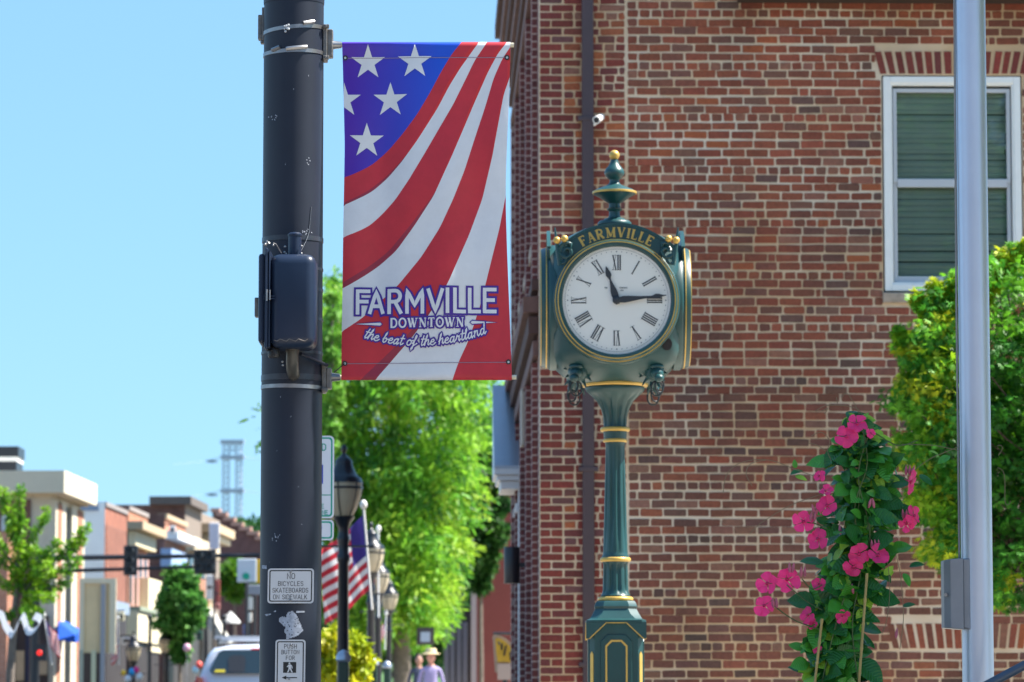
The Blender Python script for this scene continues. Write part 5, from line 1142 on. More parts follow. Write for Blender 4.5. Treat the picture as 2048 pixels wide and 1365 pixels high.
for (xa, ya), (xb, yb), dy in (((1638, 1240), (1602, 1366), -.165), ((1727, 1150), (1711, 1366), -.165), ((1700, 860), (1680, 1366), .06)):
    a = V_(xa, ya, dy); b = V_(xb, yb, dy); d = (b - a); e = a + d * ((a.z - (g(VY) + .4)) / (a.z - b.z)); e = Vector((e.x * .0 + max(pot_c.x - .2, min(pot_c.x + .2, e.x)), e.y, e.z)); n = 14; pl = []; rs = []
    for k in range(n + 1):
        p = a.lerp(e, k / n); pl += [p, p + (e - a) * .008, p + (e - a) * .016]; rs += [.0058, .0072, .0058]
    mb = MB(); mb.tube(pl, rs, 10); mb.build("cane", cane, vine, smooth=50)

# ================================================================== trees
def tree(name, label, base, group=None): return thing(name, label, "tree", base, group)
def limb(mb, a, b, r0, r1, wob=.06, n=6):
    a, b = Vector(a), Vector(b); pl = []; rs = []; L_ = (b - a).length
    for k in range(n + 1):
        t = k / n; pl.append(a.lerp(b, t) + Vector((random.gauss(0, wob), random.gauss(0, wob), random.gauss(0, wob * .4))) * (sin(pi * t) * L_ * .5)); rs.append(r0 + (r1 - r0) * t)
    mb.tube(pl, rs, 8)
barkm = M("bark_grey", (.17, .14, .115), .95, var=.3, vs=9, bump=.8, bs=25); barkd = M("bark_dark", (.07, .05, .04), .95, var=.3, vs=9, bump=.6, bs=25)
def lfmat(name, trans=.35, rough=.5): return M(name, rough=rough, attr=True, trans=trans, spec=.35)
MAPLE_T = []; MAPLE_F = []
for ai, ln in ((-62, .72), (-30, .9), (0, 1.0), (30, .9), (62, .72)):
    a = radians(ai); d = (sin(a), cos(a)); pd = (cos(a), -sin(a)); o = len(MAPLE_T)
    MAPLE_T += [(0, 0, 0), (d[0] * ln * .5 + pd[0] * .10, d[1] * ln * .5 + pd[1] * .10, .03), (d[0] * ln, d[1] * ln, -.12), (d[0] * ln * .5 - pd[0] * .10, d[1] * ln * .5 - pd[1] * .10, .03)]; MAPLE_F.append((o, o + 1, o + 2, o + 3))
QUAD_T = [(-.5, 0, 0), (.5, 0, .0), (.36, .6, .05), (-.36, .6, .05), (0, 1, -.05)]
OVAL_T = [(0, 0, 0), (.30, .35, .06), (0, 1, -.08), (-.30, .35, .06)]; OVAL_F = [(0, 1, 2, 3)]
def clumps_leaves(cl, per, size, tv, tf, pal, jitter=.15, droop=.0, flat=.5):
    """cl: list of (centre, rx, ry, rz, colour index)"""
    P_, N_, T_2, C_ = [], [], [], []
    for (c, rx, ry, rz, ci) in cl:
        n = per; d = unit(RNG.normal(size=(n, 3))); r = RNG.random(n) ** .45
        p = np.array(c) + d * r[:, None] * np.array((rx, ry, rz)); P_.append(p)
        nn = d * .6 + RNG.normal(size=(n, 3)) * .5 + np.array((0, 0, .6)); N_.append(unit(nn))
        tt = d * .7 + RNG.normal(size=(n, 3)) * .6 - np.array((0, 0, droop)); T_2.append(unit(tt))
        base = np.array(pal[ci]); C_.append(base[None] * (1 + RNG.normal(size=(n, 1)) * jitter).clip(.5, 1.6))
    p = np.concatenate(P_); k = len(p); return leaves(tv, tf, p, np.concatenate(N_), np.concatenate(T_2), size * RNG.uniform(.7, 1.25, k), np.concatenate(C_).clip(0.002, 1))
# --- maple in front of the wall
MY = 30.0; KM = S(MY)
mpl = tree("maple_tree", "bushy green maple before the wall with sunlight painted yellow on top and edge", (P(2250, 1300, MY).x, MY + .6, g(MY)))
OUTL = [(1835, 600), (1800, 700), (1786, 790), (1795, 870), (1806, 950), (1832, 1050), (1880, 1150), (1925, 1200), (1990, 1215)]
def maple_left(py):
    if py < 600: return 1835 + (600 - py) * 1.0
    for a, b in zip(OUTL, OUTL[1:]):
        if py <= b[1]: return a[0] + (b[0] - a[0]) * (py - a[1]) / (b[1] - a[1])
    return 2000
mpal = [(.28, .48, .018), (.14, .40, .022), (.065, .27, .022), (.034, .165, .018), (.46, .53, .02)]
cl = []; mbt = MB(); random.seed(5); root = Vector((P(2250, 1300, MY).x, MY + .6, g(MY)))
fork = root + Vector((0, 0, 1.0)); limb(mbt, root, fork, .11, .09)
arms = []
for k in range(7):
    a = k * 2 * pi / 7; e = fork + Vector((cos(a) * .75, sin(a) * .55, 1.3 + random.uniform(0, 1.0))); limb(mbt, fork, e, .055, .02); arms.append(e)
for k in range(900):
    py = random.uniform(525, 1200); xl = maple_left(py) + 34 + 26 * sin(py * .061) + 12 * sin(py * .17); xr = 2330
    if k % 3 == 0: px = xl + abs(random.gauss(0, 26)) + 6
    else: px = random.uniform(xl + 12, xr)
    if py < 600 and px < 1985 - (py - 500) * .9: continue
    c = P(px, py, MY + random.uniform(-1.0, 1.0)); lit_rim = (px - xl < 60) or py < 640
    s_ = random.uniform(.10, .17); cl.append((c, s_ * 1.3, s_ * 1.3, s_ * .75, random.choice([0, 1, 1, 4, 2, 2] if lit_rim else [1, 2, 2, 3, 3, 3])))  # sunlit top and left edge put into the leaf colour, darker greens inside
    if k % 4 == 0: limb(mbt, min(arms, key=lambda e: (e - c).length), c, .016, .004, .08, 5)
for px, py, L_ in ((2000, 545, 45), (2022, 535, 40), (1990, 575, 45), (2046, 520, 40), (2080, 500, 40), (1975, 600, 55), (1880, 612, 50), (1846, 628, 40), (1905, 598, 45), (1820, 790, 40), (1808, 700, 42)):
    for q in range(6): cl.append((P(px + (q * 2.0 - 4) * (1 if px > 1900 else -2.2), py - L_ * q / 6, MY - .6), .05, .05, .05, random.choice([0, 4, 1])))
mbt.build("trunk", barkd, mpl, smooth=60)
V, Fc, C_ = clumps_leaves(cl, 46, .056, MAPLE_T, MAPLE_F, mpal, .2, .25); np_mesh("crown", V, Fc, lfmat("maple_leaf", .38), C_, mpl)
# --- the tree out of frame at the right whose crown shades flagpole and vine
sh = tree("shade_tree", "broad street tree beyond the right edge shading the flagpole", (6.3, 16.6, g(16.6))); mbt = MB(); limb(mbt, (6.3, 16.6, g(16.6)), (6.3, 16.6, 5.6), .2, .13, .01); cl = []
for k in range(420):
    d = unit(RNG.normal(size=3)); r = RNG.random() ** .4; c = np.array((6.6, 16.7, 6.6)) + d * r * np.array((3.1, 3.0, 4.6)); cl.append((c, .55, .55, .4, random.choice([1, 2, 3])))
    if k % 9 == 0: limb(mbt, (6.3, 16.6, 5.4), c, .05, .01)
mbt.build("trunk", barkm, sh, smooth=60)
V, Fc, C_ = clumps_leaves(cl, 46, .22, OVAL_T, OVAL_F, mpal, .2, .2); np_mesh("crown", V, Fc, lfmat("shade_leaf", .3), C_, sh)
# ================================================================== lamp posts along our kerb
lampm = M("lamp_black", (.010, .013, .020), .35, spec=.55); opal = M("lamp_opal", (.72, .62, .44), .35, trans=.35, var=.05)
def lamp_parts(root, H=4.2):
    """lantern post, base at the origin, overall height H"""
    def L(mb, nm, m, p=None, sm=50): return mb.build(nm, m, p or root, smooth=sm)
    mb = MB(); mb.lathe([(.19, 0), (.19, .1), (.15, .16), (.14, .5), (.10, .58), (.085, .66), (.075, .7), (.06, H - 1.35), (.075, H - 1.32), (.075, H - 1.27), (.06, H - 1.24), (.06, H - 1.14), (.07, H - 1.10), (.07, H - 1.06), (.058, H - 1.03), (.062, H - .95), (.09, H - .88), (.12, H - .845), (.125, H - .82), (.05, H - .815)], (0, 0, 0), 20); L(mb, "post", lampm)
    mb = MB(); mb.lathe([(.10, H - .82), (.155, H - .72), (.195, H - .60), (.212, H - .50), (.212, H - .44)], (0, 0, 0), 24); gl = L(mb, "globe", opal)
    for k in range(6):
        a = k * pi / 3 + .26; mb = MB(); mb.tube([(cos(a) * r * 1.02, sin(a) * r * 1.02, z) for r, z in ((.10, H - .82), (.155, H - .72), (.195, H - .60), (.212, H - .50), (.212, H - .44))], .008, 5); L(mb, "rib", lampm, gl)
    mb = MB(); mb.lathe([(.214, H - .512), (.22, H - .512), (.22, H - .487), (.214, H - .487)], (0, 0, 0), 24); L(mb, "band", lampm, gl, 30)
    mb = MB(); mb.lathe([(.20, H - .442), (.222, H - .44), (.205, H - .41), (.20, H - .385), (.16, H - .36), (.13, H - .31), (.105, H - .25), (.098, H - .22), (.10, H - .20), (.085, H - .17), (.06, H - .15), (.05, H - .14)], (0, 0, 0), 24); cp_ = L(mb, "cap", lampm)
    mb = MB(); mb.lathe([(.05, H - .141), (.03, H - .12), (.018, H - .10), (.035, H - .06), (.03, H - .03), (.008, H)], (0, 0, 0), 14); L(mb, "finial", lampm, cp_)
    mb = MB(); mb.tube([(-.32, 0, H - 1.16), (.32, 0, H - 1.16)], .012, 8); mb.sphere((-.33, 0, H - 1.16), .02, 8, 6); mb.sphere((.33, 0, H - 1.16), .02, 8, 6); L(mb, "cross_arm", lampm)
LPOS = [(687, 43.6, "nearest black lantern post beside the reserved parking sign"), (742.5, 62.0, "second black lantern post from the navy pole"), (757, 73.0, "third black lantern post, globe half behind the second"), (778.5, 90.0, "fourth and smallest black lantern post before the tree trunk")]
proto = None
for px, Y, lab in LPOS:
    X = (px - CX) / F * Y; zt = P(px, {687: 889, 742.5: 1044, 757: 1101, 778.5: 1151}[px], Y).z - 4.2
    if proto is None:
        proto = thing("lamp_post", lab, "lamp post", (X, Y, zt), "black lantern posts along the kerb", world=False); lamp_parts(proto)
    else:
        o = copy_tree(proto); o.location = (X, Y, zt); o["label"] = lab
for px, Y, lab in ((334, 112.0, "far lantern post left of the street under the conical tree"), (269, 104.0, "far lantern post before the cream shop front")):
    o = copy_tree(proto); o.location = ((px - CX) / F * Y, Y, P(px, 1250, Y).z - 4.2 if px > 300 else P(px, 1262, Y).z - 4.2); o["label"] = lab; o["group"] = "lantern posts across the street"
# ---- parking meters: green posts with pale domed heads
gpm = M("meter_green", (.012, .045, .032), .4); domem = M("meter_dome", (.42, .46, .54), .3, metal=.6)
mproto = None
for px, pyt, Y, lab in ((688, 1300, 38.0, "green parking meter in front of the nearest lantern post"), (748, 1314, 52.0, "green parking meter in front of the second lantern post"), (775, 1322, 62.0, "small green parking meter between the third and fourth posts")):
    X = (px - CX) / F * Y; top = P(px, pyt, Y).z
    if mproto is None:
        mproto = thing("parking_meter", lab, "parking meter", (X, Y, g(Y)), "parking meters at the kerb", world=False); H0 = top - g(Y)
        mb = MB(); mb.tube([(0, 0, 0), (0, 0, H0 - .3)], .035, 12); mb.build("post", gpm, mproto, smooth=50)
        mb = MB(); mb.box((0, 0, H0 - .28), (.10, .1, .32)); mb.build("body", gpm, mproto, bevel=.012)
        mb = MB(); mb.lathe([(.055, H0 - .12), (.075, H0 - .10), (.072, H0 - .06), (.045, H0 - .02), (.01, H0)], (0, 0, 0), 12); mb.build("dome", domem, mproto, smooth=30)
    else:
        o = copy_tree(mproto); o.location = (X, Y, top - H0); o["label"] = lab
# ---- reserved parking sign standing behind the pole
RY = 22.0; KR = S(RY); gsign = M("sign_green", (.0, .34, .25), .5); sgw = M("sign_blue_white", (.74, .76, .84), .45)
rs = thing("parking_sign", "tall white reserved parking sign with green border half hidden by the pole", "sign", ((611 - CX) * KR, RY, g(RY)))
sx0, sx1 = (556 - CX) * KR, (667.5 - CX) * KR; sc_ = (sx0 + sx1) / 2; fz2 = lambda py: P(640, py, RY).z
mb = MB(); mb.tube([(sc_, RY + .03, g(RY)), (sc_, RY + .03, fz2(880))], .026, 10); mb.build("post", steel, rs, smooth=50)
for (ya, yb, rad, lines) in ((872, 1037, 9, [("RESERVED", 611, 901, 12.5, 2.0), ("PARKING", 605, 922, 12.5, 2.0), ("$100-500 FINE", 611, 1017, 8.0, 1.35), ("TOW-AWAY ZONE", 611, 1029.5, 8.0, 1.35)]), (1040, 1081, 8, [("VAN ACCESS", 611, 1058, 8.0, 1.3)])):
    z0_, z1_ = fz2(yb), fz2(ya); fq = lambda x, y, z: (x, y, z)
    mb = MB(); mb.prism(rrect(sx0, z0_, sx1, z1_, rad * KR), RY, RY + .003); pl = mb.build("plate", sgw, rs)
    mb = MB(); e0, e1 = 3.2 * KR, 6.2 * KR; border(mb, rrect(sx0 + e0, z0_ + e0, sx1 - e0, z1_ - e0, (rad - 2) * KR), rrect(sx0 + e1, z0_ + e1, sx1 - e1, z1_ - e1, (rad - 3.5) * KR), RY - .0008, fq); mb.build("border", gsign, pl)
    mb = MB(); f3 = lambda a, b, z: (a, RY - .0009 - z, b)
    for tx, px, py, h, ww in lines:
        W_ = text_width(tx, SANS, .28) * h; xs = min(1.0, 101 / W_); draw(mb, tx, SANS, (px - CX) * KR, fz2(py), h * KR, ww * KR, f3, center=True, xs=xs, sp=.28, dz=.00003)
    if ya < 900: ribbon(mb, [(sx0 + e1, fz2(990.5)), (sx1 - e1, fz2(990.5))], 1.8 * KR, f3, .0002)
    mb.build("lettering", gsign if ya < 900 else M("sign_blue_ink", (.03, .06, .45), .5), pl)
    if ya < 900:
        mb = MB(); q = [((580 - CX) * KR, fz2(968)), ((645.5 - CX) * KR, fz2(968)), ((645.5 - CX) * KR, fz2(930)), ((580 - CX) * KR, fz2(930))]; mb.prism(q, RY - .001, RY - .0002); mb.build("symbol_square", MATS.get("sign_blue_ink") or M("sign_blue_ink", (.03, .06, .45), .5), pl)

# ================================================================== flags on slanting staffs
fred = M("flag_red", (.55, .03, .05), .7, trans=.3); fwht = M("flag_white", (.75, .73, .73), .7, trans=.35); fblu = M("flag_blue", (.055, .035, .22), .7, trans=.3)
staffm = M("staff_white", (.75, .75, .73), .4)
def flag(label, top, foot, span, drop, Y, n=13, rip=.05, group="small national flags on staffs"):
    """staff from foot to top (pixels); cloth hangs from the staff's upper part: span = fly vector px, drop = length px along the staff"""
    k = S(Y); A = P(*top, Y); B = P(*foot, Y); o = thing("flag", label, "flag", B, group)
    mb = MB(); mb.tube([B, A], .014, 8); st = mb.build("staff", staffm, o, smooth=50); mb = MB(); mb.sphere(A + Vector((0, 0, .02)), .045, 12, 8, (1, 1, 1.3)); mb.build("finial", staffm, st, smooth=60)
    dv = (B - A).normalized() * drop * k; fv = Vector((span[0] * k, 0, -span[1] * k)); nx = 20
    def pt(u, v): return A + (B - A).normalized() * .12 + dv * v + fv * u + Vector((0, sin(u * 9 + v * 3) * rip * u ** .5, sin(u * 7 + 1) * rip * .3))
    for s in range(n):
        mb = MB(); v0, v1 = s / n, (s + 1) / n; u0 = .32 if s < 7 else 0.0; vs = []
        for i in range(nx + 1): u = u0 + (1 - u0) * i / nx; vs += [pt(u, v0), pt(u, v1)]
        mb.add(vs, [(2 * i, 2 * i + 1, 2 * i + 3, 2 * i + 2) for i in range(nx)]); mb.build("stripe", fred if s % 2 == 0 else fwht, o)
    mb = MB(); vs = []
    for i in range(nx + 1): u = .32 * i / nx; vs += [pt(u, 0), pt(u, 7 / 13)]
    mb.add(vs, [(2 * i, 2 * i + 1, 2 * i + 3, 2 * i + 2) for i in range(nx)]); mb.build("canton", fblu, o)
    return o
flag("large national flag flying left from a staff beside the nearest lantern post", (727, 1013), (744, 1220), (-90, 72), 150, 47.0, rip=.07)
flag("hanging national flag on a staff behind the second lantern post", (757, 1060), (757, 1235), (-16, 70), 60, 66.0)
flag("limp pink faded flag across the street by the blue awning", (88, 1232), (104, 1330), (26, 28), 50, 96.0)
flag("narrow flag across the street beside the tan board", (236, 1238), (238, 1330), (-14, 20), 66, 100.0)
flag("tiny flag between the third and fourth lantern posts", (772, 1228), (770, 1300), (-12, 20), 30, 84.0)

# ================================================================== bald cypress and other trees of the street
CY_ = 98.0; KC = S(CY_); random.seed(9)
cyp = tree("cypress_tree", "big feathery bright green street tree behind the banner", (P(800, 1300, CY_).x, CY_, g(CY_)))
mbt = MB(); rootp = Vector((P(806, 1300, CY_).x, CY_, g(CY_))); topp = P(770, 610, CY_); limb(mbt, rootp, P(803, 1150, CY_), .26, .2, .005); limb(mbt, P(803, 1150, CY_), topp, .2, .03, .01, 10)
def cy_half(py):                                                          # silhouette: left and right edge of the crown by row
    L_ = [(652, 560), (640, 640), (610, 700), (575, 800), (580, 860), (610, 960), (650, 1060), (690, 1130), (715, 1200), (735, 1250)]
    R_ = [(690, 560), (760, 600), (880, 660), (945, 720), (965, 790), (960, 850), (925, 930), (905, 1020), (890, 1100), (860, 1180), (840, 1250)]
    f = lambda T: next((a[0] + (b[0] - a[0]) * (py - a[1]) / (b[1] - a[1]) for a, b in zip(T, T[1:]) if py <= b[1]), T[-1][0])
    return f(L_), f(R_)
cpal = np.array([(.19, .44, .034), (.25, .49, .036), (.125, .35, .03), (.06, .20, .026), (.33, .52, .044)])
P_, T_2, C_, N_ = [], [], [], []
for k in range(780):
    py = 560 + 690 * random.random() ** .85; l, r = cy_half(py); px = random.uniform(l, r); ed = min(px - l, r - px) / max(1, r - l); dep = random.uniform(-2.6, 2.6)
    c = np.array(P(px, py, CY_ + dep)); out = np.array(((px - (l + r) / 2) * KC, dep * .8, .0)); out = out / (np.linalg.norm(out) + .3); n = 72 if py > 640 else 26
    cc = cpal[random.choice([0, 1, 1, 2, 4, 3] if dep < .5 else [0, 2, 3, 2])]  # rear clumps take darker greens: depth shade put into the colour
    ax = unit(out * .8 + np.array((random.gauss(0, .3), random.gauss(0, .3), -.45)))                       # a drooping branchlet carrying sprays
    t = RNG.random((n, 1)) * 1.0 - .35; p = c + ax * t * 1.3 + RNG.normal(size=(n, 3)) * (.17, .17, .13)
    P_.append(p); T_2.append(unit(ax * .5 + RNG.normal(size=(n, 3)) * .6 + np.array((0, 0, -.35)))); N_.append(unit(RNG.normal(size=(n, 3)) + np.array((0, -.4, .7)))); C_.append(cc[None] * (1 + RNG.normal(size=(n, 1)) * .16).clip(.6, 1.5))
    if k % 6 == 0: q = P(803 - 33 * max(0, 1150 - py) / 540, min(py + 40, 1180), CY_); limb(mbt, q, Vector(c), .03, .006, .05, 5)
mbt.build("trunk", barkm, cyp, smooth=60)
SPR = [(0, 0, 0), (.07, .15, .02), (.11, .5, .03), (.04, .9, 0), (0, 1, -.04), (-.04, .9, 0), (-.11, .5, .03), (-.07, .15, .02)]; SPF = [(0, 1, 2, 7), (7, 2, 6, 6), (2, 3, 5, 6), (3, 4, 5, 5)]
SPF = [(0, 1, 7, 7), (1, 2, 6, 7), (2, 3, 5, 6), (3, 4, 5, 5)]
SPF = [(1, 2, 6, 7), (2, 3, 5, 6)]
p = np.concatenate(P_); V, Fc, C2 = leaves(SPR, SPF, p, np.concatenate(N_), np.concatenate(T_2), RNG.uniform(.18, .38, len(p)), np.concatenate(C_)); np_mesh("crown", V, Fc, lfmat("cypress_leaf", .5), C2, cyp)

def round_tree(name, label, cx, py0, py1, hw, Y, pal, n, per, size, group=None, trunk_px=10, shape=1.0, depth=None, bark=None, base_z=None):
    k = S(Y); b = P(cx, 1300, Y); o = tree(name, label, (b.x, Y, g(Y) if base_z is None else base_z), group); mbt = MB(); bz_ = g(Y) if base_z is None else base_z
    limb(mbt, (b.x, Y, bz_), P(cx, py1, Y), trunk_px * k / 2, trunk_px * k * .35, .005); limb(mbt, P(cx, py1, Y), P(cx, py0 + (py1 - py0) * .15, Y), trunk_px * k * .35, .01, .01); cl = []
    for q in range(n):
        v = random.random(); py = py0 + (py1 - py0) * v; w_ = hw * (sin(pi * min(1, .08 + v * .95)) ** shape); a = random.uniform(0, 2 * pi); r = random.random() ** .5
        c = P(cx + cos(a) * r * w_, py, Y) + Vector((0, sin(a) * r * w_ * k, 0)); s_ = (depth or hw * k * .3) * random.uniform(.7, 1.2); cl.append((c, s_, s_, s_ * .7, random.randrange(len(pal))))
        if q % 6 == 0: limb(mbt, P(cx, min(py + 30, py1), Y), c, .03, .006)
    mbt.build("trunk", bark or barkm, o, smooth=60); V, Fc, C2 = clumps_leaves(cl, per, size, OVAL_T, OVAL_F, pal, .2, .2); np_mesh("crown", V, Fc, lfmat(name + "_leaf", .35), C2, o); return o
dk = [(.020, .075, .018), (.030, .10, .018), (.045, .13, .02)]
round_tree("street_tree", "dark green tree right of the bright feathery tree", 962, 880, 1180, 55, 104.0, dk, 110, 70, .22)
round_tree("street_tree", "conical green tree across the street behind the tan board", 360, 1140, 1312, 46, 112.0, [(.09, .27, .05), (.13, .34, .055), (.06, .20, .04)], 110, 70, .2, shape=.8, trunk_px=9)
round_tree("shrub", "yellow green shrub at the foot of the lantern posts", 676, 1262, 1400, 60, 49.0, [(.42, .48, .010), (.34, .44, .012), (.50, .50, .016)], 70, 60, .11, trunk_px=6, shape=.5)
round_tree("street_tree", "pale green slim tree showing just right of the pole", 664, 590, 900, 24, 92.0, [(.2, .42, .06), (.15, .36, .05)], 60, 40, .16, trunk_px=6)
round_tree("street_tree", "round green tree far down the street above the grey shed", 470, 1130, 1190, 42, 190.0, [(.12, .28, .02), (.08, .2, .02)], 40, 60, .4, trunk_px=6)
# --- ginkgo at the left edge: upright spurs clothed in leaf tufts
GY = 70.0; KG = S(GY); gk = tree("ginkgo_tree", "young ginkgo with spiky upright branches at the left edge", (P(25, 1300, GY).x, GY, g(GY))); mbt = MB(); b0 = P(32, 1290, GY); bt = P(40, 1070, GY)
limb(mbt, (P(15, 1365, GY).x, GY, g(GY)), P(24, 1290, GY), .09, .075, .01); limb(mbt, P(24, 1290, GY), bt, .075, .03, .01); cl = []; random.seed(3)
BR = [((40, 1110), (10, 985)), ((42, 1100), (48, 985)), ((45, 1130), (92, 1022)), ((48, 1160), (120, 1085)), ((50, 1180), (172, 1052)), ((50, 1190), (158, 1120)), ((45, 1190), (110, 1195)), ((40, 1150), (-20, 1060)), ((40, 1190), (-30, 1150)), ((40, 1210), (85, 1228)), ((35, 1220), (5, 1245)), ((45, 1150), (75, 1100)), ((40, 1120), (25, 1040)), ((45, 1200), (140, 1160)), ((48, 1170), (70, 1160)), ((44, 1140), (30, 1170)), ((44, 1160), (0, 1120)), ((50, 1200), (60, 1240)), ((130, 1110), (160, 1080)), ((60, 1150), (105, 1140))]
for (a, b) in BR:
    dep = random.uniform(-.7, .7); A = P(*a, GY); B = P(*b, GY) + Vector((0, dep, 0)); limb(mbt, A, B, .028, .008, .02, 5); n = max(5, int((B - A).length / .085))
    for q in range(n): cl.append((A.lerp(B, (q + 1) / n) + Vector((random.gauss(0, .03), random.gauss(0, .05), random.gauss(0, .03))), .075, .08, .08, random.choice([0, 0, 1, 2])))
mbt.build("trunk", barkm, gk, smooth=60); V, Fc, C2 = clumps_leaves(cl, 34, .085, OVAL_T, OVAL_F, [(.24, .44, .020), (.17, .38, .020), (.10, .27, .018)], .2, 0); np_mesh("crown", V, Fc, lfmat("ginkgo_leaf", .4), C2, gk)
# far wooded rise
P_, C_ = [], []
for k in range(700):
    px = random.uniform(430, 1000); py = random.uniform(1165, 1300) if px > 560 else random.uniform(1085, 1160); P_.append(np.array(P(px, py, 260 + random.uniform(-6, 6)))); C_.append(np.array(random.choice([(.05, .15, .03), (.035, .11, .03), (.075, .19, .03)])))
pp = np.repeat(np.array(P_), 48, axis=0); pp = pp + RNG.normal(size=pp.shape).clip(-1.6, 1.6) * 1.0; cc = np.repeat(np.array(C_), 48, axis=0); n = len(pp)
V, Fc, C2 = leaves(OVAL_T, OVAL_F, pp, unit(RNG.normal(size=(n, 3)) + (0, 0, .5)), unit(RNG.normal(size=(n, 3))), RNG.uniform(.4, .75, n), cc); wd = np_mesh("distant_woods", V, Fc, lfmat("woods_leaf", .2), C2, None, "stuff"); wd["label"] = "hazy green wooded rise at the end of the street"; wd["category"] = "woods"
mb = MB(); mb.add([(-220, 255, 1.6), (120, 255, 1.6), (120, 330, 9), (-220, 330, 12), (-220, 420, 1.6), (120, 420, 1.6)], [(0, 1, 2, 3), (3, 2, 5, 4)]); mb.build("hill", M("hill_green", (.05, .12, .03), .95, var=.3, vs=.1), kind="structure")

# ================================================================== shops across the street
def V2(px, py, Y): return P(px, py, Y)
def facade_dir(): d = Vector((.036, 1, 0)); return d.normalized()
FD = facade_dir()
class House:
    """a block whose street front starts at near corner pixel xn at distance Yn and runs back to pixel xf; its side wall faces us"""
    def __init__(s, name, label, xn, xf, Yn, top, sidem, frontm, back=9.0, roofm=None, thick=.0):
        VPX = 1300.0; s.Yn = Yn; s.Yf = Yn * (VPX - xn) / (VPX - xf); s.A = P(xn, 1300, Yn); s.A.z = g(Yn); s.L = s.Yf - Yn; s.H = P(xn, top, Yn).z - s.A.z
        s.o = thing(name, label, "building", s.A); s.W = back
        e = s.A + FD * s.L; w_ = Vector((-s.W, 0, 0)); mb = MB()
        q = [s.A, e, e + w_, s.A + w_]; vs = [tuple(x) for x in q] + [(x.x, x.y, s.A.z + s.H) for x in q]
        mb.add(vs, [(0, 1, 5, 4)], None, 0); mb.add(vs, [(1, 2, 6, 5), (2, 3, 7, 6), (3, 0, 4, 7)], None, 1); mb.build("wall", [frontm, sidem], s.o)
        mb = MB(); mb.add([(x.x, x.y, s.A.z + s.H - .05) for x in q], [(0, 1, 2, 3)]); mb.build("roof", roofm or M("roof_felt", (.1, .09, .09), .9), s.o)
    def fp(s, t, z, off=0.0): p = s.A + FD * (s.L * t); return Vector((p.x + off, p.y - off * .036, s.A.z + z))
    def fbox(s, nm, t0, t1, z0, z1, off0, off1, m, parent=None, bevel=None):
        """a slab on the street front"""
        mb = MB(); q = [s.fp(t0, z0, off1), s.fp(t1, z0, off1), s.fp(t1, z0, off0), s.fp(t0, z0, off0)]; vs = q + [Vector((x.x, x.y, s.A.z + z1)) for x in q]
        mb.add(vs, [(3, 2, 1, 0), (4, 5, 6, 7), (0, 1, 5, 4), (1, 2, 6, 5), (2, 3, 7, 6), (3, 0, 4, 7)]); return mb.build(nm, m, parent or s.o)
    def sbox(s, nm, px0, py0, px1, py1, d, m, parent=None, into=-.01):
        """a slab on the wall that faces us, given by pixels"""
        a = P(px0, py1, s.Yn); b = P(px1, py0, s.Yn); mb = MB(); mb.box2((a.x, s.Yn - d, a.z), (b.x, s.Yn - into, b.z)); return mb.build(nm, m, parent or s.o)
    def zpx(s, py, t=0.0): Y = s.Yn + s.L * t; return P(0, py, Y).z - s.A.z
cream = M("cream_render", (.66, .60, .47), .8, var=.06, vs=1); creamd = M("cream_trim", (.62, .52, .36), .8); brk_or = brick_tex_mat("orange_brick", (.40, .14, .07), (.33, .11, .06), (.45, .3, .22)); brk_bn = brick_tex_mat("brown_brick", (.16, .075, .06), (.13, .06, .05), (.2, .12, .1), axis='xz')
brk_rd = brick_tex_mat("red_front", (.36, .115, .065), (.31, .10, .06), (.35, .2, .15)); whitew = M("white_wash", (.92, .93, .92), .8, var=.08, vs=.6); dglass = M("dark_glass", (.03, .032, .036), .12); tanst = M("tan_stone", (.48, .37, .24), .85, var=.1); creampaint = M("pale_cream_paint", (.78, .70, .48), .7)
bronze = M("brown_panel", (.17, .085, .065), .7); dkshop = M("shop_dark", (.045, .035, .035), .5, var=.3, vs=1)
# 1 cream corner block
h = House("cream_building", "cream two storey corner building with flat parapet and rooftop unit", 100, 158, 105, 960, cream, cream, 16)
h.fbox("parapet", -.10, 1.06, h.zpx(988), h.zpx(944), -16, .42, cream); h.fbox("coping_shadow_line", -.06, 1.02, h.zpx(992), h.zpx(988), -16, .2, creamd)
h.sbox("brick_panel", -60, 1000, 62, 1240, .06, bronze)
for a, b in ((3, 30),): wn = h.sbox("window", a, 1032, b, 1062, .08, M("pale_blind", (.55, .62, .66), .5))
for t0, t1, m in ((.06, .2, brk_or), (.34, .56, dglass), (.74, .92, brk_or)):
    h.fbox("brick_strip" if m is brk_or else "window", t0, t1, .05 if m is brk_or else 1.0, h.zpx(1006), -.2, .135 if m is brk_or else .03, m)
for t0, t1 in ((-.004, .06), (.2, .34), (.56, .74), (.92, 1.0)): h.fbox("pilaster", t0, t1, .02, h.zpx(1000), -.1, .12, cream)
h.sbox("shop_front", -60, 1232, 98, 1440, .10, dkshop)
for a, b, y0, y1, m in ((14, 24, 1262, 1300, creamd), (33, 50, 1302, 1362, tanst), (80, 96, 1320, 1350, tanst), (24, 34, 1280, 1365, dglass), (52, 74, 1262, 1365, M("navy_shop", (.02, .03, .07), .5))): h.sbox("shop_panel", a, y0, b, y1, .16, m)
hv = thing("rooftop_unit", "black rooftop unit with white band on the cream building", "rooftop unit", P(18, 945, 108)); k = S(108)
for y0, y1, x0, x1, m in ((893, 914, -10, 37, blackm), (914.2, 923, -10, 34, white), (923.2, 946, -10, 33, blackm)):
    mb = MB(); a = P(x0, y1, 108); b = P(x1, y0, 108); mb.box2((a.x, 108, a.z), (b.x, 109.4, b.z)); mb.build("casing", m, hv)
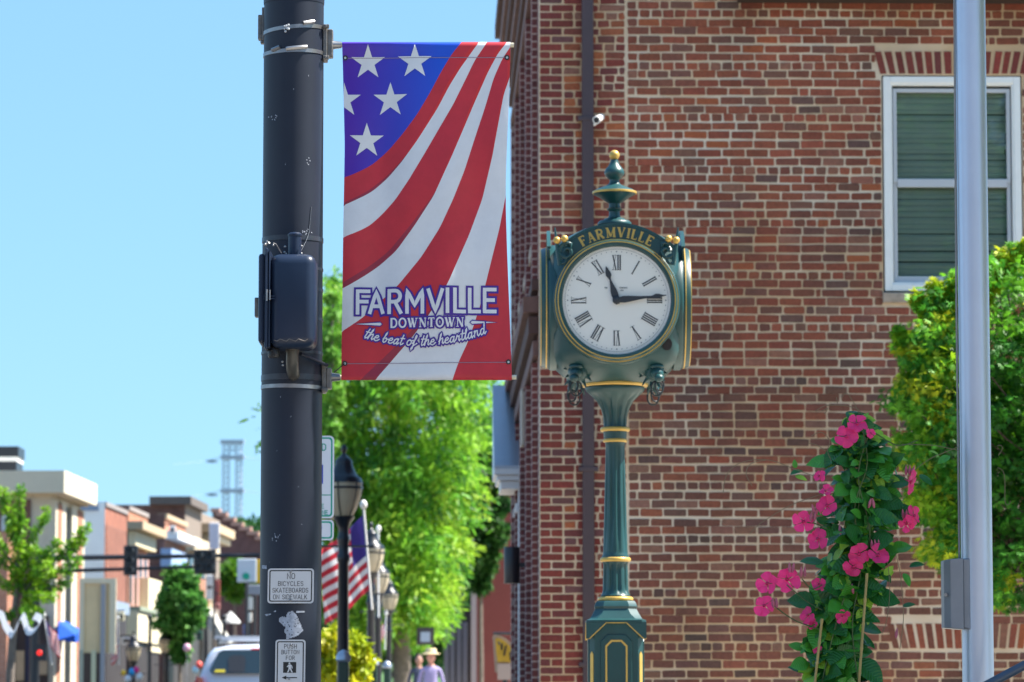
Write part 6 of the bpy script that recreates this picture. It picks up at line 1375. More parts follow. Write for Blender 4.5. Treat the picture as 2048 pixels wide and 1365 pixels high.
aw = thing("awning", "bright blue shop awning on the cream building front", "awning", P(120, 1270, 104)); mb = MB(); a = P(118, 1243, 104.0); b = P(166, 1265, 103.2); k = S(104)
aq = [P(117, 1244, 105), P(133, 1243, 107), P(166, 1263, 106), P(150, 1270, 103.6)]; mb.add([*aq, aq[2] + Vector((0, 0, -.22)), aq[3] + Vector((0, 0, -.22)), P(116, 1280, 103.6), aq[0] + Vector((0, .2, -.4))], [(3, 2, 1, 0), (5, 4, 2, 3), (6, 5, 3, 0), (6, 0, 7)]); mb.build("canvas", M("awning_blue", (.01, .10, .55), .7, trans=.2), aw)
gn = thing("ribbon_garland", "white looping ribbon garland before the dark shop front", "garland", P(40, 1250, 66)); mb = MB(); pl = smooth_path([P(*q, 66) for q in ((-6, 1226), (4, 1233), (10, 1250), (22, 1268), (28, 1268), (36, 1245), (44, 1232), (50, 1245), (56, 1262), (66, 1263), (78, 1250), (80, 1238), (68, 1232))]); vs = []
for q in pl: vs += [q + Vector((-.03, 0, -.06)), q + Vector((.03, .03, .06))]
mb.add(vs, [(2 * i, 2 * i + 2, 2 * i + 3, 2 * i + 1) for i in range(len(pl) - 1)]); mb.build("ribbon", M("ribbon_white", (.85, .86, .9), .6, trans=.3), gn)
nb = House("brick_house", "salmon brick corner of a house at the left edge", 13, 30, 98, 1064, brick_tex_mat("salmon_brick", (.45, .18, .11), (.40, .16, .10), (.5, .35, .28), axis='xz'), brk_or, 8)
# 2 white flank, red brick front
h = House("brick_building", "red brick shop block with whitewashed flank", 207, 251, 122, 1004, whitew, brk_rd, 9)
h.fbox("coping", 0, 1, h.H - .14, h.H + .0, -.3, .05, M("coping_grey", (.3, .27, .26), .8)); h.sbox("lead_band", 155, 1006, 198, 1022, .05, M("lead_blue", (.25, .32, .45), .6))
h.sbox("side_shop_front", 140, 1296, 204, 1440, .05, dkshop)
for q in range(7): t0 = .06 + q * .132; h.fbox("shutter_slat", t0, t0 + .075, h.zpx(1195), h.zpx(1052), -.1, .026, brk_rd)
h.fbox("recess", .03, .97, h.zpx(1200), h.zpx(1050), -.1, .02, bronze); h.fbox("shop_front", .04, .96, .1, h.zpx(1225), -.1, .05, dkshop); h.fbox("sign_board", .0, 1.0, h.zpx(1222), h.zpx(1198), -.05, .12, M("slate_board", (.25, .32, .42), .6))
# 3 red brick with cream hood
h = House("brick_building", "narrow red brick building with cream cornice hood", 254, 293, 129, 1012, brk_bn, brk_or, 7)
h.fbox("coping", 0, 1, h.H - .14, h.H + .0, -.3, .05, M("coping_grey", (.3, .27, .26), .8)); h.fbox("cornice", -.08, 1.2, h.zpx(1060), h.zpx(1044), -.2, .55, tanst); h.fbox("frieze", .0, 1.08, h.zpx(1090), h.zpx(1062), -.1, .25, creampaint)
for q in range(4):
    t0 = .06 + q * .25; w_ = h.fbox("window", t0, t0 + .12, h.zpx(1205), h.zpx(1110), -.1, .03, dglass); h.fbox("mullion", t0 + .13, t0 + .21, h.zpx(1210), h.zpx(1105), -.1, .036, M("pink_trim", (.6, .36, .32), .8))
h.fbox("bay", .55, 1.25, h.zpx(1300), h.zpx(1150), -.1, .35, creampaint); h.fbox("fascia", -.1, 1.3, h.zpx(1283), h.zpx(1222), -.1, .42, creampaint); h.fbox("fascia_rail", -.1, 1.3, h.zpx(1222), h.zpx(1214), -.1, .5, M("sage_paint", (.28, .33, .25), .7)); h.fbox("shop_front", .0, 1.2, .1, h.zpx(1285), -.1, .3, dkshop)
# 4 small brick
h = House("brick_building", "low red brick building with blue grey sign band and white eave", 327, 369, 142, 1029, brk_bn, brk_or, 7)
h.fbox("coping", 0, 1, h.H - .14, h.H + .02, -.3, .1, tanst); h.fbox("eave", .0, 1.1, h.zpx(1078), h.zpx(1062), -.1, .5, white); h.fbox("sign_board", -.05, .7, h.zpx(1135), h.zpx(1098), -.1, .3, M("sky_blue_board", (.33, .46, .68), .6)); h.fbox("shop_front", .0, 1.0, .1, h.zpx(1250), -.1, .2, dkshop)
for q in range(3):
    w_ = h.fbox("window", .08 + q * .3, .26 + q * .3, h.zpx(1215), h.zpx(1150), -.1, .04, dglass); h.fbox("lintel", .06 + q * .3, .28 + q * .3, h.zpx(1150), h.zpx(1143), -.1, .1, creamd, w_); h.fbox("sill", .06 + q * .3, .28 + q * .3, h.zpx(1220), h.zpx(1215), -.1, .1, creamd, w_)
# 5 big brown block behind
h = House("brown_building", "large dark brown brick block with tan stone cornice", 368, 438, 165, 1010, brk_bn, M("stone_grey", (.22, .18, .15), .85), 15)
h.fbox("parapet_cap", -.03, .45, h.H, h.zpx(994), -1.5, .3, M("stone_dark", (.13, .11, .10), .9)); h.fbox("cornice", .45, 1.0, h.zpx(1050), h.zpx(1032), -.1, .7, tanst); h.fbox("cornice", .5, 1.0, h.zpx(1064), h.zpx(1052), -.1, .5, creamd); h.fbox("window_band", .1, .95, h.zpx(1085), h.zpx(1074), -.1, .1, dglass)
# 6 tan stone front
h = House("stone_building", "tan stone shop building below the brown block", 372, 424, 152, 1076, tanst, tanst, 5)
h.fbox("cornice", 0, 1, h.H - .5, h.H + .05, -.2, .3, creamd)
for q in range(4): h.fbox("window", .08 + q * .23, .2 + q * .23, h.zpx(1180), h.zpx(1110), -.1, .04, dglass)
h.fbox("brick_bay", .35, .75, h.zpx(1225), h.zpx(1150), -.1, .15, brk_or); h.fbox("shop_front", 0, 1, .1, h.zpx(1240), -.1, .1, dkshop)
for q, (xa, ya) in enumerate(((285, 1040), (312, 1045))): pass
# 7 stepped gable
SY_ = 195.0; st = thing("stepped_building", "maroon brick building with stepped parapet left of the pole", "building", P(470, 1300, SY_)); mb = MB(); ste = [(425, 1024), (436, 1024), (436, 1032), (450, 1032), (450, 1042), (466, 1042), (466, 1052), (482, 1052), (482, 1061), (498, 1061), (498, 1070), (514, 1070), (514, 1080), (540, 1080)]
top = [(P(x, y, SY_).x, P(x, y, SY_).z) for x, y in ste]; zb = g(SY_); mb.prism([(top[0][0], zb), (top[-1][0], zb)] + top[::-1], SY_, SY_ + 14); mb.build("wall", brick_tex_mat("maroon_brick", (.13, .055, .055), (.11, .05, .05), (.18, .11, .1), axis='xz'), st)
for (x0, y0), (x1, y1) in zip(ste[1::2], ste[2::2]): pass
for i in range(0, len(ste) - 1, 2):
    a = P(*ste[i], SY_); b = P(*ste[i + 1], SY_); mb = MB(); mb.box2((a.x - .1, SY_ - .15, a.z), (b.x + .1, SY_ + 1, a.z + .18)); mb.build("coping", M("coping_pink", (.45, .27, .22), .8), st)
# shed, tent, stair like canopy and odd street things
sh_ = thing("grey_shed", "pale blue grey building low behind the traffic signals", "building", P(465, 1300, 205)); mb = MB(); a = P(440, 1400, 205); b = P(500, 1176, 205); mb.box2((a.x, 205, g(205)), (b.x, 214, b.z)); mb.build("wall", M("blue_grey_clad", (.36, .44, .55), .7), sh_); mb = MB(); mb.box2((a.x - .3, 204.7, b.z), (b.x + .3, 214.3, b.z + .4)); mb.build("roof", M("shed_roof", (.5, .52, .55), .6), sh_)
tn = thing("market_umbrella", "white market umbrella far down the street", "umbrella", P(461, 1300, 150)); c = P(461, 1247, 150); k = S(150); mb = MB(); mb.lathe([(20 * k, 0), (19 * k, .08), (9 * k, .30), (.5 * k, .46)], c, 8); mb.build("canopy", M("canvas_white", (.8, .8, .78), .7, trans=.3), tn); mb = MB(); mb.tube([(c.x, c.y, g(150)), (c.x, c.y, c.z + .4)], .04, 8); mb.build("pole", blackm, tn)
cn = thing("sloping_canopy", "pale sloping canopy descending beside the conical tree", "canopy", P(425, 1300, 140)); mb = MB(); q = [P(398, 1218, 140), P(412, 1213, 140), P(452, 1283, 140), P(438, 1292, 140)]; mb.add([*q, *[x + Vector((0, 3.5, 0)) for x in q]], [(3, 2, 1, 0), (0, 1, 5, 4), (1, 2, 6, 5), (2, 3, 7, 6), (3, 0, 4, 7), (4, 5, 6, 7)]); mb.build("slab", M("canopy_pale", (.52, .50, .44), .7), cn)
for x in (402, 436):
    mb = MB(); a = P(x, 1260, 141); mb.tube([(a.x, 141, g(141)), (a.x, 141, a.z + (.6 if x < 410 else -.3))], .09, 8); mb.build("post", M("post_tan", (.3, .26, .2), .7), cn)
bd = thing("board_sign", "back of a large tan wooden board sign on posts", "sign", P(196, 1300, 84)); k = S(84); mb = MB(); a = P(160, 1306, 84); b = P(231, 1160, 84); mb.box2((a.x, 84, a.z), (b.x, 84.06, b.z)); mb.build("panel", M("tan_board", (.74, .56, .32), .8, var=.12, vs=1.2), bd)
mb = MB(); mb.box2((a.x - .02, 83.95, a.z - .02), (a.x + .08, 84.05, b.z + .03)); mb.box2((b.x - .12, 83.95, a.z - .02), (b.x + .02, 84.05, b.z + .03)); mb.box2((a.x + .08, 83.951, b.z - .08), (b.x - .12, 84.05, b.z + .03)); mb.build("frame", M("board_frame", (.66, .58, .42), .8), bd)
for px, m in ((206, M("steel_rail", (.30, .31, .34), .5, metal=.5)), (188, M("post_cream", (.55, .54, .36), .7)), (163, M("post_sage", (.36, .38, .3), .7))):
    mb = MB(); x = P(px, 1300, 84).x; mb.box2((x - .05, 83.9, g(84)), (x + .05, 83.949, b.z - .1 if px > 200 else a.z + .05)); mb.build("post", m, bd)
# blade signs, lamps and clutter along the far shop fronts
def blade(label, x0, y0, x1, y1, Y, col, nm="shop_sign"):
    a = P(x0, y1, Y); b = P(x1, y0, Y); o = thing(nm, label, "sign", ((a.x + b.x) / 2, Y, a.z), "small shop signs across the street"); mb = MB(); mb.box2((a.x, Y, a.z), (b.x, Y + .08, b.z)); mb.build("panel", M("blade_%d_%d" % (x0, y0), col, .6, var=.15, vs=4), o, bevel=.03)
    mb = MB(); mb.box2((a.x - .5, Y + .02, b.z + .01), (b.x, Y + .06, b.z + .05)); mb.build("bracket", blackm, o)
    mb = MB(); w_ = (b.x - a.x); mb.box2((a.x + w_ * .18, Y - .012, (a.z + b.z) / 2 - .05), (b.x - w_ * .18, Y - .002, (a.z + b.z) / 2 + .05)); mb.build("stripe", M("blade_ink", (.08, .07, .07), .6), o)
blade("pale grey oval shop sign right of the tan board", 243, 1274, 264, 1290, 112, (.62, .64, .70)); blade("round white sign over the small brick building", 339, 1052, 351, 1068, 138, (.85, .85, .85)); blade("white sign below the wide traffic signal", 411, 1150, 427, 1200, 134, (.72, .76, .82)); blade("red brown sign beside the sloping canopy", 430, 1160, 440, 1215, 146, (.42, .10, .08)); blade("small pink sign under the red brown sign", 431, 1206, 440, 1220, 132, (.7, .28, .26)); blade("dark green sign above the sloping canopy posts", 393, 1262, 405, 1280, 126, (.05, .14, .1)); blade("small cream sign on the slate shop board", 235, 1224, 249, 1243, 114, (.72, .68, .5)); blade("blue sign far down beside the white umbrella", 486, 1250, 500, 1270, 140, (.12, .2, .45))
for px, lab in ((300, "dark street pole between the cream fascia and the tree"), (412, "grey street pole left of the minivan"), (448, "thin dark pole behind the minivan roof")):
    Y = 118.0; a = P(px, 1238, Y); o = thing("street_pole", lab, "pole", (a.x, Y, g(Y)), "far street poles"); mb = MB(); mb.tube([(a.x, Y, g(Y)), (a.x, Y, a.z)], [.07, .05], 8); mb.build("shaft", blackm, o, smooth=50); mb = MB(); mb.sphere((a.x, Y, a.z + .05), .09, 10, 8); mb.build("cap", blackm, o, smooth=60)
# ---- traffic signals on a twin mast arm
MY_ = 95.0; KA = S(MY_); mast = thing("signal_mast", "twin horizontal mast arm carrying signals across the street", "mast arm", (P(69, 1300, MY_).x, MY_, g(MY_)))
mb = MB(); x = P(69, 1300, MY_).x; mb.tube([(x, MY_, g(MY_)), (x, MY_, P(69, 1098, MY_).z)], [.14, .11], 14); mb.build("post", blackm, mast, smooth=50)
mb = MB(); mb.tube([P(69, 1117, MY_), P(520, 1111, MY_)], [.075, .05], 10); mb.build("upper_arm", blackm, mast, smooth=50)
mb = MB(); mb.tube([P(69, 1144, MY_), P(400, 1134, MY_)], [.055, .04], 10); mb.build("lower_arm", blackm, mast, smooth=50)
def tsig(label, x0, y0, x1, y1, cols=1):
    c = P((x0 + x1) / 2, (y0 + y1) / 2, MY_ - .3); W_, H_ = (x1 - x0) * KA, (y1 - y0) * KA; o = thing("traffic_signal", label, "traffic signal", c, "traffic signals on the mast arm")
    mb = MB(); mb.box2((c.x - W_ / 2, c.y - .1, c.z - H_ / 2), (c.x + W_ / 2, c.y + .1, c.z + H_ / 2)); mb.build("housing", blackm, o, bevel=.02)
    n = 3 if cols == 1 else 2
    for i in range(n):
        for j in range(cols):
            q = Vector((c.x + (j - (cols - 1) / 2) * W_ / cols, c.y - .1, c.z + H_ * (.5 - (i + .5) / n))); r = min(W_ / cols, H_ / n) * .36; mb = MB(); mb.lathe([(r, 0), (r, -.2), (r * .93, -.2), (r * .93, -.02), (.01, -.02)], q, 16, 'y'); mb.build("visor", M("visor_grey", (.06, .075, .09), .4), o, smooth=40)
    mb = MB(); mb.box2((c.x - .04, c.y + .1, c.z - .06), (c.x + .04, c.y + .3, c.z + .12)); mb.build("clamp", blackm, o)
tsig("slim black traffic signal on the mast arm before the brick buildings", 248, 1092, 275, 1151); tsig("wide black traffic signal near the end of the mast arm", 388, 1100, 432, 1148, 2)
pr_ = thing("pedestrian_signal", "small far signal showing a red hand beside the cream building", "signal", P(82, 1306, 94)); c = P(83, 1306, 94); mb = MB(); mb.box2((c.x - .14, 93.9, c.z - .2), (c.x + .14, 94.1, c.z + .2)); mb.build("housing", blackm, pr_); mb = MB(); q = P(79, 1306, 93.88); mb.lathe([(.065, 0), (.05, -.02), (.01, -.025)], q, 14, 'y'); mb.build("lit_hand", M("red_lamp", (.5, .01, .01), .4, emis=((1, .03, .02), .5)), pr_)
def board(name, label, x0, y0, x1, y1, Y, m, post=True, dot=None, cat="sign"):
    a = P(x0, y1, Y); b = P(x1, y0, Y); o = thing(name, label, cat, ((a.x + b.x) / 2, Y, g(Y))); mb = MB(); mb.box2((a.x, Y, a.z), (b.x, Y + .05, b.z)); mb.build("panel", m, o, bevel=.02)
    if dot: c = P(dot[0], dot[1], Y - .02); mb = MB(); mb.lathe([(dot[2] * S(Y), 0), (dot[2] * S(Y), -.01), (.01, -.012)], c, 18, 'y'); mb.build("disc", M("green_disc", (.0, .30, .20), .5), o)
    if post: mb = MB(); x = (a.x + b.x) / 2; mb.tube([(x, Y + .09, g(Y)), (x, Y + .09, b.z - .05)], .04, 8); mb.build("post", blackm, o)
    return o
board("hanging_sign", "tall bright white sign panel above the signals", 418, 1046, 439, 1099, 128, M("sign_bright", (.85, .85, .9), .5)); board("route_sign", "pale square sign with a green disc left of the pole", 474, 1118, 513, 1165, 90, M("sign_pale", (.5, .56, .64), .5), True, (492, 1153, 7)); board("amber_sign", "amber sign edge showing just left of the pole", 511, 1120, 530, 1166, 92, M("sign_amber", (.7, .42, .03), .5))
board("grey_plate", "long grey name plate under the square sign", 490, 1170, 528, 1190, 91, M("plate_grey", (.26, .28, .33), .5)); board("white_notice", "white notice on the dark post left of the pole", 492, 1194, 506, 1220, 91, M("notice_white", (.7, .68, .62), .6)); board("parking_notice", "small white rectangular notice lower on the dark post", 493, 1226, 504, 1245, 91, MATS["notice_white"])
# ---- balloons / paper lanterns before the far shops
for px, py, r, col, nm in ((264, 1344, 8, (.01, .35, .75), "cyan"), (273, 1340, 7, (.75, .02, .2), "magenta"), (247, 1346, 6, (.8, .5, .02), "yellow"), (279, 1354, 8, (.8, .8, .82), "white"), (256, 1358, 8, (.78, .8, .85), "silver"), (374, 1296, 9, (.65, .35, .45), "pink and blue"), (398, 1330, 8, (.75, .10, .08), "red"), (391, 1340, 8, (.45, .65, .72), "pale blue")):
    c = P(px, py, 98 if px < 300 else 88); k = S(98 if px < 300 else 88); o = thing("balloon", "%s balloon tied low before the far shop fronts" % nm, "balloon", c, "balloons before the far shops"); mb = MB(); mb.sphere(c, r * k * .85, 16, 12, (1, 1, 1.12)); mb.build("skin", M("balloon_" + nm, col, .3), o, smooth=60)
    mb = MB(); mb.tube([c - Vector((0, 0, r * k * 1.1)), (c.x + .02, c.y, g(c.y))], .004, 5); mb.build("string", signw, o)
# ---- transmission tower far off
TY = 520.0; KT = S(TY); tw = thing("transmission_tower", "grey lattice power transmission tower far beyond the shops", "tower", P(465, 1300, TY)); tm = M("tower_steel", (.42, .47, .56), .6); 
for xa in (446, 459, 472, 484):
    mb = MB(); a = P(xa, 884, TY); mb.box2((a.x - .07, TY, g(TY)), (a.x + .07, TY + .14, a.z)); mb.build("leg", tm, tw)
for ya in (884, 915, 982):
    mb = MB(); a = P(441, ya, TY); b = P(488, ya, TY); mb.box2((a.x, TY - .3, a.z - .25), (b.x, TY + .8, a.z + .25)); mb.build("cross_beam", tm, tw)
mb = MB(); ya = 884
while ya < 1060:
    for xa, xb in ((446, 459), (472, 484), (459, 472)):
        if (xa, xb) == (459, 472) and ya > 905: continue
        mb.tube([P(xa, ya, TY), P(xb, ya + 11, TY)], .07, 4); mb.tube([P(xb, ya, TY), P(xa, ya + 11, TY)], .07, 4)
    ya += 11
mb.build("lattice_bracing", tm, tw, kind="stuff")
for yb in (915, 982):
    for xe, ye in ((408, 8), (525, 6)): 
        mb = MB(); s_ = P(441 if xe < 450 else 488, yb, TY); mb.tube([s_, P(xe, yb + ye, TY), P(xe - 60 if xe < 450 else xe + 60, yb + ye + 6, TY - 12)], [.04, .015, .01], 5); mb.build("power_line", tm, tw)
    for xq in (420, 428): mb = MB(); a = P(xq, yb + 8, TY); mb.box((a.x, TY, a.z), (.9, .3, .35)); mb.build("insulator", tm, tw)

# ================================================================== our side, further down: red block, hanging sign, shops
rb = thing("red_building", "plain dark red painted building end wall beyond the brick building", "building", P(990, 1300, 112)); a = P(949, 1300, 112); b = P(1075, 850, 112); redp = M("red_paint_wall", (.21, .048, .038), .8, var=.12, vs=.8, bump=.3, bs=8)
mb = MB(); mb.box2((a.x, 112, g(112)), (b.x + 5, 128, b.z)); mb.build("wall", redp, rb); mb = MB(); mb.box2((a.x - .1, 111.9, g(112)), (a.x + .06, 112.3, P(949, 1130, 112).z + .8)); mb.build("corner_trim", M("trim_grey", (.36, .3, .3), .8), rb)
mb = MB(); mb.box2((a.x - .15, 111.85, b.z), (b.x + 5.1, 128.1, b.z + .25)); mb.build("coping", corn, rb)
ds = thing("dark_shop_row", "dark shop fronts in shade down our side of the street", "building", P(915, 1300, 132)); x0 = P(890, 1300, 132).x
mb = MB(); mb.box2((x0, 130, g(130)), (x0 + 8, 160, P(890, 1215, 130).z)); mb.build("wall", dkshop, ds)
for q, (px, m) in enumerate(((905, M("mullion_grey", (.3, .3, .33), .5)), (918, MATS["mullion_grey"]), (930, MATS["mullion_grey"]), (893, MATS["mullion_grey"]))):
    mb = MB(); c = P(px, 1300, 129.8); mb.box2((c.x - .08, 129.7, g(130)), (c.x + .08, 129.9, P(px, 1245, 129.8).z)); mb.build("mullion", m, ds)
mb = MB(); a_ = P(833, 1290, 95); b_ = P(868, 1255, 95); mb.box2((a_.x, 95, a_.z), (b_.x, 95.3, b_.z)); hs2 = mb.build("hanging_panel", dkshop, ds); mb = MB(); mb.box2((a_.x + .1, 94.9, a_.z + .07), (b_.x - .1, 94.99, b_.z - .12)); mb.build("pale_face", M("pale_face", (.4, .46, .55), .5), hs2)
hs = thing("hanging_sign", "shield shaped yellow hanging sign with taupe rim", "sign", P(1008, 1340, 50)); k = S(50); c = lambda x, y: (P(x, y, 50).x, P(x, y, 50).z)
shp = [(990, 1345), (1032, 1345), (1032, 1300), (1024, 1288), (1012, 1277), (1000, 1271), (988, 1269), (985, 1275), (987, 1300)]; shi = [(995, 1325), (1028, 1325), (1028, 1304), (1020, 1293), (1009, 1283), (998, 1277), (991, 1277), (992, 1300)]
mb = MB(); mb.prism([c(*q) for q in shp], 50, 50.08); pl = mb.build("board", M("taupe_rim", (.33, .27, .22), .7), hs); mb = MB(); mb.prism([c(*q) for q in shi], 49.985, 49.999); mb.build("yellow_field", M("sign_yellow", (.50, .33, .03), .6, var=.25, vs=6), pl)
for i, (xa, ya, xb, yb) in enumerate(((996, 1284, 1000, 1290), (1012, 1292, 1008, 1312), (1020, 1305, 1022, 1322), (1004, 1288, 1003, 1300))): mb = MB(); mb.tube([P(xa, ya, 49.98), P(xb, yb, 49.98)], .012, 6); mb.build("painted_mark", signk, pl)
mb = MB(); q0 = P(995, 1360, 49.98); q1 = P(1028, 1328, 49.98); mb.box2((q0.x, 49.94, q0.z), (q1.x, 49.98, q1.z)); mb.build("name_plate", M("plate_pale", (.45, .38, .35), .7), pl)
mb = MB(); q = P(1032, 1276, 50.04); mb.tube([P(986, 1275, 50.04) + Vector((0, 0, .05)), q + Vector((.6, 0, .05))], .018, 8); mb.build("bracket", blackm, hs)
mb = MB(); q = P(1010, 1345, 50.04); mb.tube([(q.x, 50.04, g(50)), q], .03, 8); mb.build("post", blackm, hs)

# ================================================================== a person in a straw hat on the pavement
def person(name, label, px, Y, height, shirt, trousers, skin, hat=None, hairc=(.05, .03, .02), yaw=0.0):
    X = P(px, 1300, Y).x; z0 = g(Y); H = height; o = thing(name, label, "person", (X, Y, z0), world=False); s_ = H / 1.75
    J = {'pel': (0, 0, .95), 'wst': (0, 0, 1.08), 'chs': (0, 0, 1.28), 'nck': (0, 0, 1.46), 'nk2': (0, -.01, 1.52)}
    vs = []; es = []; rad = []
    def add(p, r, par=None):
        vs.append(Vector(p) * s_); rad.append(r * s_); i = len(vs) - 1
        if par is not None: es.append((par, i))
        return i
    pel = add((0, 0, .95), .155); wst = add((0, 0, 1.10), .135, pel); chs = add((0, 0, 1.28), .15, wst); sho = add((0, 0, 1.41), .10, chs); nck = add((0, -.005, 1.49), .055, sho); add((0, -.01, 1.56), .05, nck)
    for q in (-1, 1):
        h_ = add((.09 * q, 0, .88), .095, pel); kn = add((.10 * q, -.02, .48), .06, h_); an = add((.10 * q, .02, .09), .042, kn); add((.11 * q, -.13, .04), .04, an)
        s0 = add((.17 * q, 0, 1.40), .06, sho); el = add((.24 * q, .03, 1.13), .045, s0); wr = add((.24 * q, -.12, .93), .03, el); add((.235 * q, -.17, .87), .032, wr)
    me = bpy.data.meshes.new("body"); me.from_pydata(vs, es, []); ob = bpy.data.objects.new("body", me); COL.objects.link(ob); ob.parent = o; ob.rotation_euler = (0, 0, yaw)
    md = ob.modifiers.new("skin", 'SKIN'); md.use_smooth_shade = True
    for i, v in enumerate(me.skin_vertices[0].data if me.skin_vertices else []): v.radius = (rad[i], rad[i] * .8)
    if not me.skin_vertices: pass
    md2 = ob.modifiers.new("sub", 'SUBSURF'); md2.levels = 1; md2.render_levels = 2
    m = M("cloth_" + name + str(int(px)), shirt, .8); t = m.node_tree; n = t.nodes; tc = n.new("ShaderNodeTexCoord"); sx = n.new("ShaderNodeSeparateXYZ"); t.links.new(tc.outputs["Object"], sx.inputs[0]); mr = n.new("ShaderNodeMapRange"); mr.inputs[1].default_value = .93 * s_; mr.inputs[2].default_value = .94 * s_; t.links.new(sx.outputs[2], mr.inputs[0])
    mx = n.new("ShaderNodeMix"); mx.data_type = 'RGBA'; mx.inputs[6].default_value = (*trousers, 1); mx.inputs[7].default_value = (*shirt, 1); t.links.new(mr.outputs[0], mx.inputs[0])
    m3 = n.new("ShaderNodeMapRange"); m3.inputs[1].default_value = 1.455 * s_; m3.inputs[2].default_value = 1.465 * s_; t.links.new(sx.outputs[2], m3.inputs[0]); mx2 = n.new("ShaderNodeMix"); mx2.data_type = 'RGBA'; mx2.inputs[7].default_value = (*skin, 1); t.links.new(mx.outputs[2], mx2.inputs[6]); t.links.new(m3.outputs[0], mx2.inputs[0]); t.links.new(mx2.outputs[2], n["Principled BSDF"].inputs["Base Color"]); me.materials.append(m)
    sk = M("skin_" + str(int(px)), skin, .55); c = Vector((0, -.015, 1.635)) * s_; mb = MB(); mb.sphere(c, .1 * s_, 18, 14, (.78, .95, 1.16)); mb.sphere(c + Vector((0, -.1, -.01)) * s_, .017 * s_, 8, 6, (.8, 1, 1.3))
    for q in (-1, 1): mb.sphere(c + Vector((.079 * q, .0, -.005)) * s_, .022 * s_, 8, 6, (.4, .8, 1.2))
    hd = mb.build("head", sk, o, smooth=80)
    mb = MB()
    for q in (-1, 1): mb.sphere(c + Vector((.03 * q, -.088, .012)) * s_, .009 * s_, 8, 6)
    mb.box(c + Vector((0, -.09, -.048)) * s_, (.04 * s_, .008 * s_, .007 * s_)); mb.build("face_features", M("feature_dark", (.08, .03, .03), .6), hd)
    mb = MB(); mb.sphere(c + Vector((0, .028, .032)) * s_, .108 * s_, 18, 12, (.84, .93, 1.08)); mb.build("hair", M("hair_%d" % int(px), hairc, .7), o, smooth=80)
    if hat:
        mb = MB(); mb.lathe([(.165 * s_, .055 * s_), (.175 * s_, .06 * s_), (.165 * s_, .072 * s_), (.11 * s_, .085 * s_), (.10 * s_, .15 * s_), (.085 * s_, .17 * s_), (.01, .172 * s_)], c, 26); mb.build("straw_hat", M("straw", hat, .8, var=.15, vs=30), o, smooth=40)
    return o
person("person", "person in a lavender shirt and cream straw hat on the pavement", 862, 70.0, 1.66, (.30, .26, .46), (.05, .06, .12), (.55, .27, .2), (.60, .50, .29))
person("person", "small dark clothed person left of the straw hat", 838, 84.0, 1.7, (.05, .06, .10), (.04, .04, .05), (.45, .24, .17))

# ================================================================== white minivan driving away
VNY = 62.0; KN = S(VNY); vx = (516 - CX) / F * VNY; van = thing("minivan", "white minivan with roof rack seen from behind left of the pole", "van", (vx, VNY, g(VNY) - .12)); zg = g(VNY) - .12
ztop = P(470, 1288, VNY).z; Hh = ztop - zg; sc = Hh / 1.78
paint = M("van_white", (.62, .65, .74), .22, spec=.6, coat=.5); vglass = M("van_glass", (.02, .035, .045), .05, spec=.9); tail = M("tail_red", (.45, .01, .012), .2, coat=.4)
def ring_(y, pts): return [(x * sc, y * sc, z * sc) for x, z in pts] 
half = [(0, .28), (.80, .28), (.93, .40), (.965, .62), (.955, .90), (.935, 1.05), (.86, 1.35), (.76, 1.62), (.66, 1.725), (.40, 1.77), (0, 1.78)]
def sect(y, wx=1.0, zt=1.0, zb=0.0): return [(x * wx * sc + vx, VNY + y * sc, zg + ((z if z < .9 else .9 + (z - .9) * zt) + zb) * sc) for x, z in half] + [(-x * wx * sc + vx, VNY + y * sc, zg + ((z if z < .9 else .9 + (z - .9) * zt) + zb) * sc) for x, z in half[-2:0:-1]]
secs = [sect(.02, .93, .0), sect(-.06, .97, .0), sect(-.05, .985, .05), sect(.02, .985, .45), sect(.16, .985, .93), sect(.30, .99, 1.0), sect(1.6, 1.0, 1.02), sect(2.7, 1.0, .99), sect(3.5, .98, .72), sect(4.0, .95, .16), sect(4.7, .88, .02), sect(4.85, .8, -.1)]
mb = MB(); n = len(secs[0]); vs = [p for s_ in secs for p in s_]; fs = []
for i in range(len(secs) - 1):
    for k in range(n): q = (k + 1) % n; fs.append((i * n + k, i * n + q, (i + 1) * n + q, (i + 1) * n + k))
fs.append(tuple(range(n - 1, -1, -1))); fs.append(tuple((len(secs) - 1) * n + k for k in range(n))); mb.add(vs, [f[::-1] for f in fs]); mb.build("body", paint, van, smooth=35)
vp = lambda x, y, z: (vx + x * sc, VNY + y * sc, zg + z * sc)
mb = MB(); rw = [(-.66, 1.34), (.66, 1.34), (.70, 1.38), (.58, 1.65), (.52, 1.69), (-.52, 1.69), (-.58, 1.65), (-.70, 1.38)]
mb.add([vp(x, -.17 + (z - .95) * .31, z) for x, z in rw] + [vp(x, .02 + (z - .95) * .31, z) for x, z in rw], [tuple(range(8))] + [(i, 8 + i, 8 + (i + 1) % 8, (i + 1) % 8) for i in range(8)]); rwin = mb.build("rear_window", vglass, van)
mb = MB(); mb.add([vp(x, -.178 + (z - .95) * .31, z) for x, z in ((-.42, 1.36), (-.18, 1.36), (-.17, 1.56), (-.21, 1.61), (-.38, 1.61), (-.43, 1.56))], [(0, 1, 2, 3, 4, 5)]); mb.build("headrest_shape", M("seat_dark", (.012, .018, .03), .6), rwin)
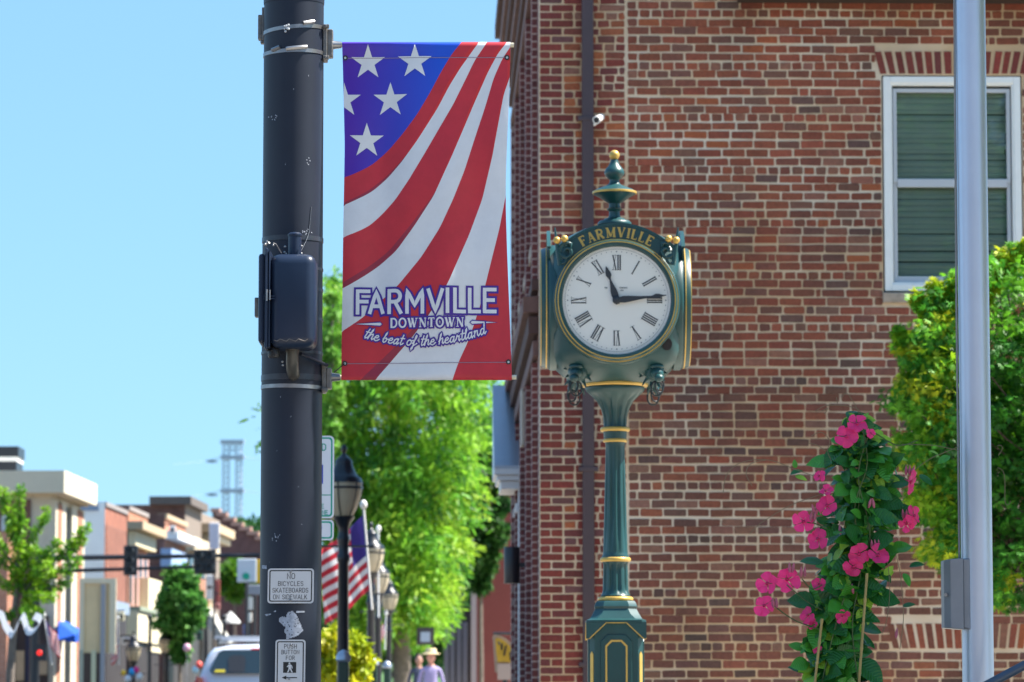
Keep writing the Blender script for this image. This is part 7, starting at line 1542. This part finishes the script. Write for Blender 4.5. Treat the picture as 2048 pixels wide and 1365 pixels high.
mb = MB(); mb.add([vp(x, -.18 + (z - .95) * .31, z) for x, z in ((-.63, 1.36), (-.47, 1.36), (-.47, 1.40), (-.61, 1.40))], [(0, 1, 2, 3)]); mb.build("yellow_sticker", M("sticker_yellow", (.6, .5, .03), .6), rwin)
for q in (-1, 1):
    mb = MB(); mb.add([vp(q * x, y, z) for x, y, z in ((.72, -.09, .80), (.975, .02, .82), (.955, .06, 1.12), (.90, .06, 1.30), (.80, -.04, 1.28))], [(0, 1, 2, 3, 4) if q > 0 else (4, 3, 2, 1, 0)]); mb.build("tail_light", tail, van)
    mb = MB(); mb.add([vp(q * (x + .008), y, z) for x, y, z in ((.935, .5, 1.06), (.935, 3.2, 1.06), (.80, 2.75, 1.58), (.775, .6, 1.58))], [(0, 1, 2, 3) if q > 0 else (3, 2, 1, 0)]); mb.build("side_window", vglass, van)
    mb = MB(); mb.box(vp(q * 1.06, 3.15, 1.02), (.2 * sc, .12 * sc, .16 * sc)); mb.build("mirror", blackm, van, bevel=.03)
    mb = MB(); mb.tube([vp(q * .62, .5, 1.83), vp(q * .62, 2.6, 1.84)], .022 * sc, 8); mb.build("roof_rail", blackm, van)
    for yw in (.95, 3.95):
        mb = MB(); mb.lathe([(.05, -.11 * sc), (.33 * sc, -.11 * sc), (.34 * sc, -.06 * sc), (.34 * sc, .06 * sc), (.33 * sc, .11 * sc), (.05, .11 * sc)], vp(q * .86, yw, .34), 24, 'x'); wh = mb.build("wheel", M("tyre", (.02, .02, .02), .8), van, smooth=40)
        mb = MB(); mb.lathe([(.05, -.118 * sc), (.2 * sc, -.118 * sc), (.2 * sc, .118 * sc), (.05, .118 * sc)], vp(q * .86, yw, .34), 16, 'x'); mb.build("rim", steel, wh)
for yc in (.62, 2.2): mb = MB(); mb.box(vp(0, yc, 1.885), (1.36 * sc, .08 * sc, .045 * sc)); mb.build("cross_bar", M("bar_silver", (.55, .57, .6), .3, metal=.6), van, bevel=.01)
mb = MB(); mb.box(vp(0, -.09, .42), (1.75 * sc, .12 * sc, .26 * sc)); mb.build("bumper", paint, van, bevel=.04)
mb = MB(); mb.tube([vp(-.1, .10, 1.70), vp(.1, .10, 1.70)], .02, 6); mb.build("brake_lamp", tail, van)
